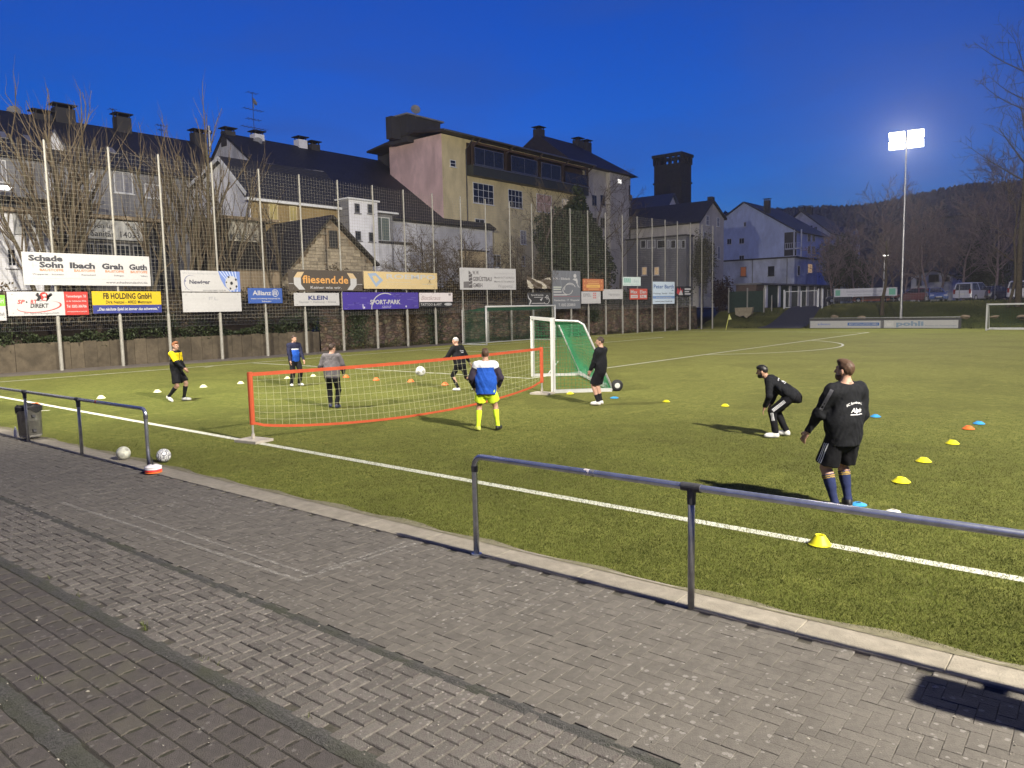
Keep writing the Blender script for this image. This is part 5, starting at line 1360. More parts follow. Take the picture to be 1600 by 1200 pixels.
person('big man in black training top with white back print and navy gold-banded socks', (1316, 797), 1.84, 40, dict(
    vox=.0095, wide=1.09, belly=.02, lean=-.03, pelvis=(0, 0, .945), hyaw=24, hpitch=4, hem=-.17, bag=.04, ease=.022,
    handL=(-.35, .20, .92), poleL=(-.35, -1, 0), handR=(.26, .14, .90), poleR=(.3, -1, 0), curl=.55,
    footR=(.13, .06, .09, 28), footL=(-.13, -.03, .09, -20), skin=SKIN, calf=1.12,
    shirt=([CK], None), shorts=([CK2], None), shortlen=.86, flare=.038, socks=([CSN, CSG], .20, sockreg), shoes=[SBK, SWH], hair=(HB, 'quiff'), beard=mat('stubble', (.14, .07, .045), .7, .3, 50), prints=bigprints))

def crprints(c):
    c['dtext']('SC Sonnborn 07', .0, .36, .028, PR, w_=.23, bend=2.4); c['dtext']('Alpin', .0, .25, .052, PR, w_=.16, shear=.3, bold=.03); c['dbar'](-.09, .09, .215, .225, PR)
    hip, kn, an, fd = c['legs'][1]
    for (a, b, t0, t1) in ((hip, kn, .30, .95), (kn, an, .06, .42)):
        d = nrm(b-a); l = np.linalg.norm(b-a); n_ = nrm(A(-1, 0, .05)-d*(A(-1, 0, .05)@d)); uu = np.cross(n_, d)
        for k in range(3):
            x = -.028+.022*k; c['dbar'](x, x+.012, l*t0, l*t1, PR, o=a, u=uu, v=d, n=n_, sdf=c['pants'], horizontal=False, name='stripe')
person('crouching man in black tracksuit with hands on his knees', (1222, 683), 1.72, 82, dict(
    vox=.0105, wide=1.0, lean=.98, pelvis=(0, -.16, .84), hyaw=0, hpitch=-8, hem=-.10, bag=.02,
    handL=(-.20, .30, .60), poleL=(-.5, -.4, .6), handR=(.20, .26, .60), poleR=(.5, -.4, .6), hdL=((.15, .35, -.9), (.2, -.9, -.3)), hdR=((-.15, .35, -.9), (-.2, -.9, -.3)),
    footR=(.16, -.06, .09, 14), footL=(-.17, .10, .09, -14), kneeL=(-.1, 1, .3), kneeR=(.1, 1, .3),
    shirt=([CK], None), pants=([CK2], None), shoes=[SWH, SWH], hair=(HK, 'thick'), beard=HK, skin=SKIN2, prints=crprints))

def bluereg(q, lab, t, C):
    m = np.zeros(len(q), int); m[lab > 0] = 2; m[((lab == 1) | (lab == 3)) & (t < .16)] = 1
    m[(lab == 0) & (q[:, 2] > .425)] = 1; m[(lab == 0) & (q[:, 2] < -.148)] = 2; return m
person('man with his back turned in blue jacket with white shoulders and neon yellow shorts', (761, 673), 1.72, -3, dict(
    vox=.0125, wide=1.05, lean=.08, pelvis=(0, 0, .94), hyaw=8, hpitch=2, hem=-.17, jacket=True, bag=.045, ease=.026,
    handL=(-.27, .16, .92), poleL=(-.9, -1, 0), handR=(.27, .18, .93), poleR=(.9, -1, 0),
    footR=(.235, .02, .09, 20), footL=(-.185, -.05, .09, -20), shirt=([CBL, CWH, CPU], bluereg), collar=1,
    shorts=([CNE], None), shortlen=.66, flare=.045, socks=([CNE], .16, None), shoes=[[SBK, SBK], [SNE, SBK]], hair=(HB, 'quiff')))

def blkprints(c): pass
person('man standing side-on in black sweatshirt and black shorts by the training goal', (939, 633), 1.76, 62, dict(
    vox=.0135, wide=1.04, lean=-.03, pelvis=(0, 0, .95), hyaw=22, hpitch=2, hem=-.12, bag=.03,
    handL=(-.20, .20, .90), poleL=(-.7, -1, 0), handR=(.14, .30, .95), poleR=(.6, -1, 0),
    footR=(.10, .05, .09, 12), footL=(-.12, .02, .09, -8), shirt=([CK], None), shorts=([CK2], None), shortlen=.88, flare=.03,
    socks=([CSK], .55, None), shoes=[SWH, SPK], hair=(HD, 'short')))

def capprints(c): c['dtext']('SC Sonnborn', .04, .34, .045, PR, w_=.20); c['dbar'](-.04, .10, .29, .305, PR)
person('man in grey woollen cap and dark jacket running left', (720, 611), 1.74, 50, dict(
    vox=.0135, wide=1.08, lean=.22, pelvis=(0, 0, .90), hyaw=20, hpitch=-2, hem=-.15, jacket=True, bag=.05, ease=.028,
    handL=(-.30, .48, 1.00), poleL=(-.6, -.6, -.8), handR=(.42, -.10, .82), poleR=(.8, -1, -.3),
    footR=(.26, -.36, .14, 25, -28), footL=(-.10, .02, .09, -6), shirt=([CK], None), pants=([CK2], None), pease=.006, shoes=[SWH, SBK],
    hair=([mat('cap_wool', (.46, .44, .42), .9, .15, 40), mat('cap_band', (.16, .15, .15), .9)], 'cap'), hairreg=lambda z: ((z > .05) & (z < .066)).astype(int), prints=capprints))

def greyreg(q, lab, t, C):
    m = np.zeros(len(q), int); m[(lab == 2) | (lab == 4)] = 1; m[(lab == 0) & (q[:, 2] < -.09)] = 1; return m
person('man with his back turned in grey sweater and black track pants behind the net', (521, 638), 1.72, -12, dict(
    vox=.0135, wide=1.06, lean=.10, pelvis=(0, 0, .935), hyaw=-38, hpitch=0, hem=-.13, bag=.04,
    handL=(-.16, .26, 1.06), poleL=(-.9, -1, 0), handR=(.27, .20, .93), poleR=(.7, -1, 0),
    footR=(.11, -.06, .09, 15), footL=(-.10, .12, .09, -15), shirt=([CG, CG2], greyreg), pants=([CK2], None), shoes=[SNV, SNV], hair=(HD, 'thick')))

def navyreg(q, lab, t, C):
    m = np.zeros(len(q), int); m[lab > 0] = 1; m[(lab == 0) & (q[:, 2] > .355)] = 1; m[(lab == 0) & (q[:, 2] > .325) & (q[:, 2] <= .355)] = 2; m[(lab == 0) & (np.abs(q[:, 0]) > .155)] = 1; return m
person('man facing the camera in blue and navy top and cropped dark trousers', (462, 603.5), 1.77, 208, dict(
    vox=.0135, wide=1.06, belly=.01, lean=0, pelvis=(0, 0, .95), hyaw=12, hpitch=-6, hem=-.10, bag=.03,
    handL=(-.24, .20, .90), poleL=(-.5, -1, 0), handR=(.25, .18, .88), poleR=(.5, -1, 0),
    footR=(.15, .0, .09, 22), footL=(-.13, .03, .09, -14), shirt=([CBL, CNV, CWH], navyreg), collar=1, pants=([CK], None), pease=.03, shoes=[SWH, SBK], hair=(HD, 'short')))

def yelreg(q, lab, t, C):
    m = np.zeros(len(q), int); m[(lab == 0) & (q[:, 2] > .27+.25*np.abs(q[:, 0]))] = 1; m[((lab == 1) | (lab == 3))] = 1; m[((lab == 2) | (lab == 4))] = 0
    m[(lab == 0) & (np.abs(q[:, 0]) < .012) & (q[:, 1] > 0) & (q[:, 2] > .2)] = 0; m[(lab == 0) & (np.abs(np.abs(q[:, 0])-.150) < .014) & (q[:, 2] < .42)] = 0
    m[(lab == 0) & (q[:, 2] > .50)] = 0; m[((lab == 1) | (lab == 3)) & (t > .93)] = 2; return m
person('red-haired man walking in yellow and black top by the fence', (279, 627), 1.77, -122, dict(
    vox=.0135, wide=1.06, belly=.012, lean=-.02, pelvis=(0, 0, .94), hyaw=-12, hpitch=0, hem=-.12, bag=.03,
    handR=(.17, .34, .98), poleR=(1, -.8, -.1), handL=(-.30, .10, .95), poleL=(-.8, -1, 0),
    footR=(.13, -.22, .15, 15, -30), footL=(-.10, .12, .09, -12), kneeR=(.1, 1, 0), shirt=([CK, CYE, CWH], yelreg), shorts=([CK2], None), shortlen=.84, flare=.032,
    socks=([CSK], .18, None), shoes=[SWH, SWH], hair=(HR, 'quiff')))
# ================================================================== EMBANKMENT AND WALLS BEHIND THE FENCE
def wall_x(y): return fx(y)-.75 if y < 30 else fx(y)-.9
b = MB(); ny = 60
ysv = np.linspace(-16, 66, ny+1)
prof = [(0, None), (-1.2, None), (-4.5, 3.9), (-16, 4.6), (-60, 5.5)]
def wtop(y): return 1.30 if y < 21.5 else 3.35-(y-21.5)*.026
for y in ysv:
    for k, (dx, z) in enumerate(prof):
        zz = wtop(y)-.06 if k == 0 else (wtop(y)+.5 if k == 1 else z)
        if y > 60 and k >= 1: zz = zz*(1-(y-60)/12)+2.0*(y-60)/12
        b.v.append((wall_x(y)-.25+dx, y, zz+.05*math.sin(y*1.7+k)))
m = len(prof)
for j in range(ny):
    for k in range(m-1): a = j*m+k; b.f.append((a, a+m, a+m+1, a+1)); b.m.append(0)
b.build('embankment', M['soil'], smooth=True)['kind'] = 'structure'
t = thing('retaining_wall', (wall_x(4), 4, 0), 'low concrete panel retaining wall at the foot of the fence on the left', 'wall')
y = -15.0; k = 0
while y < 21.3:
    w = .62 if y > 6 else 2.4
    b = MB(); d = .012*math.sin(k*5.1); x = wall_x(y); hgt = wtop(y)+.03*math.sin(k*3.3)
    b.box(x-.22+d, x+d, y+.008, min(y+w, 21.4)-.008, -.05, hgt); b.build('wall_panel', M['concrete'], t); y += w; k += 1
M['stone'] = mat('quarry_stone', (.13, .098, .068), .95, .4, 2.2, bump=.8, bscale=14, stain=.65, sscale=1.1, stain_col=(.045, .034, .024))
def masonry(m, bw, bh, mortar, dark):
    n = m.node_tree.nodes; l = m.node_tree.links; bs = n['Principled BSDF']; src = bs.inputs['Base Color'].links[0].from_socket
    tcn = n.new('ShaderNodeTexCoord'); sp_ = n.new('ShaderNodeSeparateXYZ'); cb = n.new('ShaderNodeCombineXYZ'); ad = n.new('ShaderNodeMath'); ad.operation = 'ADD'
    l.new(tcn.outputs['Object'], sp_.inputs[0]); l.new(sp_.outputs['X'], ad.inputs[0]); l.new(sp_.outputs['Y'], ad.inputs[1]); l.new(ad.outputs[0], cb.inputs['X']); l.new(sp_.outputs['Z'], cb.inputs['Y'])
    br = n.new('ShaderNodeTexBrick'); br.inputs['Scale'].default_value = 1; br.inputs['Brick Width'].default_value = bw; br.inputs['Row Height'].default_value = bh; br.inputs['Mortar Size'].default_value = mortar
    br.inputs['Color1'].default_value = (.65, .65, .65, 1); br.inputs['Color2'].default_value = (1.3, 1.25, 1.15, 1); br.inputs['Mortar'].default_value = (*dark, 1); br.squash = 1.4; br.squash_frequency = 3
    l.new(cb.outputs[0], br.inputs['Vector'])
    mx = n.new('ShaderNodeMixRGB'); mx.blend_type = 'MULTIPLY'; mx.inputs['Fac'].default_value = 1; l.new(src, mx.inputs['Color1']); l.new(br.outputs['Color'], mx.inputs['Color2']); l.new(mx.outputs['Color'], bs.inputs['Base Color'])
    bp = n.new('ShaderNodeBump'); bp.inputs['Strength'].default_value = 1; bp.inputs['Distance'].default_value = .06; l.new(br.outputs['Fac'], bp.inputs['Height']); bp.invert = True
    if bs.inputs['Normal'].links: l.new(bs.inputs['Normal'].links[0].from_socket, bp.inputs['Normal'])
    l.new(bp.outputs['Normal'], bs.inputs['Normal'])
def rubble(m):
    n = m.node_tree.nodes; l = m.node_tree.links; bs = n['Principled BSDF']; src = bs.inputs['Base Color'].links[0].from_socket
    tcn = n.new('ShaderNodeTexCoord'); mp = n.new('ShaderNodeMapping'); mp.inputs['Scale'].default_value = (2.4, 2.4, 5.2); l.new(tcn.outputs['Object'], mp.inputs['Vector'])
    v = n.new('ShaderNodeTexVoronoi'); v.feature = 'DISTANCE_TO_EDGE'; v2 = n.new('ShaderNodeTexVoronoi')
    for q in (v, v2): q.inputs['Scale'].default_value = 1.0; l.new(mp.outputs['Vector'], q.inputs['Vector'])
    r = n.new('ShaderNodeValToRGB'); r.color_ramp.elements[0].position = .02; r.color_ramp.elements[1].position = .12; r.color_ramp.elements[0].color = (.45, .42, .38, 1); l.new(v.outputs['Distance'], r.inputs['Fac'])
    hv = n.new('ShaderNodeHueSaturation'); hv.inputs['Saturation'].default_value = .25; l.new(v2.outputs['Color'], hv.inputs['Color'])
    g = n.new('ShaderNodeMixRGB'); g.blend_type = 'MULTIPLY'; g.inputs['Fac'].default_value = 1; l.new(hv.outputs['Color'], g.inputs['Color1']); l.new(r.outputs['Color'], g.inputs['Color2'])
    br = n.new('ShaderNodeMixRGB'); br.blend_type = 'ADD'; br.inputs['Fac'].default_value = 1; br.inputs['Color2'].default_value = (.35, .34, .32, 1); l.new(g.outputs['Color'], br.inputs['Color1'])
    mx = n.new('ShaderNodeMixRGB'); mx.blend_type = 'MULTIPLY'; mx.inputs['Fac'].default_value = 1; l.new(src, mx.inputs['Color1']); l.new(br.outputs['Color'], mx.inputs['Color2']); l.new(mx.outputs['Color'], bs.inputs['Base Color'])
    bp = n.new('ShaderNodeBump'); bp.inputs['Strength'].default_value = 1; bp.inputs['Distance'].default_value = .08; l.new(r.outputs['Color'], bp.inputs['Height']); l.new(bp.outputs['Normal'], bs.inputs['Normal'])
rubble(M['stone'])
t = thing('stone_wall', (wall_x(40), 40, 0), 'tall dark quarry-stone retaining wall behind the fence posts', 'wall')
b = MB()
for j in range(40):
    ya, yb = 21.5+j*1.08, 21.5+(j+1)*1.08; xa, xb = wall_x(ya), wall_x(yb); ha, hb = wtop(ya)+.05*math.sin(j*2.1), wtop(yb)+.05*math.sin(j*2.1+2.1)
    b.add([(xa, ya, -.05), (xb, yb, -.05), (xb-.12, yb, hb), (xa-.12, ya, ha), (xa-.6, ya, ha), (xb-.6, yb, hb)], [(0, 1, 2, 3), (3, 2, 5, 4)])
b.build('wall_face', M['stone'], t)
b = MB()
for j in range(43):
    y = 21.7+j; x = wall_x(y); b.box(x-.55, x+.0, y, y+.97, wtop(y)+.05, wtop(y)+.14+.02*math.sin(j*3))
b.build('coping', M['concrete'], t, kind='stuff')

# ================================================================== HOUSES
def plaster(name, c, **k): return mat(name, c, .9, .10, 1.6, bump=.2, bscale=60, stain=k.pop('stain', .35), sscale=.45, zstretch=.5, **k)
P_ = dict(tintwhite=plaster('sky_tinted_white_plaster', (.60, .68, .86), stain=.22), tintoffwhite=plaster('sky_tinted_weathered_plaster', (.60, .64, .74), stain=.55), pink=plaster('pink_plaster', (.74, .52, .48)), yellow=plaster('yellow_plaster', (.68, .58, .34)), white=plaster('white_plaster', (.76, .76, .78), stain=.3), cream=plaster('cream_plaster', (.56, .52, .46)),  # the two blue-tinted whites carry the dusk skylight in their colour
          grey=plaster('grey_plaster', (.22, .22, .23)), ochre=plaster('ochre_plaster', (.30, .22, .10)), offwhite=plaster('weathered_plaster', (.62, .62, .64), stain=.6), dark=plaster('dark_cladding', (.05, .048, .05)), beige=plaster('beige_wall', (.26, .20, .13), stain=.6),
          blueslate=mat('blue_slate', (.045, .060, .10), .5, .25, 6, bump=.4, bscale=9), sandstone=mat('dark_sandstone', (.035, .033, .034), .9, .3, 2, bump=.6, bscale=8))
tile_cache = {}
def roof_mat(col=(.028, .029, .034), rough=.6):
    key = tuple(col)
    if key in tile_cache: return tile_cache[key]
    m = mat('roof_tiles', col, rough, .35, 4, stain=.35, sscale=.5)
    n = m.node_tree.nodes; l = m.node_tree.links; bs = n['Principled BSDF']; tcn = n.new('ShaderNodeTexCoord')
    w = n.new('ShaderNodeTexWave'); w.bands_direction = 'Z'; w.inputs['Scale'].default_value = 1.9; l.new(tcn.outputs['Object'], w.inputs['Vector'])
    bp = n.new('ShaderNodeBump'); bp.inputs['Strength'].default_value = .6; bp.inputs['Distance'].default_value = .05; l.new(w.outputs['Fac'], bp.inputs['Height']); l.new(bp.outputs['Normal'], bs.inputs['Normal'])
    tile_cache[key] = m; return m
def window(root, o, u, n, w, h, cols=2, rows=2, frame=None, pane=None, fw=.07, sill=True, bar=.045):
    """window on a facade: o bottom left corner, u along, n outward; frame with bars, its pane a sub-part"""
    o, u, n = np.asarray(o, float), nrm(u), nrm(n); z = A(0, 0, 1); frame = frame or M['white']; pane = pane or M['glass']
    b = MB(); d = n*.035
    def piece(x0, x1, z0, z1, dd=d): b.obox(o+u*(x0+x1)/2+z*(z0+z1)/2+dd*.5, u*(x1-x0)/2, n*np.linalg.norm(dd)*.5, z*(z1-z0)/2)
    piece(0, w, 0, fw); piece(0, w, h-fw, h); piece(0, fw, fw, h-fw); piece(w-fw, w, fw, h-fw)
    for i in range(1, cols): x = w*i/cols; piece(x-bar/2, x+bar/2, fw, h-fw, n*.03)
    for j in range(1, rows): y = h*j/rows; piece(fw, w-fw, y-bar/2, y+bar/2, n*.027)
    if sill: b.obox(o+u*w/2-z*.04+n*.06, u*(w/2+.08), n*.09, z*.035)
    f = b.build('window', frame, root)
    b = MB(); b.quad(*[o+u*x+z*y+n*.012 for x, y in ((fw, fw), (w-fw, fw), (w-fw, h-fw), (fw, h-fw))]); b.build('pane', pane, f); return f
def winx(root, x, u0, v0, u1, v1, **k):
    a = Xp(u0, (v0+v1)/2, x); c = Xp(u1, (v0+v1)/2, x); zt = Xp((u0+u1)/2, v0, x)[2]; zb = Xp((u0+u1)/2, v1, x)[2]
    return window(root, A(x, a[1], zb), A(0, 1, 0), A(1, 0, 0), c[1]-a[1], zt-zb, **k)
def winy(root, y, u0, v0, u1, v1, **k):
    a = Yp(u0, (v0+v1)/2, y); c = Yp(u1, (v0+v1)/2, y); zt = Yp((u0+u1)/2, v0, y)[2]; zb = Yp((u0+u1)/2, v1, y)[2]
    return window(root, A(a[0], y, zb), A(1, 0, 0), A(0, -1, 0), c[0]-a[0], zt-zb, **k)
def gable_y(root, x0, x1, y0, y1, z0, ze0, ze1, xr, zr, wall, roof, over=.45, oe=.4, wall_name='wall', th=.22):
    b = MB(); sec = [(x0, z0), (x1, z0), (x1, ze1), (xr, zr), (x0, ze0)]
    b.prism([(x, y0, z) for x, z in sec], (0, y1-y0, 0)); w = b.build(wall_name, wall, root)
    b = MB()
    for (xa, za, sgn) in ((x1, ze1, 1), (x0, ze0, -1)):
        d = nrm(A(xa-xr, 0, za-zr)); n = A(-d[2]*1, 0, d[0]); n = n if n[2] > 0 else -n
        a = A(xr, y0-over, zr)+n*.02; e = A(xa, y0-over, za)+d*oe+n*.02
        b.prism([a, e, e+n*th, a+n*th], (0, y1-y0+2*over, 0))
    r = b.build('roof', roof, root, kind=None); return w, r
def gable_x(root, x0, x1, y0, y1, z0, ze0, ze1, yr, zr, wall, roof, over=.45, oe=.4, th=.22):
    b = MB(); sec = [(y0, z0), (y1, z0), (y1, ze1), (yr, zr), (y0, ze0)]
    b.prism([(x0, y, z) for y, z in sec], (x1-x0, 0, 0)); w = b.build('wall', wall, root)
    b = MB()
    for (ya, za) in ((y1, ze1), (y0, ze0)):
        d = nrm(A(0, ya-yr, za-zr)); n = A(0, -d[2], d[1]); n = n if n[2] > 0 else -n
        a = A(x0-over, yr, zr)+n*.02; e = A(x0-over, ya, za)+d*oe+n*.02
        b.prism([a, e, e+n*th, a+n*th], (x1-x0+2*over, 0, 0))
    r = b.build('roof', roof, root); return w, r
def chimney(roof, x, y, z0, z1, w=.7, d=.7, m=None, cap=True, m2=None):
    b = MB(); b.box(x-w/2, x+w/2, y-d/2, y+d/2, z0, z1, 0)
    if cap:
        for sx in (-1, 1):
            for sy in (-1, 1): b.box(x+sx*w*.4-.04, x+sx*w*.4+.04, y+sy*d*.4-.04, y+sy*d*.4+.04, z1, z1+.25, 1)
        b.box(x-w/2-.15, x+w/2+.15, y-d/2-.15, y+d/2+.15, z1+.25, z1+.33, 1)
    return b.build('chimney', [m or P_['dark'], m2 or M['black']], roof)
def dish(roof, c, r, aim):
    b = MB(); aim = nrm(aim); b.lathe([(0, 0), (r*.5, .03), (r*.85, .10), (r, .16), (r*.98, .17), (r*.8, .12), (0, .03)], 18, c, aim); b.tube([np.asarray(c)+aim*.05, np.asarray(c)+aim*.5-A(0, 0, .2)], .02, 5); b.tube([np.asarray(c), np.asarray(c)-A(0, 0, r*1.6)], .035, 6)
    return b.build('satellite_dish', mat('dish_paint', (.22, .22, .23), .5), roof, smooth=False)
def aerial(roof, x, y, z, h, arms):
    b = MB(); b.tube([(x, y, z), (x, y, z+h)], .03, 6)
    for zz, l, nel in arms:
        b.bar((x, y-l, z+h*zz), (x, y+l, z+h*zz), .035)
        for i in range(nel): yy = y-l+2*l*i/(nel-1); b.bar((x-.35, yy, z+h*zz), (x+.35, yy, z+h*zz), .025)
    return b.build('aerial', M['sleeve'], roof)
LIT = glow((1, .62, .25), .045); LIT2 = glow((1, .80, .55), .03); LITP = mat('lit_curtain', (.42, .30, .27), .8, emit=(1, .6, .5), estr=.006)
CUR = mat('curtained_pane', (.25, .25, .27), .4, .2, 3)

# -- long dark-roofed row of houses at the far left
t = thing('row_house', (-29, 14, 4.5), 'long slate-roofed row of houses at the far left behind the bare trees', 'house')
xr = -33; zr = Xp(165, 203, xr)[2]; ze = Xp(140, 258, -26)[2]
w, r = gable_y(t, -40, -26, -25, 27.5, 4.5, ze, ze, xr, zr, P_['grey'], roof_mat())
for u, v0, v1, ww in ((66, 175, 190, 1.3), (101, 166, 195, 1.5), (192, 180, 200, 1.2), (311, 205, 222, 1.2)):
    a = Xp(u, v1, xr+.3); chimney(r, xr+.2, a[1], zr-.8, Xp(u, v0, xr)[2]-.3, .9, ww)
dish(r, Xp(22, 176, xr), .5, (1, -.4, .3)); aerial(r, xr, Xp(177, 190, xr)[1], zr, 1.9, ((.95, .25, 3),)); aerial(r, xr, Xp(251, 190, xr)[1], zr, 1.3, ((.9, .4, 4), (.6, .25, 3)))
a = Xp(326, 200, xr); b = MB(); b.tube([(xr, a[1], zr-.5), (xr, a[1], zr+1.9)], .16, 8); b.tube([(xr, a[1], zr+1.2), (xr, a[1], zr+1.45)], .3, 8); b.build('flue', M['galv'], r)
for (u0, v0, u1, v1) in ((-6, 209, 10, 221), (166, 207, 176, 215), (36, 186, 45, 193)):     # roof lights
    a = Xp((u0+u1)/2, (v0+v1)/2, -28.5); b = MB()
    sl = nrm(A(-26-xr, 0, ze-zr)); nn = A(-sl[2], 0, sl[0]); zz = zr+(a[0]-xr)*(ze-zr)/(-26-xr); wy = abs(Xp(u1, v0, -28.5)[1]-Xp(u0, v0, -28.5)[1])/2
    b.obox(A(a[0], a[1], zz)+nn*.27, sl*.55, A(0, wy, 0), nn*.05); b.build('roof_light', CUR, r)
xd = -27.2; a = Xp(78, 225, xd); zt = Xp(83, 206, xd)[2]; zb = Xp(83, 238, xd)[2]; yw0, yw1 = Xp(72, 225, xd)[1], Xp(99, 225, xd)[1]
b = MB(); ym = (yw0+yw1)/2; b.prism([(xd, yw0, zb), (xd, yw1, zb), (xd, yw1, zt-1.0), (xd, ym, zt), (xd, yw0, zt-1.0)], (-3.2, 0, 0)); dm = b.build('dormer', P_['white'], t)
b = MB()
for s in (-1, 1):
    e = A(xd+.15, ym+s*(yw1-yw0)*.62, zt-1.25); p = A(xd+.15, ym, zt+.05); b.prism([p, e, e+A(0, 0, .14), p+A(0, 0, .14)], (-3.5, 0, 0))
b.build('dormer_roof', roof_mat((.10, .11, .14)), dm)
b = MB(); b.box(xd-.0, xd+.03, ym-.65, ym+.65, zb+.35, zt-1.15); b.build('dormer_pane', mat('amber_pane', (.09, .06, .03), .3), dm)
for (u0, v0, u1, v1) in ((70, 270, 86, 296), (113, 268, 124, 298), (134, 270, 147, 298), (178, 268, 207, 302), (226, 288, 252, 310), (-4, 250, 10, 285)):
    winx(t, -26, u0, v0, u1, v1, cols=2, rows=1, pane=CUR)
b = MB(); y0_, y1_ = -25, 27; zz = Xp(140, 316, -25)[2]; b.box(-25.9, -23.5, y0_, 16, zz-.25, zz); b.build('balcony_slab', P_['grey'], t)
t2 = thing('wall_lamp', tuple(Xp(7, 293, -22)), 'bright white lamp glowing at the left edge under the eaves', 'lamp'); a = Xp(7, 293, -22)
b = MB(); b.lathe([(0, .14), (.28, .1), (.42, 0), (.3, -.12), (0, -.16)], 16, a); b.build('lamp_globe', mat('lamp_globe', (.9, .9, .9), emit=(.95, .97, 1), estr=.6), t2, smooth=True)
b = MB(); b.bar(a+A(0, 0, .14), a+A(-3.9, 0, .6), .05); b.build('lamp_arm', M['sleeve'], t2)

# -- white workshop with lettered fascia
t = thing('workshop', (-16, 6, 4.2), 'low white workshop with a lettered fascia behind the bare trees on the left', 'workshop')
xw = -13; zt = 8.35; ye = Xp(262, 350, xw)[1]; yw = Xp(82, 380, xw)[1]
b = MB(); b.box(-21, xw, -16, yw, 3.6, zt); b.build('wall', P_['white'], t)
b = MB(); b.box(-21, xw-.02, yw, ye, 3.6, zt); b.build('wall', P_['dark'], t)
b = MB(); b.box(-21.3, xw+.35, -16.3, ye+.3, zt, zt+.22); b.build('roof', P_['beige'], t)
winx(t, xw, 9, 387, 27, 418, cols=2, rows=1, pane=M['glass'], frame=P_['white'], fw=.12)
ys0, ys1 = Xp(20, 340, xw)[1], Xp(224, 375, xw)[1]
b = MB(); b.box(xw+.01, xw+.10, ys0, ys1, 7.15, 8.28); fb = b.build('fascia_board', mat('fascia', (.42, .42, .41), .7, .15, 3, stain=.3), t)
u_, v_, n_ = A(0, 1, 0), A(0, 0, 1), A(1, 0, 0); o_ = lambda f, z: A(xw+.10, ys0+(ys1-ys0)*f, z); TM = flat((.06, .06, .065), .7)
lettering(fb, 'IMI', o_(.055, 7.62), u_, v_, n_, TM, h=.44, w=.85, bold=.05); lettering(fb, 'Fliesen un', o_(.50, 7.80), u_, v_, n_, TM, h=.36, w=1.75); lettering(fb, 'Sanitär', o_(.56, 7.30), u_, v_, n_, TM, h=.36, w=1.35)
lettering(fb, 'Tel.', o_(.85, 7.80), u_, v_, n_, TM, h=.36, w=.62); lettering(fb, '14033', o_(.80, 7.30), u_, v_, n_, TM, h=.36, w=1.15)
for k in range(6):
    y0_ = yw+.3+k*(ye-yw-.5)/6; window(t, A(xw-.02, y0_, 4.4), A(0, 1, 0), A(1, 0, 0), (ye-yw)/6-.25, 2.5, cols=3, rows=3, frame=P_['grey'], sill=False)

# -- two-roofed house with pale gable
t = thing('gabled_house', (-22, 28, 4.5), 'house with pale blue-white gable end and dark roof left of centre', 'house')
zg = Yp(350, 249, 24)
w, r = gable_y(t, -28.7, -17.4, 24, 33, 4.5, 11.8, 11.35, zg[0], zg[2], P_['white'], roof_mat((.036, .035, .036)))
b = MB(); b.box(-17.4, -17.36, 24.1, 32.9, 4.5, 11.2); fc = b.build('facade', P_['ochre'], t)
b = MB(); b.box(-17.35, -16.85, 23.5, 33.3, 11.05, 11.25); b.build('gutter', M['white'], r)
b = MB()
for (xa, za) in ((-28.9, 11.9), (-17.0, 11.45)): b.bar((zg[0], 23.5, zg[2]+.05), (xa, 23.5, za+.05), .05, .28)
b.build('verge_board', M['white'], r)
for (u0, v0, u1, v1) in ((420, 318, 434, 345), (452, 322, 464, 346)): winx(t, -17.36, u0, v0, u1, v1, cols=2, rows=1, pane=mat('yellow_blind', (.40, .33, .12), .7), frame=P_['yellow'])
t = thing('tall_roofed_house', (-30, 38, 4.8), 'broad dark-roofed house with white chimneys and skylight behind the pale gable', 'house')
xr = -31; za, zb_ = Xp(350, 212, xr), Xp(590, 253, xr); zr = (za[2]+zb_[2])/2
w, r = gable_y(t, -40, -19.5, za[1], zb_[1]+6, 4.8, 11, 11.2, xr, zr, P_['offwhite'], roof_mat((.030, .030, .035)), over=.15)
for u, v0, v1, mm in ((357, 200, 220, None), (402, 205, 218, P_['white']), (470, 214, 232, P_['white']), (490, 221, 236, None)):
    a = Xp(u, v1, xr); chimney(r, xr, a[1], zr-1, Xp(u, v0, xr)[2]-.35, .9, 1.0, mm)
aerial(r, xr, Xp(397, 200, xr)[1], zr+.9, 3.6, ((.98, .5, 3), (.55, 1.0, 6), (.30, .7, 5), (.08, 1.3, 7))); dish(r, Xp(403, 222, xr+.8), .42, (1, -.6, .4)); dish(r, Xp(396, 160, xr), .35, (.3, 1, .6))
sl = nrm(A(-19.5-xr, 0, 11.2-zr)); nn = A(-sl[2], 0, sl[0])
for (u0, v0, u1, v1, op) in ((478, 264, 497, 282, 1), (419, 236, 430, 246, 0)):
    a = Xp((u0+u1)/2, (v0+v1)/2, -25.5); zz = zr+(a[0]-xr)*(11.2-zr)/(-19.5-xr); b = MB()
    b.obox(A(a[0], a[1], zz)+nn*.28, sl*.75, A(0, .5, 0), nn*.05); 
    if op: b.obox(A(a[0], a[1], zz)+nn*.60+sl*.1, nrm(sl+nn*.5)*.7, A(0, .5, 0), nrm(nn-sl*.5)*.03)
    b.build('roof_light', CUR, r)

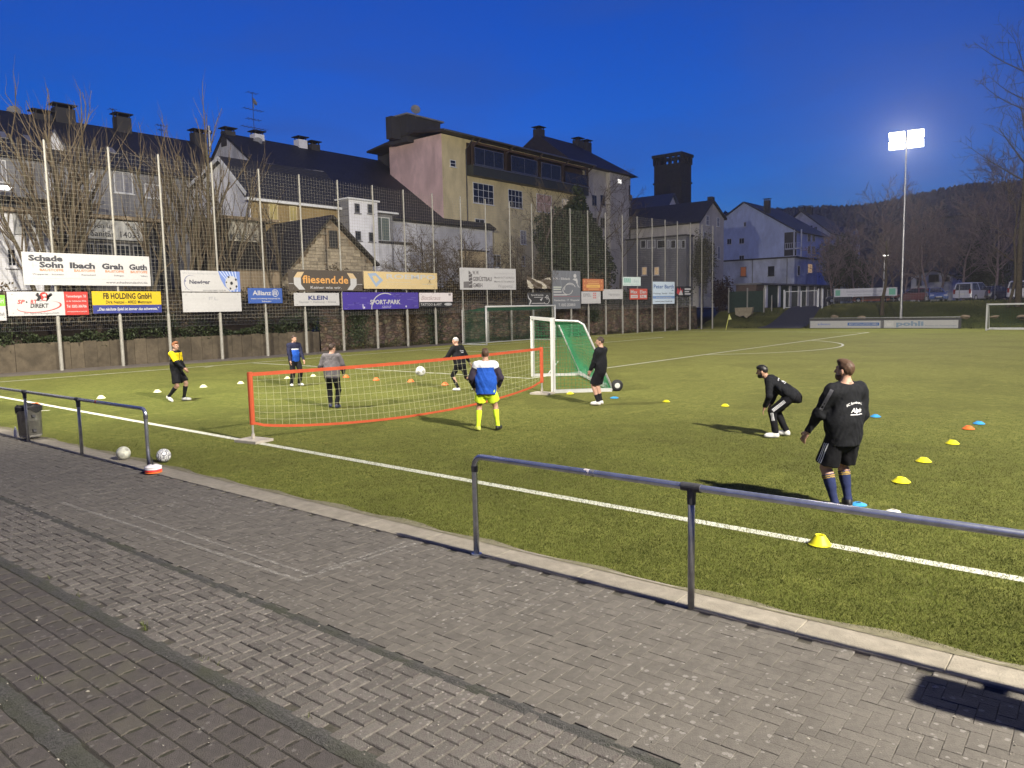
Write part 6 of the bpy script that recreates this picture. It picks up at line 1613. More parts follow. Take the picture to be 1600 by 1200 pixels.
# -- shed with lettered board
t = thing('shed', (-10.5, 19.5, 3.9), 'dark shed with a weathered lettered board under its flat roof', 'shed')
b = MB(); b.box(-13, -10, 16.9, 20.6, 3.6, 8.55); b.build('wall', mat('tarred_boards', (.022, .018, .015), .85, .3, 3), t)
b = MB(); b.box(-13.4, -9.5, 17.2, 21.3, 8.55, 8.72); b.build('roof', P_['beige'], t)
a, c = Xp(357, 360, -9.95), Xp(404, 362, -9.95); zt, zb = Xp(380, 344, -9.95)[2], Xp(380, 377, -9.95)[2]
b = MB(); b.box(-10, -9.94, a[1], c[1], zb, zt); sb = b.build('sign_board', mat('old_board', (.40, .37, .30), .8, .2, 5, stain=.6, sscale=3), t)
lettering(sb, 'HEIMER', A(-9.94, a[1]+.15, zb+(zt-zb)*.62), u_, v_, n_, flat((.25, .24, .21), .7), h=.28, w=(c[1]-a[1])*.85, bold=.0); lettering(sb, 'KÖSTE', A(-9.94, a[1]+.1, zb+.1), u_, v_, n_, TM, h=.38, w=(c[1]-a[1])*.88, bold=.02)

# -- stone barn
t = thing('stone_barn', (-12, 25, 4), 'small stone barn with a pointed gable and one dark window slit', 'barn')
xb = -8.95; gp = [(20.6, 3.7), (28.75, 3.7), (28.75, 6.1), (25.05, 9.05), (20.6, 4.6)]
b = MB(); b.prism([(xb-.10, y, z) for y, z in gp], (-6.5, 0, 0)); b.build('wall', P_['beige'], t)
SB_ = mat('barn_stone', (.34, .285, .20), .95, .22, 9, bump=.6, bscale=24, stain=.4, sscale=2, island=.22)
def gtop(y): return np.interp(y, [20.6, 25.05, 28.75], [4.6, 9.05, 6.1])
z = 3.75; row = 0; blk = MB(); cnt = 0
while z < 9.0:
    hh = .23; y = 20.6-.3*(row % 2)
    while y < 28.75:
        ww = .55+.25*random.random(); y0_, y1_ = max(20.62, y+.012), min(28.72, y+ww-.012); zt = min(gtop(y0_), gtop(y1_))-.05
        inwin = (24.85 < y1_ and y0_ < 25.75 and 7.0 < z+hh and z < 8.3)
        if y1_-y0_ > .12 and z+hh < zt+.12 and not inwin:
            b = MB(); d = .02*random.random(); b.box(xb-.11, xb+d, y0_, y1_, z+.010, min(z+hh, zt+.1)-.010); b.build('stone_block', SB_, t); cnt += 1
        y += ww
    z += hh; row += 1
b = MB()
for (ya, za) in ((20.3, 4.35), (29.1, 5.85)): 
    d = nrm(A(0, ya-25.05, za-9.15)); n = A(0, -d[2], d[1]); n = n if n[2] > 0 else -n; a = A(xb+.30, 25.05, 9.15); e = A(xb+.30, ya, za); b.prism([a, e, e+n*.16, a+n*.16], (-7.2, 0, 0))
b.build('roof', roof_mat((.030, .026, .022)), t)
b = MB(); b.box(xb-.09, xb-.03, 24.95, 25.65, 7.05, 8.25); sl_ = b.build('window', M['black'], t); b = MB(); b.box(xb-.1, xb+.05, 24.85, 25.75, 6.96, 7.05); b.build('sill', M['concrete'], sl_)
t = thing('garden_wall', (-8.6, 19, 4), 'low stained beige wall left of the stone barn', 'wall')
b = MB(); a = Xp(372, 430, -8.6)[1]; b.box(-8.9, -8.6, a, 20.6, 3.4, 5.25); b.build('wall_face', P_['beige'], t); b = MB(); b.box(-8.95, -8.55, a, 20.55, 5.25, 5.34); b.build('coping', M['concrete'], t)

# -- white annex with flat roof
t = thing('white_annex', (-18, 34, 5), 'white flat-roofed two-storey annex with four small windows beside the barn', 'house')
yc = Xp(545, 320, -16)[1]; ye = Xp(590, 340, -16)[1]; zt = Xp(560, 313, -16)[2]; xl = Yp(514, 318, yc)[0]
b = MB(); b.box(xl, -16, yc, ye, 4.2, zt); b.build('wall', P_['white'], t)
b = MB(); b.box(xl+.02, -16.02, yc-.03, yc, 4.2, zt-.05); b.build('shingle_cladding', mat('grey_shingle', (.20, .20, .21), .8, .2, 8, bump=.3), t)
for k in range(12):
    b = MB(); zz = 5+k*.55; b.box(xl+.02, -16.02, yc-.045, yc-.03, zz, zz+.03)
    if zz < zt-.2: b.build('shingle_course', P_['dark'], t)
b = MB(); b.box(xl-.2, -15.8, yc-.2, ye+.15, zt, zt+.14); b.build('roof', M['white'], t)
for (u0, v0, u1, v1) in ((554, 318, 562, 333), (574, 319, 582, 334), (555, 361, 564, 376), (576, 363, 585, 378)): winx(t, -16, u0, v0, u1, v1, cols=1, rows=1, frame=P_['grey'], fw=.05)
b = MB(); y2 = Xp(640, 380, -16)[1]; z2 = Xp(600, 380, -16)[2]; b.box(-22, -16, ye, y2, 4.2, z2); b.build('extension', P_['offwhite'], t)
b = MB(); b.box(-22.2, -15.8, ye+.1, y2+.2, z2, z2+.2); b.build('roof', P_['dark'], t)
window(t, A(-17, ye+.3, z2+.3), A(0, 1, 0), A(1, 0, 0), 1.9, 2.1, cols=2, rows=1, pane=mat('greenish_pane', (.10, .13, .12), .6)); 
b = MB(); b.box(-21, -17.02, ye+.1, ye+2.6, z2+.2, z2+2.7); b.build('conservatory', P_['grey'], t); b = MB(); b.box(-21.4, -16.5, ye-.1, ye+2.9, z2+2.7, z2+2.85); b.build('conservatory_roof', M['white'], t)
b = MB(); b.box(-16, -15.9, ye+1.5, ye+1.62, 4.2, z2); b.build('downpipe', P_['grey'], t)

# -- big pink and yellow building with glazed loggia
t = thing('loggia_building', (-24, 60, 4), 'large building with pink end wall, yellow front and glazed top-floor loggia', 'building')
X7 = -20.0; Y0 = 47.5; Y1 = Xp(990, 290, X7)[1]-11.5; Y1 = Xp(914, 300, X7)[1]; xl = Yp(611, 300, Y0)[0]; ZT = 20.25
b = MB(); b.box(xl, X7, Y0, Y1, 3.8, ZT); b.build('wall', P_['yellow'], t)
b = MB(); b.box(xl+.01, X7-.01, Y0-.05, Y0, 3.8, ZT-.02); b.build('end_wall', P_['pink'], t)
b = MB(); b.box(xl-3.4, xl-.02, Y0+1.2, Y1, 3.8, ZT-.05); b.build('rear_wing', P_['dark'], t)
xo = Yp(575, 240, Y0-.8)[0]
b = MB(); b.prism([(xo, Y0-1.0, ZT-.35), (X7-3.0, Y0-1.0, ZT+.65), (X7+1.35, Y0-1.0, ZT+.12), (X7+1.35, Y0-1.0, ZT-.06), (X7-3.0, Y0-1.0, ZT+.42), (xo, Y0-1.0, ZT-.55)][::-1], (0, Y1-Y0+1.6, 0))
r = b.build('roof', roof_mat((.05, .045, .04)), t)
b = MB(); b.tube([(X7+1.42, Y0-1.0, ZT+.02), (X7+1.42, Y1+.5, ZT+.02)], .09, 8); b.build('gutter', M['galv'], r)
b = MB(); yp = Xp(727, 260, X7)[1]; b.tube([(X7+1.40, yp, ZT), (X7+.15, yp, ZT-1.1), (X7+.12, yp, 4)], .06, 7); b.build('downpipe', M['sleeve'], t)
# penthouse block, chimney and dish on the roof
a, c = Xp(622, 200, -24), Xp(688, 195, -24); zp = Xp(650, 183, -24)[2]
b = MB(); b.box(-26.8, -24, a[1]+1.2, c[1], ZT-.3, zp); b.build('penthouse', P_['dark'], r); b = MB(); b.box(-27.0, -23.7, a[1]+1.0, c[1]+.3, zp, zp+.16); b.build('penthouse_roof', P_['grey'], r)
chimney(r, -25.4, Xp(629, 190, -24)[1], ZT, Xp(629, 180, -24)[2], .9, 1.3, P_['dark'], False); dish(r, Xp(649, 172, -24), .5, (.9, -.6, .3))
# loggia
ya, yb = Xp(729, 250, X7)[1], Xp(910, 290, X7)[1]; zt, zb = ZT-.35, Xp(730, 271, X7)[2]
b = MB(); b.box(X7, X7+.06, ya, yb, zb-.2, zt); b.build('loggia_cladding', M['timber'], t)
b = MB(); b.box(X7+.06, X7+.95, ya, yb, zb-.25, zb+.85); b.build('loggia_parapet', mat('parapet', (.045, .050, .042), .5, .2, 4), t)
b = MB(); b.box(X7+.96, X7+1.0, ya, yb, zb+.72, zb+.80); b.build('handrail', M['galv'], t)
bays = [(731, 776), (788, 829), (835, 866), (872, 908)]
for k, (u0, u1) in enumerate(bays):
    y0_, y1_ = Xp(u0, 250, X7)[1], Xp(u1, 260, X7)[1]
    window(t, A(X7+.97, y0_, zb+.86), A(0, 1, 0), A(1, 0, 0), y1_-y0_, 1.72 if k < 3 else 1.3, cols=2+(k == 0), rows=1, frame=M['galv'] if k < 3 else M['timber'], pane=M['glass'], fw=.06, sill=False, bar=.05)
    if k < 3:
        b = MB(); b.box(X7+.90, X7+.965, y0_+(y1_-y0_)*.80, y1_-.1, zb+.95, zb+2.45); b.box(X7+.90, X7+.964, y0_+(y1_-y0_)*.36, y0_+(y1_-y0_)*.50, zb+.95, zb+2.1); b.build('curtain', mat('curtain', (.36, .33, .28), .8), t)
for k in range(5):
    y_ = ya+.05+(yb-ya-.1)*k/4; b = MB(); b.bar((X7+.8, y_, zb+.8), (X7+.8, y_, zt), .22, .22); b.bar((X7+.8, y_, zt-.6), (X7+1.25, y_+.9, ZT), .15); b.build('timber_post', M['timber'], t)
b = MB(); b.box(X7+.75, X7+.95, ya, yb, zt-.25, zt); b.build('beam', mat('brown_beam', (.09, .05, .025), .7, .2, 3), t)
for (u0, v0, u1, v1, cc, rr, pn) in ((703, 250, 712, 261, 1, 2, None), (739, 287, 771, 319, 4, 3, None), (794, 297, 816, 325, 4, 3, None), (838, 304, 862, 332, 2, 2, LITP), (878, 311, 889, 326, 2, 1, LIT2), (742, 342, 757, 356, 2, 2, None), (813, 360, 822, 382, 2, 3, CUR), (770, 398, 782, 418, 2, 2, None), (815, 400, 820, 416, 1, 2, None)):
    winx(t, X7, u0, v0, u1, v1, cols=cc, rows=rr, pane=pn or M['glass'])
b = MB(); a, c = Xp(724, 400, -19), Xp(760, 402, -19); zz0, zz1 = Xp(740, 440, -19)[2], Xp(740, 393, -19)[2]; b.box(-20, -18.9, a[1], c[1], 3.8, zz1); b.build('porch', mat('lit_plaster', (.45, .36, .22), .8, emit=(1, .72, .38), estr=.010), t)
b = MB(); b.box(-20, -18.7, a[1]-.2, c[1]+.2, zz1, zz1+.15); b.build('porch_roof', P_['dark'], t)

# -- cream building behind it
t = thing('cream_block', (-24, 78, 4), 'tall cream apartment block with hipped roof right of the loggia building', 'building')
ya, yb = Y1+.3, Xp(989, 300, X7)[1]; zt = Xp(950, 268, X7)[2]; xk = -32
b = MB(); b.box(xk, X7-.4, ya, yb, 3.5, zt); b.build('wall', P_['cream'], t)
y1_, y2_ = Xp(952, 300, X7)[1], Xp(981, 300, X7)[1]
b = MB(); b.box(X7-.4, X7+.15, y1_, y2_, 3.5, zt-.1); b.build('bay', P_['cream'], t)
zr = Xp(838, 209, -26)[2]; yr0 = Xp(838, 209, -26)[1]; yr1 = yb-5.5
b = MB(); e = .6; x0, x1, xm = xk-e, X7+.6, -26
V = [(x0, yr0-1, zt), (x1, yr0-1, zt), (x1, yb+e, zt), (x0, yb+e, zt), (xm, yr0, zr), (xm, yr1, zr)]
b.add(V, [(0, 1, 4), (1, 2, 5, 4), (2, 3, 5), (3, 0, 4, 5), (0, 3, 2, 1)]); r = b.build('roof', roof_mat((.045, .037, .033)), t)
for u, v in ((842, 208), (903, 220), (916, 224)): a = Xp(u, v, xm); chimney(r, xm, a[1], zr-1.4, zr+.6, 1.0, 1.2)
winx(t, X7+.15, 965, 280, 971, 287, cols=1, rows=1, pane=mat('bright_pane', (.8, .8, .8), emit=(1, .95, .85), estr=.2), fw=.03)
for v in (305, 340, 375, 410, 445):
    for u in (925, 938): winx(t, X7-.4, u, v, u+7, v+16, cols=2, rows=1, frame=P_['grey'], fw=.05)
    b = MB(); a = Xp(985, v-6, X7); b.box(X7-1.2, X7-.35, y2_+.15, yb-.1, a[2]-1.1, a[2]+.9); b.build('balcony_recess', P_['dark'], t)  # dark panel proud of the wall stands in for the recess's shade
    b = MB(); b.box(X7-.38, X7-.05, y2_+.15, yb-.1, a[2]-1.15, a[2]-.45); b.build('balcony_parapet', P_['beige'], t)

# -- church tower and nave
t = thing('church_tower', (-27, 112, 3), 'dark square church tower with an open arcaded crown', 'tower')
yt = 110; a, c = Yp(1022, 300, yt), Yp(1064, 300, yt); zt = Yp(1040, 257, yt)[2]; dY = Xp(1080, 300, c[0])[1]-yt
b = MB(); b.box(a[0], c[0], yt, yt+dY, 3, zt); b.build('wall', P_['sandstone'], t)
for z_ in (zt-3.2, zt-7.5): b = MB(); b.box(a[0]-.15, c[0]+.15, yt-.15, yt+dY+.15, z_, z_+.3); b.build('string_course', P_['sandstone'], t)
z2 = Yp(1040, 245.5, yt)[2]
b = MB()
n = 5
for k in range(n+1):
    x = a[0]+(c[0]-a[0])*k/n; b.box(x-.16, x+.16, yt-.12, yt+.35, zt, z2); b.box(x-.16, x+.16, yt+dY-.35, yt+dY+.12, zt, z2)
for k in range(1, n):
    y = yt+dY*k/n
    for x in (a[0], c[0]): b.box(x-.2, x+.2, y-.16, y+.16, zt, z2)
b.build('arcade_pillars', P_['sandstone'], t, kind='stuff')
b = MB(); b.box(a[0]-.3, c[0]+.3, yt-.3, yt+.5, z2, z2+.5); b.box(a[0]-.3, c[0]+.3, yt+dY-.5, yt+dY+.3, z2, z2+.5); b.box(a[0]-.3, a[0]+.5, yt+.5, yt+dY-.5, z2, z2+.5); b.box(c[0]-.5, c[0]+.3, yt+.5, yt+dY-.5, z2, z2+.5); b.build('parapet', P_['sandstone'], t)
for zz in (zt-9, zt-5.8): b = MB(); b.box((a[0]+c[0])/2-.6, (a[0]+c[0])/2+.6, yt-.04, yt, zz, zz+2.2); b.build('louvre', M['black'], t)
b = MB(); b.box(c[0], c[0]+.04, yt+dY/2-.6, yt+dY/2+.6, zt-8, zt-5.6); b.build('louvre', M['black'], t)
t = thing('church_hall', (-24, 100, 3), 'hall with a blue-grey slate roof and small white gable below the church tower', 'house')
yq = 97; rt_ = Yp(1050, 304, yq+4); e0 = Yp(1000, 347, yq)
gable_x(t, -45, rt_[0], yq, yq+8, 3, e0[2], e0[2], yq+4, rt_[2], P_['white'], P_['blueslate'])
# -- grey house with ivy corner
t = thing('grey_house', (-15, 88, 2.5), 'grey rendered house with a chimney and gable windows behind the fence end', 'house')
xg = -10.0; pk = Xp(1117, 316, xg); rc = Xp(1131, 342, xg); fcn = Yp(1093, 346, 85); 
w, r = gable_x(t, -24, xg, 85, rc[1], 2.2, fcn[2], rc[2], (85+rc[1])/2, pk[2], P_['cream'], roof_mat((.035, .034, .036)), over=.3)
a = Xp(1113, 320, xg-.8); chimney(r, xg-1.0, a[1], pk[2]-.8, pk[2]+.9, .7, .8, P_['dark'], False)
for (u0, v0, u1, v1) in ((1103, 337, 1108, 352), (1120, 340, 1124, 354), (1099, 362, 1103, 380), (1110, 383, 1114, 400), (1121, 385, 1125, 405)): winx(t, xg, u0, v0, u1, v1, cols=1, rows=2, pane=CUR)
b = MB(); a, c = Yp(985, 365, 83), Yp(1072, 368, 83); zt = Yp(1030, 372, 83)[2]; b.box(a[0]-6, c[0], 83, 85, 2, zt); b.build('veranda', P_['grey'], t)
b = MB(); b.box(a[0]-6.2, c[0]+.2, 82.7, 85, zt, zt+.2); b.build('veranda_roof', P_['dark'], t)
for k, (u0, u1) in enumerate(((1001, 1009), (1011, 1024), (1027, 1040), (1042, 1046), (1048, 1056), (1059, 1063), (1065, 1071))): winy(t, 83, u0, 375, u1, 388, cols=1, rows=1, pane=M['glass'] if k % 2 == 0 else CUR, sill=False)
for (u0, u1) in ((1003, 1011), (1022, 1030)): winy(t, 83, u0, 417, u1, 430, cols=1, rows=2, pane=LIT)
# -- big white gable house
t = thing('white_gable_house', (-8, 100, 2.5), 'large plain white house with a broad gable and corner balconies', 'house')
yg = 128; pk = Yp(1163, 317, yg); re = Yp(1245, 362, yg); xl_ = 2*pk[0]-re[0]
w, r = gable_y(t, xl_, re[0], yg, 146, 2.2, re[2], re[2], pk[0], pk[2], P_['tintwhite'], roof_mat((.034, .036, .046)), over=.35)
a = Yp(1197, 330, yg+2); chimney(r, a[0], yg+2.5, a[2]-1, Yp(1197, 313, yg+2)[2], .9, 1.1, P_['dark'])
for (u0, v0, u1, v1) in ((1162, 347, 1166, 354), (1136, 373, 1143, 382), (1155, 372, 1163, 381), (1155, 399, 1163, 406)): winy(t, yg, u0, v0, u1, v1, cols=2, rows=1)
b = MB(); a = Yp(1226, 362, yg); b.box(a[0], re[0]-.02, yg-.06, yg, Yp(1230, 400, yg)[2], re[2]); b.build('balcony_recess', P_['dark'], t)  # flat dark panel paints the shade behind the corner balconies
for v in (388, 408):
    b = MB(); z_ = Yp(1240, v, yg)[2]; b.box(a[0]+.4, re[0]+1.2, yg-.9, yg-.07, z_-.2, z_); b.build('balcony_slab', P_['white'], t)
    b = MB()
    for k in range(9): x = a[0]+.5+(re[0]+.6-a[0])*k/8; b.bar((x, yg-.85, z_), (x, yg-.85, z_+.9), .05)
    b.bar((a[0]+.4, yg-.85, z_+.9), (re[0]+1.2, yg-.85, z_+.9), .06); b.build('balcony_railing', M['white'], t)
for x in (a[0]+2.0, re[0]+1.1): b = MB(); b.bar((x, yg-.8, 2.3), (x, yg-.8, re[2]+.3), .2); b.build('balcony_post', M['white'], t)
for v0 in (366, 385):
    for u0 in (1262, 1269): 
        a = Xp(u0, v0, re[0]); window(t, A(re[0], a[1], a[2]-1.3), A(0, 1, 0), A(1, 0, 0), 1.6, 1.4, cols=2, rows=1)
# -- farther gabled house
t = thing('small_gable_house', (-3, 125, 3), 'smaller pale house with a dark roof peeping out right of the white gable', 'house')
yg = 160; pk = Yp(1252, 331, yg); re = Yp(1297, 364, yg); xl_ = 2*pk[0]-re[0]
w, r = gable_y(t, xl_, re[0], yg, 176, 2.5, re[2], re[2], pk[0], pk[2], P_['offwhite'], roof_mat((.035, .028, .028)), over=.4)
for u in (1253, 1265): a = Yp(u, 335, yg+4); chimney(r, a[0], yg+4, a[2]-2, Yp(u, 324, yg+4)[2], 1.0, 1.2, P_['dark'])
for (u0, v0, u1, v1) in ((1264, 352, 1270, 361), (1272, 354, 1277, 362), (1256, 380, 1262, 388)): winy(t, yg, u0, v0, u1, v1, cols=2, rows=1)
for k, (u0, v0, u1, y_) in enumerate(((1300, 357, 1330, 195), (1306, 370, 1327, 185))):
    t = thing('far_house', tuple(Yp((u0+u1)/2, 400, y_)), ('distant dark-roofed house at the foot of the hill, the taller one', 'distant low house at the foot of the hill, the nearer pale one')[k], 'house')
    a, c, e = Yp(u0, v0+8, y_), Yp(u1, v0+8, y_), Yp(u1, v0, y_); gable_x(t, a[0], c[0], y_, y_+8, 2, a[2], a[2], y_+4, e[2]+.6, P_['offwhite'], roof_mat((.03, .028, .03)))
    winy(t, y_, u0+6, v0+12, u0+10, v0+17, cols=1, rows=1); winy(t, y_, u0+14, v0+12, u0+18, v0+17, cols=1, rows=1)
# -- flat-roofed weathered building
t = thing('flat_roofed_building', (-1, 82, 2.1), 'long weathered white flat-roofed building with an orange lit window', 'building')
yg = 109; a, c = Yp(1085, 420, yg), Yp(1241, 420, yg); zt = Yp(1200, 405, yg)[2]; ye = Xp(1277, 405, c[0])[1]
b = MB(); b.box(a[0], c[0], yg, ye, 1.9, zt); b.build('wall', P_['tintoffwhite'], t)
b = MB(); b.box(a[0]-.2, c[0]+.3, yg-.3, ye+.3, zt, zt+.22); b.build('roof', P_['dark'], t)
winy(t, yg, 1157, 417, 1166, 432, cols=1, rows=1, pane=mat('orange_blind', (.45, .16, .06), .7, emit=(1, .28, .08), estr=.012), frame=P_['beige']); winy(t, yg, 1200, 416, 1210, 431, cols=1, rows=1, frame=P_['dark']); winy(t, yg, 1117, 421, 1127, 434, cols=1, rows=1, frame=P_['pink'])
for u in (1176, 1230): b = MB(); x = Yp(u, 420, yg)[0]; b.tube([(x, yg-.08, 2), (x, yg-.08, zt)], .06, 6); b.build('downpipe', P_['grey'], t)
winx(t, c[0], 1262, 412, 1269, 427, cols=2, rows=1, pane=LIT); winx(t, c[0], 1246, 415, 1250, 431, cols=1, rows=1)
# -- garages
t = thing('garage_row', (0, 80, 2), 'row of flat-roofed garages with green and grey doors behind the gate', 'garage')
xg = .85; yg = 78.0; zt = Yp(1197, 444, yg)[2]; xs_ = Yp(1150, 450, yg)[0]; ye = Xp(1311, 450, xg)[1]
b = MB(); b.box(xs_, xg-.25, yg, ye, 1.95, zt); b.build('wall', mat('brown_wall', (.12, .085, .07), .9, .2, 2, stain=.4), t)
b = MB(); b.box(xs_-.2, xg+.45, yg-.25, ye+.3, zt, zt+.18); b.build('roof', P_['grey'], t)
edges = [1197, 1217, 1234, 1248, 1261, 1273, 1284, 1294, 1303, 1311]
ysd = [Xp(u, 460, xg)[1] for u in edges]
GD = [mat('green_door', (.035, .065, .038), .6, .15, 3), mat('grey_door', (.17, .17, .20), .6, .15, 3)]
for k in range(len(edges)):
    y = ysd[k]; b = MB(); b.box(xg-.25, xg, y, y+.55+.06*k, 1.95, zt-.02); b.build('pillar', P_['white'], t)
    if k < len(edges)-1:
        b = MB(); b.box(xg-.24, xg-.14, y+.57+.06*k, ysd[k+1]-.02, 2.0, zt-.15)
        for q in range(5): zz = 2.3+q*.5; b.box(xg-.14, xg-.12, y+.6+.06*k, ysd[k+1]-.05, zz, zz+.4)
        b.build('garage_door', GD[0] if k < 4 else GD[1], t)
t = thing('blue_outbuilding', (6, 100, 2), 'small pale blue outbuilding at the far end of the garages', 'shed'); a, c = Yp(1301, 440, 104), Yp(1325, 440, 104)
b = MB(); b.prism([(a[0], 104, 2), (c[0], 104, 2), (c[0], 104, Yp(1325, 437, 104)[2]), (a[0], 104, Yp(1301, 434, 104)[2])], (0, 6, 0)); b.build('wall', mat('pale_blue_wall', (.26, .31, .44), .8, .1, 2, stain=.2), t); b = MB(); b.box(a[0]-.2, c[0]+.2, 103.8, 110.2, Yp(1325, 437, 104)[2]+.55, Yp(1325, 437, 104)[2]+.7); b.build('roof', P_['dark'], t)
# -- gate
t = thing('double_gate', (6.7, 76.2, 1.9), 'white steel double gate across the access path', 'gate')
yg = 76.2; a, c = Yp(1227, 470, yg), Yp(1277, 470, yg); zb, zt = 2.0, Yp(1250, 455, yg)[2]; xm = (a[0]+c[0])/2
for x0, x1 in ((a[0], xm-.03), (xm+.03, c[0])):
    b = MB(); 
    for p, q in (((x0, zb), (x1, zb)), ((x0, zt), (x1, zt)), ((x0, zb), (x0, zt)), ((x1, zb), (x1, zt))): b.bar((p[0], yg, p[1]), (q[0], yg, q[1]), .07)
    lf = b.build('gate_leaf', M['white'], t); b = MB()
    for k in range(16): x = x0+(x1-x0)*(k+.5)/16; b.bar((x, yg, zb), (x, yg, zt), .016)
    b.build('gate_bars', M['galv'], lf, kind='stuff')
for x in (a[0]-.12, c[0]+.12, c[0]+.55): b = MB(); b.bar((x, yg, 1.8), (x, yg, zt+.2), .13); b.build('gate_post', M['white'], t)
# -- screen fence left of the path
t = thing('screen_fence', (1, 74.5, 1.5), 'dark green screen fence on pale posts left of the access path', 'fence')
yg = 74.8; a, c = Yp(1139, 470, yg), Yp(1194, 470, yg); b = MB(); b.box(a[0], c[0], yg, yg+.03, .9, Yp(1165, 455, yg)[2]); b.build('screen_cloth', mat('green_cloth', (.022, .045, .032), .8, .2, 3), t)
for u in (1139, 1168, 1194): x = Yp(u, 470, yg)[0]; b = MB(); b.bar((x, yg-.05, .3), (x, yg-.05, Yp(u, 450, yg)[2]), .12); b.build('fence_post', M['post'], t)
x = Yp(1206, 470, yg+.5)[0]; b = MB(); b.bar((x, yg+.5, .8), (x, yg+.5, 3.4), .10); b.build('fence_post', M['post'], t)
t = thing('stone_slab', tuple(Yp(1161, 490, 72)), 'broken cream stone slab lying on the grass behind the corner flag', 'slab')
b = MB(); P = [Yp(u, v, 72) for u, v in ((1148, 481), (1176, 480), (1174, 491), (1166, 497), (1161, 493), (1156, 495), (1149, 492))]; b.prism(P, (0, .4, .0)); b.build('slab', mat('slab_stone', (.36, .31, .21), .9, .2, 4, bump=.4, stain=.4), t)
# -- buildings on the right behind the trees
def block(u0, u1, v0, y, label, wall, wins, depth=10, name='apartment_block'):
    t = thing(name, tuple(Yp((u0+u1)/2, 470, y)), label, 'building'); a, c = Yp(u0, v0, y), Yp(u1, v0, y)
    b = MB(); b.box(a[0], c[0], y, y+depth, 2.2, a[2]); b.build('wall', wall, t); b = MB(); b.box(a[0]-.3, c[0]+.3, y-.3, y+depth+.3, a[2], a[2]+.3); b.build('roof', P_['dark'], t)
    for w_ in wins: winy(t, y, *w_, cols=2, rows=1, frame=P_['grey'])
    return t
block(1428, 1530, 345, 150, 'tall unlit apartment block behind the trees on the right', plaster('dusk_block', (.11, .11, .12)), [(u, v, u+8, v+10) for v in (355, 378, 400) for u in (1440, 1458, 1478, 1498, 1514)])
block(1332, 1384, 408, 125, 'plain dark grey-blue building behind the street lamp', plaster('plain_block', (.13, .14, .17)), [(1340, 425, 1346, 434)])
t = thing('bungalow', tuple(Yp(1455, 460, 112)), 'pale low house with two dark windows behind the parked cars', 'house')
yg = 112; a, c, e = Yp(1424, 432, yg), Yp(1489, 432, yg), Yp(1458, 423, yg)
gable_y(t, a[0], c[0], yg, yg+9, 2.2, a[2], c[2], e[0], e[2], P_['white'], roof_mat((.03, .03, .035)), over=.3); winy(t, yg, 1451, 429, 1467, 440, cols=3, rows=1, frame=P_['dark']); winy(t, yg, 1476, 433, 1484, 439, cols=1, rows=1, frame=P_['dark']); winy(t, yg, 1432, 434, 1440, 446, cols=1, rows=1, frame=P_['grey'])
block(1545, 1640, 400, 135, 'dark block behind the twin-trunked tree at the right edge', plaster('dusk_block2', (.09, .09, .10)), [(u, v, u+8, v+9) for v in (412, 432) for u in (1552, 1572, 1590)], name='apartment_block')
# -- car park fence, street lamp, boulders
t = thing('car_park_fence', (25, 76.9, 2.3), 'thin wire fence on slim posts in front of the parked cars', 'fence')
for k, x in enumerate(np.arange(9.6, 60, 2.95)):
    b = MB(); b.tube([(x, 76.9, 2.0), (x, 76.9, 3.95)], .04, 6); b.build('fence_post', M['galv'], t)
b = MB()
for k in range(9): wires(b, (9.6, 76.9, 2.5+k*.17), (58, 76.9, 2.5+k*.17), .0045)
for x in np.arange(9.6, 58, .25): wires(b, (x, 76.9, 2.4), (x, 76.9, 3.9), .0035)
b.build('wire_mesh', M['galv'], t, kind='stuff')
t = thing('street_lamp', tuple(Yp(1381, 470, 86)), 'small lit street lamp above the parked cars', 'street lamp'); yl = 86; a = Yp(1380, 470, yl); hd = Yp(1384, 399, yl)
b = MB(); b.tube([(a[0], yl, 2.3), (a[0], yl, hd[2])], .06, 8); b.bar((a[0], yl, hd[2]), (hd[0], yl-.3, hd[2]+.1), .05); b.build('pole', M['galv'], t)
b = MB(); b.lathe([(0, .12), (.2, .08), (.30, 0), (.2, -.08), (0, -.1)], 12, hd); b.build('lamp_head', mat('street_lamp_glow', (.9, .9, .9), emit=(1, .95, .85), estr=.8), t, smooth=True)
def boulder(u, v, y, r, label, seed):
    c = Yp(u, v, y); rg = np.random.default_rng(seed); V = IV5[:]*1.0; d = 1+.25*np.sin(V@rg.normal(0, 2.2, 3)+1)+.15*np.sin(V@rg.normal(0, 4, 3)); V = V*(d*r)[:, None]*A(1.5, .8, .7)
    o = np_obj('boulder', V, np.array(IF5), mat('boulder_stone', (.22, .17, .11), .95, .3, 4, bump=.5, stain=.4), smooth=True); o.location = Vector(c); tag(o, label, 'boulder', 'boulders on the grass bank')
boulder(1303, 495, 68.4, .20, 'brown boulder on the bank above the adesso lettering', 1); boulder(1346, 496, 68.2, .20, 'pale rounded boulder behind the middle of the far white board', 2); boulder(1509, 495, 68.4, .22, 'tan boulder just right of the end of the far board', 3); boulder(1554, 495, 68.4, .20, 'pointed boulder seen through the far right goal', 4); boulder(1599, 496, 68.4, .28, 'tan boulder cut by the right edge of the photograph', 5)
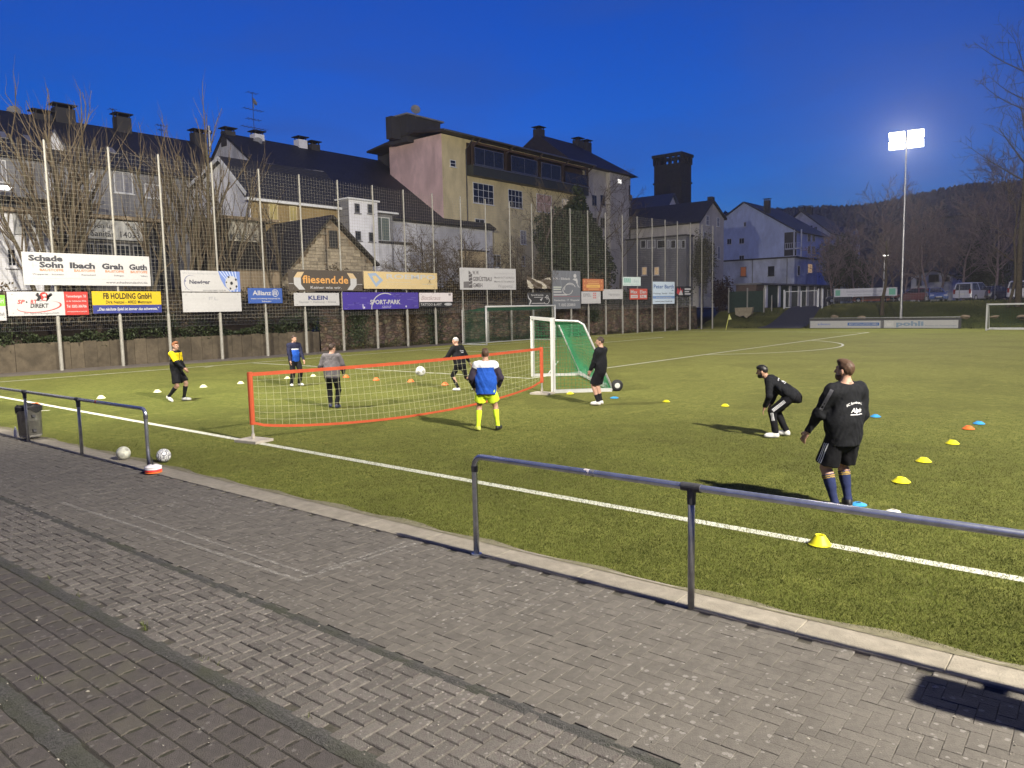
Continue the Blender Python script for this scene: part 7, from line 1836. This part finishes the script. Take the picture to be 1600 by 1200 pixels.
# ================================================================== TREES, SHRUBS, IVY
def grow(rg, b, p, d, L_, r, lvl, spec, out):
    """one limb: a bent tapering tube with side limbs; b = dict of mesh builders per part"""
    nseg = spec['seg'][min(lvl, len(spec['seg'])-1)]; pts = [p]; rad = [r]; q = p; dd = d
    r1 = r*spec['taper'][min(lvl, len(spec['taper'])-1)]
    for i in range(nseg):
        dd = nrm(dd+rg.normal(0, spec['wig'], 3)+A(0, 0, spec['up'][min(lvl, len(spec['up'])-1)]))
        q = q+dd*L_/nseg; pts.append(q); rad.append(r+(r1-r)*(i+1)/nseg)
    (b['trunk'] if lvl == 0 else b['crown']).tube(pts, rad, 7 if lvl == 0 else (4 if lvl == 1 else 3), caps=False)
    if lvl >= spec['lev']: return
    nch = spec['n'][min(lvl, len(spec['n'])-1)]
    for k in range(nch):
        t = spec['t0'][min(lvl, len(spec['t0'])-1)]; t = t+(1-t)*(k+rg.random())/nch
        f = t*nseg; i = min(nseg-1, int(f)); pp = pts[i]+(pts[i+1]-pts[i])*(f-i); ax = nrm(pts[i+1]-pts[i])
        a = rg.uniform(0, 6.283); s = nrm(np.cross(ax, A(math.cos(a), math.sin(a), .3)))
        ang_ = math.radians(spec['ang'][min(lvl, len(spec['ang'])-1)]*rg.uniform(.75, 1.25))
        nd = nrm(ax*math.cos(ang_)+s*math.sin(ang_)); rr = max(spec['rmin'], (rad[i]*.62)*rg.uniform(.6, .95))
        grow(rg, b, pp, nd, L_*spec['ratio'][min(lvl, len(spec['ratio'])-1)]*rg.uniform(.7, 1.15)*(1.15-.5*t), rr, lvl+1, spec, out)
def tree(name, label, base, H, r, spec, seed, bark=None, twig=None, group=None, cat='tree', stems=1, spread=.0, parts=('trunk', 'crown'), lean=(0, 0, 0)):
    rg = np.random.default_rng(seed); base = np.asarray(base, float); t = thing(name, tuple(base), label, cat, group); b = dict(trunk=MB(), crown=MB()); trunks = []
    for s in range(stems):
        b['trunk'] = MB(); a = rg.uniform(0, 6.28); o = base+A(math.cos(a), math.sin(a), 0)*spread*rg.random()*(stems > 1)
        d = nrm(A(0, 0, 1)+A(*lean)+A(math.cos(a), math.sin(a), 0)*(spec.get('splay', .15) if stems > 1 else 0)*rg.uniform(.3, 1))
        grow(rg, b, o-A(0, 0, .3), d, H*spec.get('trunk', .6)*rg.uniform(.8, 1.1), r*rg.uniform(.7, 1.1), 0, spec, None)
        b['trunk'].build(parts[0], bark or M['bark'], t, smooth=True)
    b['crown'].build(parts[1], twig or M['twig'], t); return t
COPPICE = dict(seg=(7, 5, 4, 3), taper=(.45, .35, .4), wig=.105, up=(.05, .16, .10), lev=2, n=(12, 5, 3), t0=(.22, .2), ang=(27, 25, 28), ratio=(.50, .42), rmin=.009, splay=.16, trunk=.72)
BARE = dict(seg=(8, 5, 4, 3), taper=(.30, .3, .35), wig=.09, up=(.02, .06, .03), lev=3, n=(13, 6, 4), t0=(.30, .2, .2), ang=(48, 40, 38), ratio=(.50, .50, .50), rmin=.014, trunk=.92)
SHRUB = dict(seg=(6, 5, 4, 3), taper=(.35, .3, .35), wig=.16, up=(.03, .02, .0), lev=3, n=(11, 7, 5), t0=(.15, .1, .1), ang=(44, 44, 42), ratio=(.52, .55, .55), rmin=.012, splay=.75, trunk=.60)
gc = 'coppiced bare trees behind the fence'
labs = ['leftmost coppiced bare tree in front of the white workshop wall', 'coppiced bare tree with many upright stems left of the second fence post', 'slender coppiced tree crossing the workshop lettering', 'coppiced tree right of the workshop telephone lettering', 'thick coppiced tree in front of the pale gable end', 'coppiced tree rising between gable and lettered shed', 'thin coppiced tree in front of the lettered shed', 'slim bare tree before the ochre facade left of the barn']
for k, (u, x, H, r, st) in enumerate(((72, -9.5, 12.0, .13, 4), (118, -9.0, 12.4, .13, 4), (150, -9.8, 11.0, .10, 3), (232, -9.2, 10.6, .14, 2), (283, -8.6, 11.0, .14, 4), (320, -8.4, 12.5, .16, 4), (352, -9.2, 11.0, .11, 3), (440, -8.2, 9.2, .08, 2))):
    y = Xp(u, 440, x)[1]; tree('coppiced_tree', labs[k], (x, y, 3.3), H, r, COPPICE, 40+k, group=gc, stems=st, spread=.55)
gb = 'bare trees and shrubs behind the stone wall'
for k, (u, x, H, st, lb) in enumerate(((668, -7.6, 8.4, 7, 'broad bare shrub in front of the pink end wall'), (745, -7.4, 8.0, 6, 'tangled bare shrub before the yellow facade windows'), (812, -7.0, 8.2, 6, 'bare shrub left of the evergreen conifer'))):
    y = Xp(u, 440, x)[1]; tree('bare_shrub', lb, (x, y, 3.2), H, .085, SHRUB, 70+k, group=gb, stems=st, spread=.7, cat='shrub')
for k, (u, x, H, r, lb) in enumerate(((838, -9.0, 11.5, .13, 'tall thin bare tree in front of the loggia'), (935, -9.5, 14.5, .15, 'bare tree before the cream block, left of its bay'), (968, -9.0, 13.2, .15, 'bare tree before the bay of the cream block'), (728, -8.6, 6.0, .11, 'dark forked bare tree in front of the lit porch'))):
    y = Xp(u, 440, x)[1]; tree('bare_tree', lb, (x, y, 3.2), H, r, BARE, 90+k, group=gb, bark=M['darkbark'])
# leaf masses
def leafmass(name, mts, c, rad, n, size, seed, parent, shape=None, flatten=1.0):
    rg = np.random.default_rng(seed); c = np.asarray(c, float); rad = np.asarray(rad, float)
    d = rg.normal(0, 1, (n, 3)); d /= np.linalg.norm(d, axis=1)[:, None]; rr = rg.random(n)**.38
    lob = 1+.22*np.sin(d@A(5.1, 3.3, 2.2)+seed)+.18*np.sin(d@A(-3.7, 6.4, 4.1)+2*seed)
    P = d*rr[:, None]*lob[:, None]*rad
    if shape: P = shape(P/rad, rg)*rad
    P += c; nn = rg.normal(0, 1, (n, 3))+d*.8; nn /= np.linalg.norm(nn, axis=1)[:, None]
    t1 = np.cross(nn, rg.normal(0, 1, (n, 3))); t1 /= np.linalg.norm(t1, axis=1)[:, None]; t2 = np.cross(nn, t1); s = size*(.6+.8*rg.random(n))[:, None]
    V = np.stack([P-t1*s, P-t2*s*.5, P+t1*s, P+t2*s*.5], 1).reshape(-1, 3)
    return np_obj(name, V, np.arange(4*n).reshape(n, 4), mts, parent, kind='stuff')
M['conifer'] = mat('conifer_leaf', (.032, .046, .018), .75, .4, .9, island=.45); M['ivy'] = mat('ivy_leaf', (.030, .042, .014), .6, .45, 1.2, island=.5); M['dry'] = mat('dry_leaf', (.085, .060, .030), .85, .4, 1.5, island=.5); M['olive'] = mat('olive_leaf', (.065, .065, .022), .8, .4, 1.5, island=.5)
t = thing('conifer', tuple(Xp(905, 440, -7.8)), 'broad dark evergreen conifer in front of the loggia building', 'conifer', gb); a = Xp(905, 470, -7.8)
b = MB(); b.tube([(a[0], a[1], 2.8), (a[0], a[1], 10)], [.25, .06], 8); b.build('trunk', M['darkbark'], t)
zt = Xp(897, 316, -7.8)[2]
def con(P, rg): z = P[:, 2]; f = np.clip(1.14-.34*np.clip((z+1)/2, 0, 1)**4, .2, 1.15); return P*np.stack([f, f, np.ones_like(z)], 1)
hw = (Xp(948, 420, -7.8)[1]-Xp(862, 420, -7.8)[1])/2
leafmass('crown', M['conifer'], (a[0]-.4, a[1], (3.0+zt)/2), (2.0, hw, (zt-3.0)/2), 30000, .19, 5, t, con)
tree('bare_tree', 'thin bare tree standing against the conifer', (-7.2, Xp(880, 440, -7.2)[1], 3.2), 10.5, .09, BARE, 103, group=gb, bark=M['darkbark'])
# hedge band between boards and wall, right part; ivy on the grey house corner; undergrowth
def band(label, y0, y1, dx, zf, n, size, mt, seed, name='hedge', cat='hedge', th=.5, kind=None):
    rg = np.random.default_rng(seed); y = rg.uniform(y0, y1, n); lo = np.array([zf(q)[0] for q in y]); hi = np.array([zf(q)[1] for q in y])
    u = rg.random(n)**.8; z = lo+(hi-lo)*u*(1+.25*np.sin(y*1.9)+.2*np.sin(y*4.3+1)); x = np.array([wall_x(q) for q in y])+dx+rg.normal(0, th, n)*(.4+.6*u)
    P = np.stack([x, y, z], 1); nn = rg.normal(0, 1, (n, 3)); nn /= np.linalg.norm(nn, axis=1)[:, None]; t1 = np.cross(nn, rg.normal(0, 1, (n, 3))); t1 /= np.linalg.norm(t1, axis=1)[:, None]; t2 = np.cross(nn, t1); s = size*(.5+.9*rg.random(n))[:, None]
    V = np.stack([P-t1*s, P-t2*s*.5, P+t1*s, P+t2*s*.5], 1).reshape(-1, 3); o = np_obj(name, V, np.arange(4*n).reshape(n, 4), mt); o['kind'] = 'stuff'; tag(o, label, cat); return o
band('dark ivy and undergrowth hanging over the concrete wall on the left', 2, 22, -.25, lambda y: (1.1+.25*math.sin(y*1.3), 2.1+.5*math.sin(y*.7)), 9000, .075, M['ivy'], 3, 'undergrowth', 'undergrowth', .22)
band('brown dry undergrowth on the slope behind the left boards', 2, 22, -1.8, lambda y: (2.0, 3.6), 9000, .09, M['dry'], 4, 'undergrowth', 'undergrowth', .8)
band('dark hedge above the stone wall behind the middle boards', 22, 52, -.9, lambda y: (3.0, 4.7+.5*math.sin(y*.9)), 15000, .10, M['dry'], 5, 'hedge', 'hedge', .5)
band('green hedge above the stone wall towards the far corner', 44, 64.5, -.8, lambda y: (2.4, 3.6+.4*math.sin(y*1.1)), 9000, .10, M['ivy'], 6, 'hedge', 'hedge', .45)
band('weeds growing from the foot of the stone wall', 22, 64, .12, lambda y: (0, .25+.25*max(0, math.sin(y*2.3))), 5000, .055, M['olive'], 7, 'weeds', 'weeds', .10)
rg = np.random.default_rng(8)
for k, (y, w, z0, z1) in enumerate(((24.5, 1.1, .2, 3.2), (29.3, .8, .4, 3.4), (31.6, .9, .0, 3.3), (44, 1.2, 1.6, 3.4), (49, 1.0, 1.2, 3.2))):
    n = 1400; yy = rg.normal(y, w*.45, n); zz = z1-(z1-z0)*rg.random(n)**1.4; xx = np.array([wall_x(q) for q in yy])+.05+rg.normal(0, .07, n); P = np.stack([xx, yy, zz], 1)
    nn = rg.normal(0, .5, (n, 3))+A(1, 0, .2); nn /= np.linalg.norm(nn, axis=1)[:, None]; t1 = np.cross(nn, rg.normal(0, 1, (n, 3))); t1 /= np.linalg.norm(t1, axis=1)[:, None]; t2 = np.cross(nn, t1); s = .075
    o = np_obj('ivy', np.stack([P-t1*s, P-t2*s*.6, P+t1*s, P+t2*s*.6], 1).reshape(-1, 3), np.arange(4*n).reshape(n, 4), M['ivy'] if k % 2 == 0 else M['dry'])
    tag(o, ['patch of ivy hanging on the stone wall left of the violet board post', 'narrow strip of dry creeper on the stone wall left of the main goal', 'dark green ivy under the white tattoo board', 'dry creeper on the stone wall behind the right side of the main goal', 'ivy patch on the stone wall under the tall grey banner'][k], 'ivy', kind='stuff')
t = thing('ivy_bush', tuple(Yp(1098, 440, 83)), 'bare olive creeper climbing the corner of the grey house', 'creeper'); a = Yp(1098, 410, 82.5)
leafmass('crown', M['olive'], a, (1.5, 1.0, 3.6), 9000, .10, 9, t); b = MB(); b.tube([(a[0], a[1], 1.5), (a[0], a[1], a[2])], [.15, .05], 6); b.build('stem', M['darkbark'], t)
t = thing('dark_bush', tuple(Yp(1128, 460, 76)), 'dark leafless bush at the end of the stone wall', 'bush'); a = Yp(1128, 462, 75.5); leafmass('crown', mat('red_brown_leaf', (.040, .022, .018), .9, .4, 2, island=.4), a, (1.4, 1.2, 2.0), 3500, .12, 10, t); b = MB(); b.tube([a-A(0,0,3), a], .08, 5); b.build('stem', M['darkbark'], t)
# right side
gr = 'bare trees on and behind the grass bank'; M['farbark'] = mat('purple_brown_bark', (.21, .155, .150), .9, .3, 4)
BIG = dict(BARE, wig=.05, up=(.06, .05, .02), n=(18, 8, 5, 3), lev=3, rmin=.018, trunk=.95, t0=(.38, .2, .2), ang=(55, 42, 40), ratio=(.36, .52, .5))
YNG = dict(BARE, n=(12, 6, 4), rmin=.014, t0=(.35, .2, .2), trunk=.9, ratio=(.42, .5, .5))
tr = M['twig']
a = Yp(1378, 488, 71.5); tree('bare_tree', 'small bare tree on the grass bank in front of the pale banner', a, 8.2, .20, YNG, 201, group=gr, twig=M['darkbark'])
a = Yp(1591, 474, 72.5); tree('bare_tree', 'tall bare tree at the right edge, the thicker of the twin trunks', a, 22.5, .34, dict(BIG, wig=.035, up=(.10, .05, .02)), 217, group=gr, lean=(-.02, 0, 0))
a = Yp(1575, 475, 72.0); tree('bare_tree', 'slim bare tree beside the thick trunk at the right edge', a, 12.5, .17, YNG, 203, group=gr)
for k, (u, vt, y, lb) in enumerate(((1335, 335, 98, 'spreading bare tree left of the street lamp'), (1300, 372, 90, 'low dark bare tree right of the garages'), (1398, 312, 100, 'bare tree just left of the lit floodlight pole'), (1432, 296, 100, 'purple-brown bare tree right of the lit floodlight pole'), (1470, 322, 98, 'bare tree above the pale bungalow'), (1505, 292, 96, 'bare tree above the silver van'), (1528, 272, 108, 'distant bare tree left of the twin trunks'), (1553, 300, 92, 'bare tree between silver van and twin trunks'), (1490, 300, 122, 'far bare tree against the apartment block'), (1412, 345, 92, 'small bare tree behind the floodlight pole base'), (1570, 268, 104, 'tall bare tree just left of the twin trunks'), (1450, 318, 92, 'slender bare tree between the pole and the silver van'), (1362, 342, 92, 'bare tree behind the small bank tree'))):
    top_ = Yp(u, vt, y)[2]; a = Yp(u, 470, y); tree('bare_tree', lb, (a[0], y, 2.2), (top_-2.2)*1.0, .17, dict(BARE, rmin=.030, n=(18, 8, 5), t0=(.24, .15, .15)), 220+k, group=gr, bark=M['farbark'], twig=M['farbark'])
for k, (u, v, y, rx, rz, n, lb) in enumerate(((1312, 412, 100, 2.6, 3.2, 7000, 'dark rounded bush right of the garages'), (1527, 415, 108, 2.0, 5.5, 7000, 'dark ivy-clad tree behind the silver van'), (1340, 430, 104, 2.2, 2.2, 3500, 'low dark bush under the street lamp'), (1548, 425, 104, 2.0, 3.2, 4000, 'dark bush left of the twin trunks'))):
    a = Yp(u, v, y); t = thing('dark_bush', (a[0], y, 2.2), lb, 'bush', 'dark bushes behind the car park'); leafmass('crown', M['conifer'], a, (rx, rx*.8, rz), n, .16, 30+k, t); b = MB(); b.tube([(a[0], y, 2.2), (a[0], y, a[2])], [.2, .08], 6); b.build('stem', M['darkbark'], t)
# ================================================================== PARKED CARS
def car(label, x, y, z, hd, col, kind='hatch', plate=True):
    t = thing('parked_car', (x, y, z), label, 'car', 'cars in the car park'); hd = math.radians(hd); f = A(math.cos(hd), math.sin(hd), 0); s = A(-f[1], f[0], 0); o = A(x, y, z)
    Lc, Wc = (4.1, 1.74) if kind == 'hatch' else (4.35, 1.82); Hh = 1.46 if kind == 'hatch' else 1.84
    pm_ = mat('car_paint', col, .28, .04, 3, spec=.6); hl = Lc/2
    def P(a, b_, c): return o+f*a+s*b_+A(0, 0, c)
    if kind == 'hatch':
        low = [(-hl, .32), (-hl+.04, .62), (-hl+.10, .93), (-.9, .97), (.75, .93), (1.55, .82), (hl-.10, .66), (hl, .48), (hl-.02, .28), (1.72, .20), (-1.7, .20)]
        cab = [(-hl+.22, .93, .80), (-hl+.62, 1.38, .62), (-.75, Hh, .58), (.05, Hh-.03, .58), (.95, .92, .78)]
    else:
        low = [(-hl, .34), (-hl+.02, .70), (-hl+.05, 1.02), (-.9, 1.04), (1.0, 1.02), (1.75, .92), (hl-.06, .72), (hl, .45), (hl-.02, .28), (1.8, .22), (-1.7, .22)]
        cab = [(-hl+.10, 1.02, .84), (-hl+.30, 1.74, .72), (-hl+.6, Hh, .68), (.35, Hh-.02, .66), (1.45, 1.00, .80)]
    # body: lower shell with a slight belly, wheel-arch shade laid on as flat black discs
    b = MB(); n = len(low); rings = []
    for w_, inset in ((-1, .0), (-.86, .0), (.86, 0), (1, 0)):
        k = Wc/2*w_; sc = .965 if abs(w_) == 1 else 1.0
        rings.append([P(a*sc, k, .20+(c-.20)*(.97 if abs(w_) == 1 else 1)) for a, c in low])
    V = [p for r in rings for p in r]; F = []
    for r in range(3):
        for i in range(n): F.append((r*n+i, r*n+(i+1) % n, (r+1)*n+(i+1) % n, (r+1)*n+i))
    F += [tuple(range(n))[::-1], tuple(range(3*n, 4*n))]; b.add(V, F); body = b.build('body', pm_, t)
    b = MB(); m = len(cab); V = [P(a, -h*Wc/1.74*1.0, c) for a, c, h in cab]+[P(a, h*Wc/1.74, c) for a, c, h in cab]
    F = [(i, i+1, m+i+1, m+i) for i in range(m-1)]+[tuple(range(m))[::-1], tuple(range(m, 2*m))]; b.add(V, F); cb_ = b.build('cabin', pm_, t)
    def pane(q, nm='window'):
        b = MB(); c = sum(q)/4; nn = nrm(np.cross(q[1]-q[0], q[3]-q[0])); nn = nn if nn@(c-P(0, 0, .9)) > 0 else -nn
        q = [c+(p-c)*.86 for p in q]; b.add([p+nn*.012 for p in q]+[p-nn*.02 for p in q], [(0,1,2,3), (0,4,5,1), (1,5,6,2), (2,6,7,3), (3,7,4,0)]); return b.build(nm, M['glass'], t)
    k = Wc/1.74
    def C(i, sg): a, c, h = cab[i]; return P(a, sg*h*k, c)
    pane([C(0, -1), C(0, 1), C(1, 1), C(1, -1)], 'rear_window'); pane([C(m-2, -1), C(m-2, 1), C(m-1, 1), C(m-1, -1)], 'windscreen')
    for sg in (-1, 1):
        a0, a1, mid = C(0, sg), C(m-1, sg), .45
        tp = [C(1, sg)*.6+C(2, sg)*.4, C(3, sg)]
        bm_ = a0+(a1-a0)*.47; tm = tp[0]+(tp[1]-tp[0])*.5
        pane([a0+(a1-a0)*.03, bm_, tm, tp[0]], 'side_window'); pane([bm_, a1, tp[1], tm], 'side_window')
    for a in (-1.28, 1.32):
        for sg in (-1, 1):
            c = P(a, sg*(Wc/2-.09), .31); b = MB(); b.lathe([(.10, -.10), (.31, -.10), (.32, 0), (.31, .10), (.10, .10)], 18, c, s); w_ = b.build('wheel', M['black'], t, smooth=False)
            b = MB(); b.lathe([(0, .0), (.17, .0), (.20, -.02)], 14, c+s*sg*.103, s*sg)
            for q in range(5): tt_ = q*1.2566; b.bar(c+s*sg*.11, c+s*sg*.11+(f*math.cos(tt_)+A(0,0,1)*math.sin(tt_))*.19, .04, .03)
            b.build('rim', M['alu'], w_)
            b = MB(); b.lathe([(.0, 0), (.37, .0)], 18, P(a, sg*(Wc/2*.985+.004), .33), s*sg); b.build('wheel_arch', M['black'], t)  # black disc on the flank stands in for shade inside the arch
    def slab(a, b0, b1, c0, c1, nm, mm, d=.02):
        b = MB(); sg = 1 if a > 0 else -1; b.add([P(a+sg*d, b0, c0), P(a+sg*d, b1, c0), P(a, b1, c1), P(a, b0, c1), P(a-sg*.06, b0, c0), P(a-sg*.06, b1, c0), P(a-sg*.08, b1, c1), P(a-sg*.08, b0, c1)], [(0,1,2,3), (4,5,6,7), (0,4,5,1), (1,5,6,2), (2,6,7,3), (3,7,4,0)]); return b.build(nm, mm, t)
    HLm = mat('headlight_glass', (.55, .55, .58), .15, .05, 3); TLm = mat('tail_light', (.25, .01, .01), .25, .05, 3); PLm = flat((.6, .6, .55), .5)
    for sg in (-1, 1):
        slab(hl-.035, sg*.80, sg*.45, .56, .72, 'headlight', HLm); slab(-hl+.015, sg*.84, sg*.66, .72, 1.0 if kind == 'hatch' else 1.15, 'tail_light', TLm)
    slab(hl-.0, -.40, .40, .30, .46, 'grille', M['black']); slab(hl+.0, -.26, .26, .42, .53, 'number_plate', PLm, .03); slab(-hl+.0, -.26, .26, .62, .74, 'number_plate', PLm, .03); slab(-hl-.0, -.85, .85, .30, .48, 'bumper', pm_ if kind != 'hatch' else M['black'], .05)
    for sg in (-1, 1): b = MB(); b.obox(P(.72, sg*(Wc/2+.09), .98), f*.05, s*.09, A(0, 0, .07)); b.build('wing_mirror', pm_, t)
    return t
def carat(u, v, y, **k): p = Yp(u, v, y); return p
ZC = 2.36
for (u, y, hd, col, kind, lb) in (
        (1366, 79.5, 172, (.33, .10, .05), 'hatch', 'orange-red hatchback parked side-on behind the small bank tree'),
        (1424, 82.0, 205, (.12, .014, .022), 'hatch', 'dark red car right of the floodlight pole'),
        (1461, 82.5, -70, (.055, .13, .36), 'hatch', 'blue hatchback facing the pitch with shining headlights'),
        (1520, 81.0, 72, (.52, .52, .56), 'van', 'silver-white compact van seen from behind'),
        (1556, 83.0, 60, (.018, .028, .08), 'hatch', 'dark blue car between silver van and twin trunks'),
        (1600, 80.5, 80, (.62, .61, .62), 'van', 'white car half hidden by the trunk at the right edge'),
        (1322, 84.0, 178, (.025, .03, .05), 'hatch', 'dark blue-black car behind the pale banner')):
    p = Yp(u, 470, y); car(lb, p[0], y, ZC, hd, col, kind)

# ================================================================== EVENING HAZE
hz = MB(); hz.box(-410, 410, -160, 490, -1.2, 75); hz = hz.build('haze', [])
hm_ = bpy.data.materials.new('haze_air'); hm_.use_nodes = True; n_ = hm_.node_tree.nodes; n_.clear()
o_m = n_.new('ShaderNodeOutputMaterial'); v_m = n_.new('ShaderNodeVolumePrincipled'); v_m.inputs['Color'].default_value = (.92, .90, .95, 1); v_m.inputs['Density'].default_value = HAZE; v_m.inputs['Anisotropy'].default_value = .6
hm_.node_tree.links.new(v_m.outputs['Volume'], o_m.inputs['Volume']); hz.data.materials.append(hm_)
tag(hz, 'thin evening haze filling the air over the pitch', 'haze', kind='stuff')
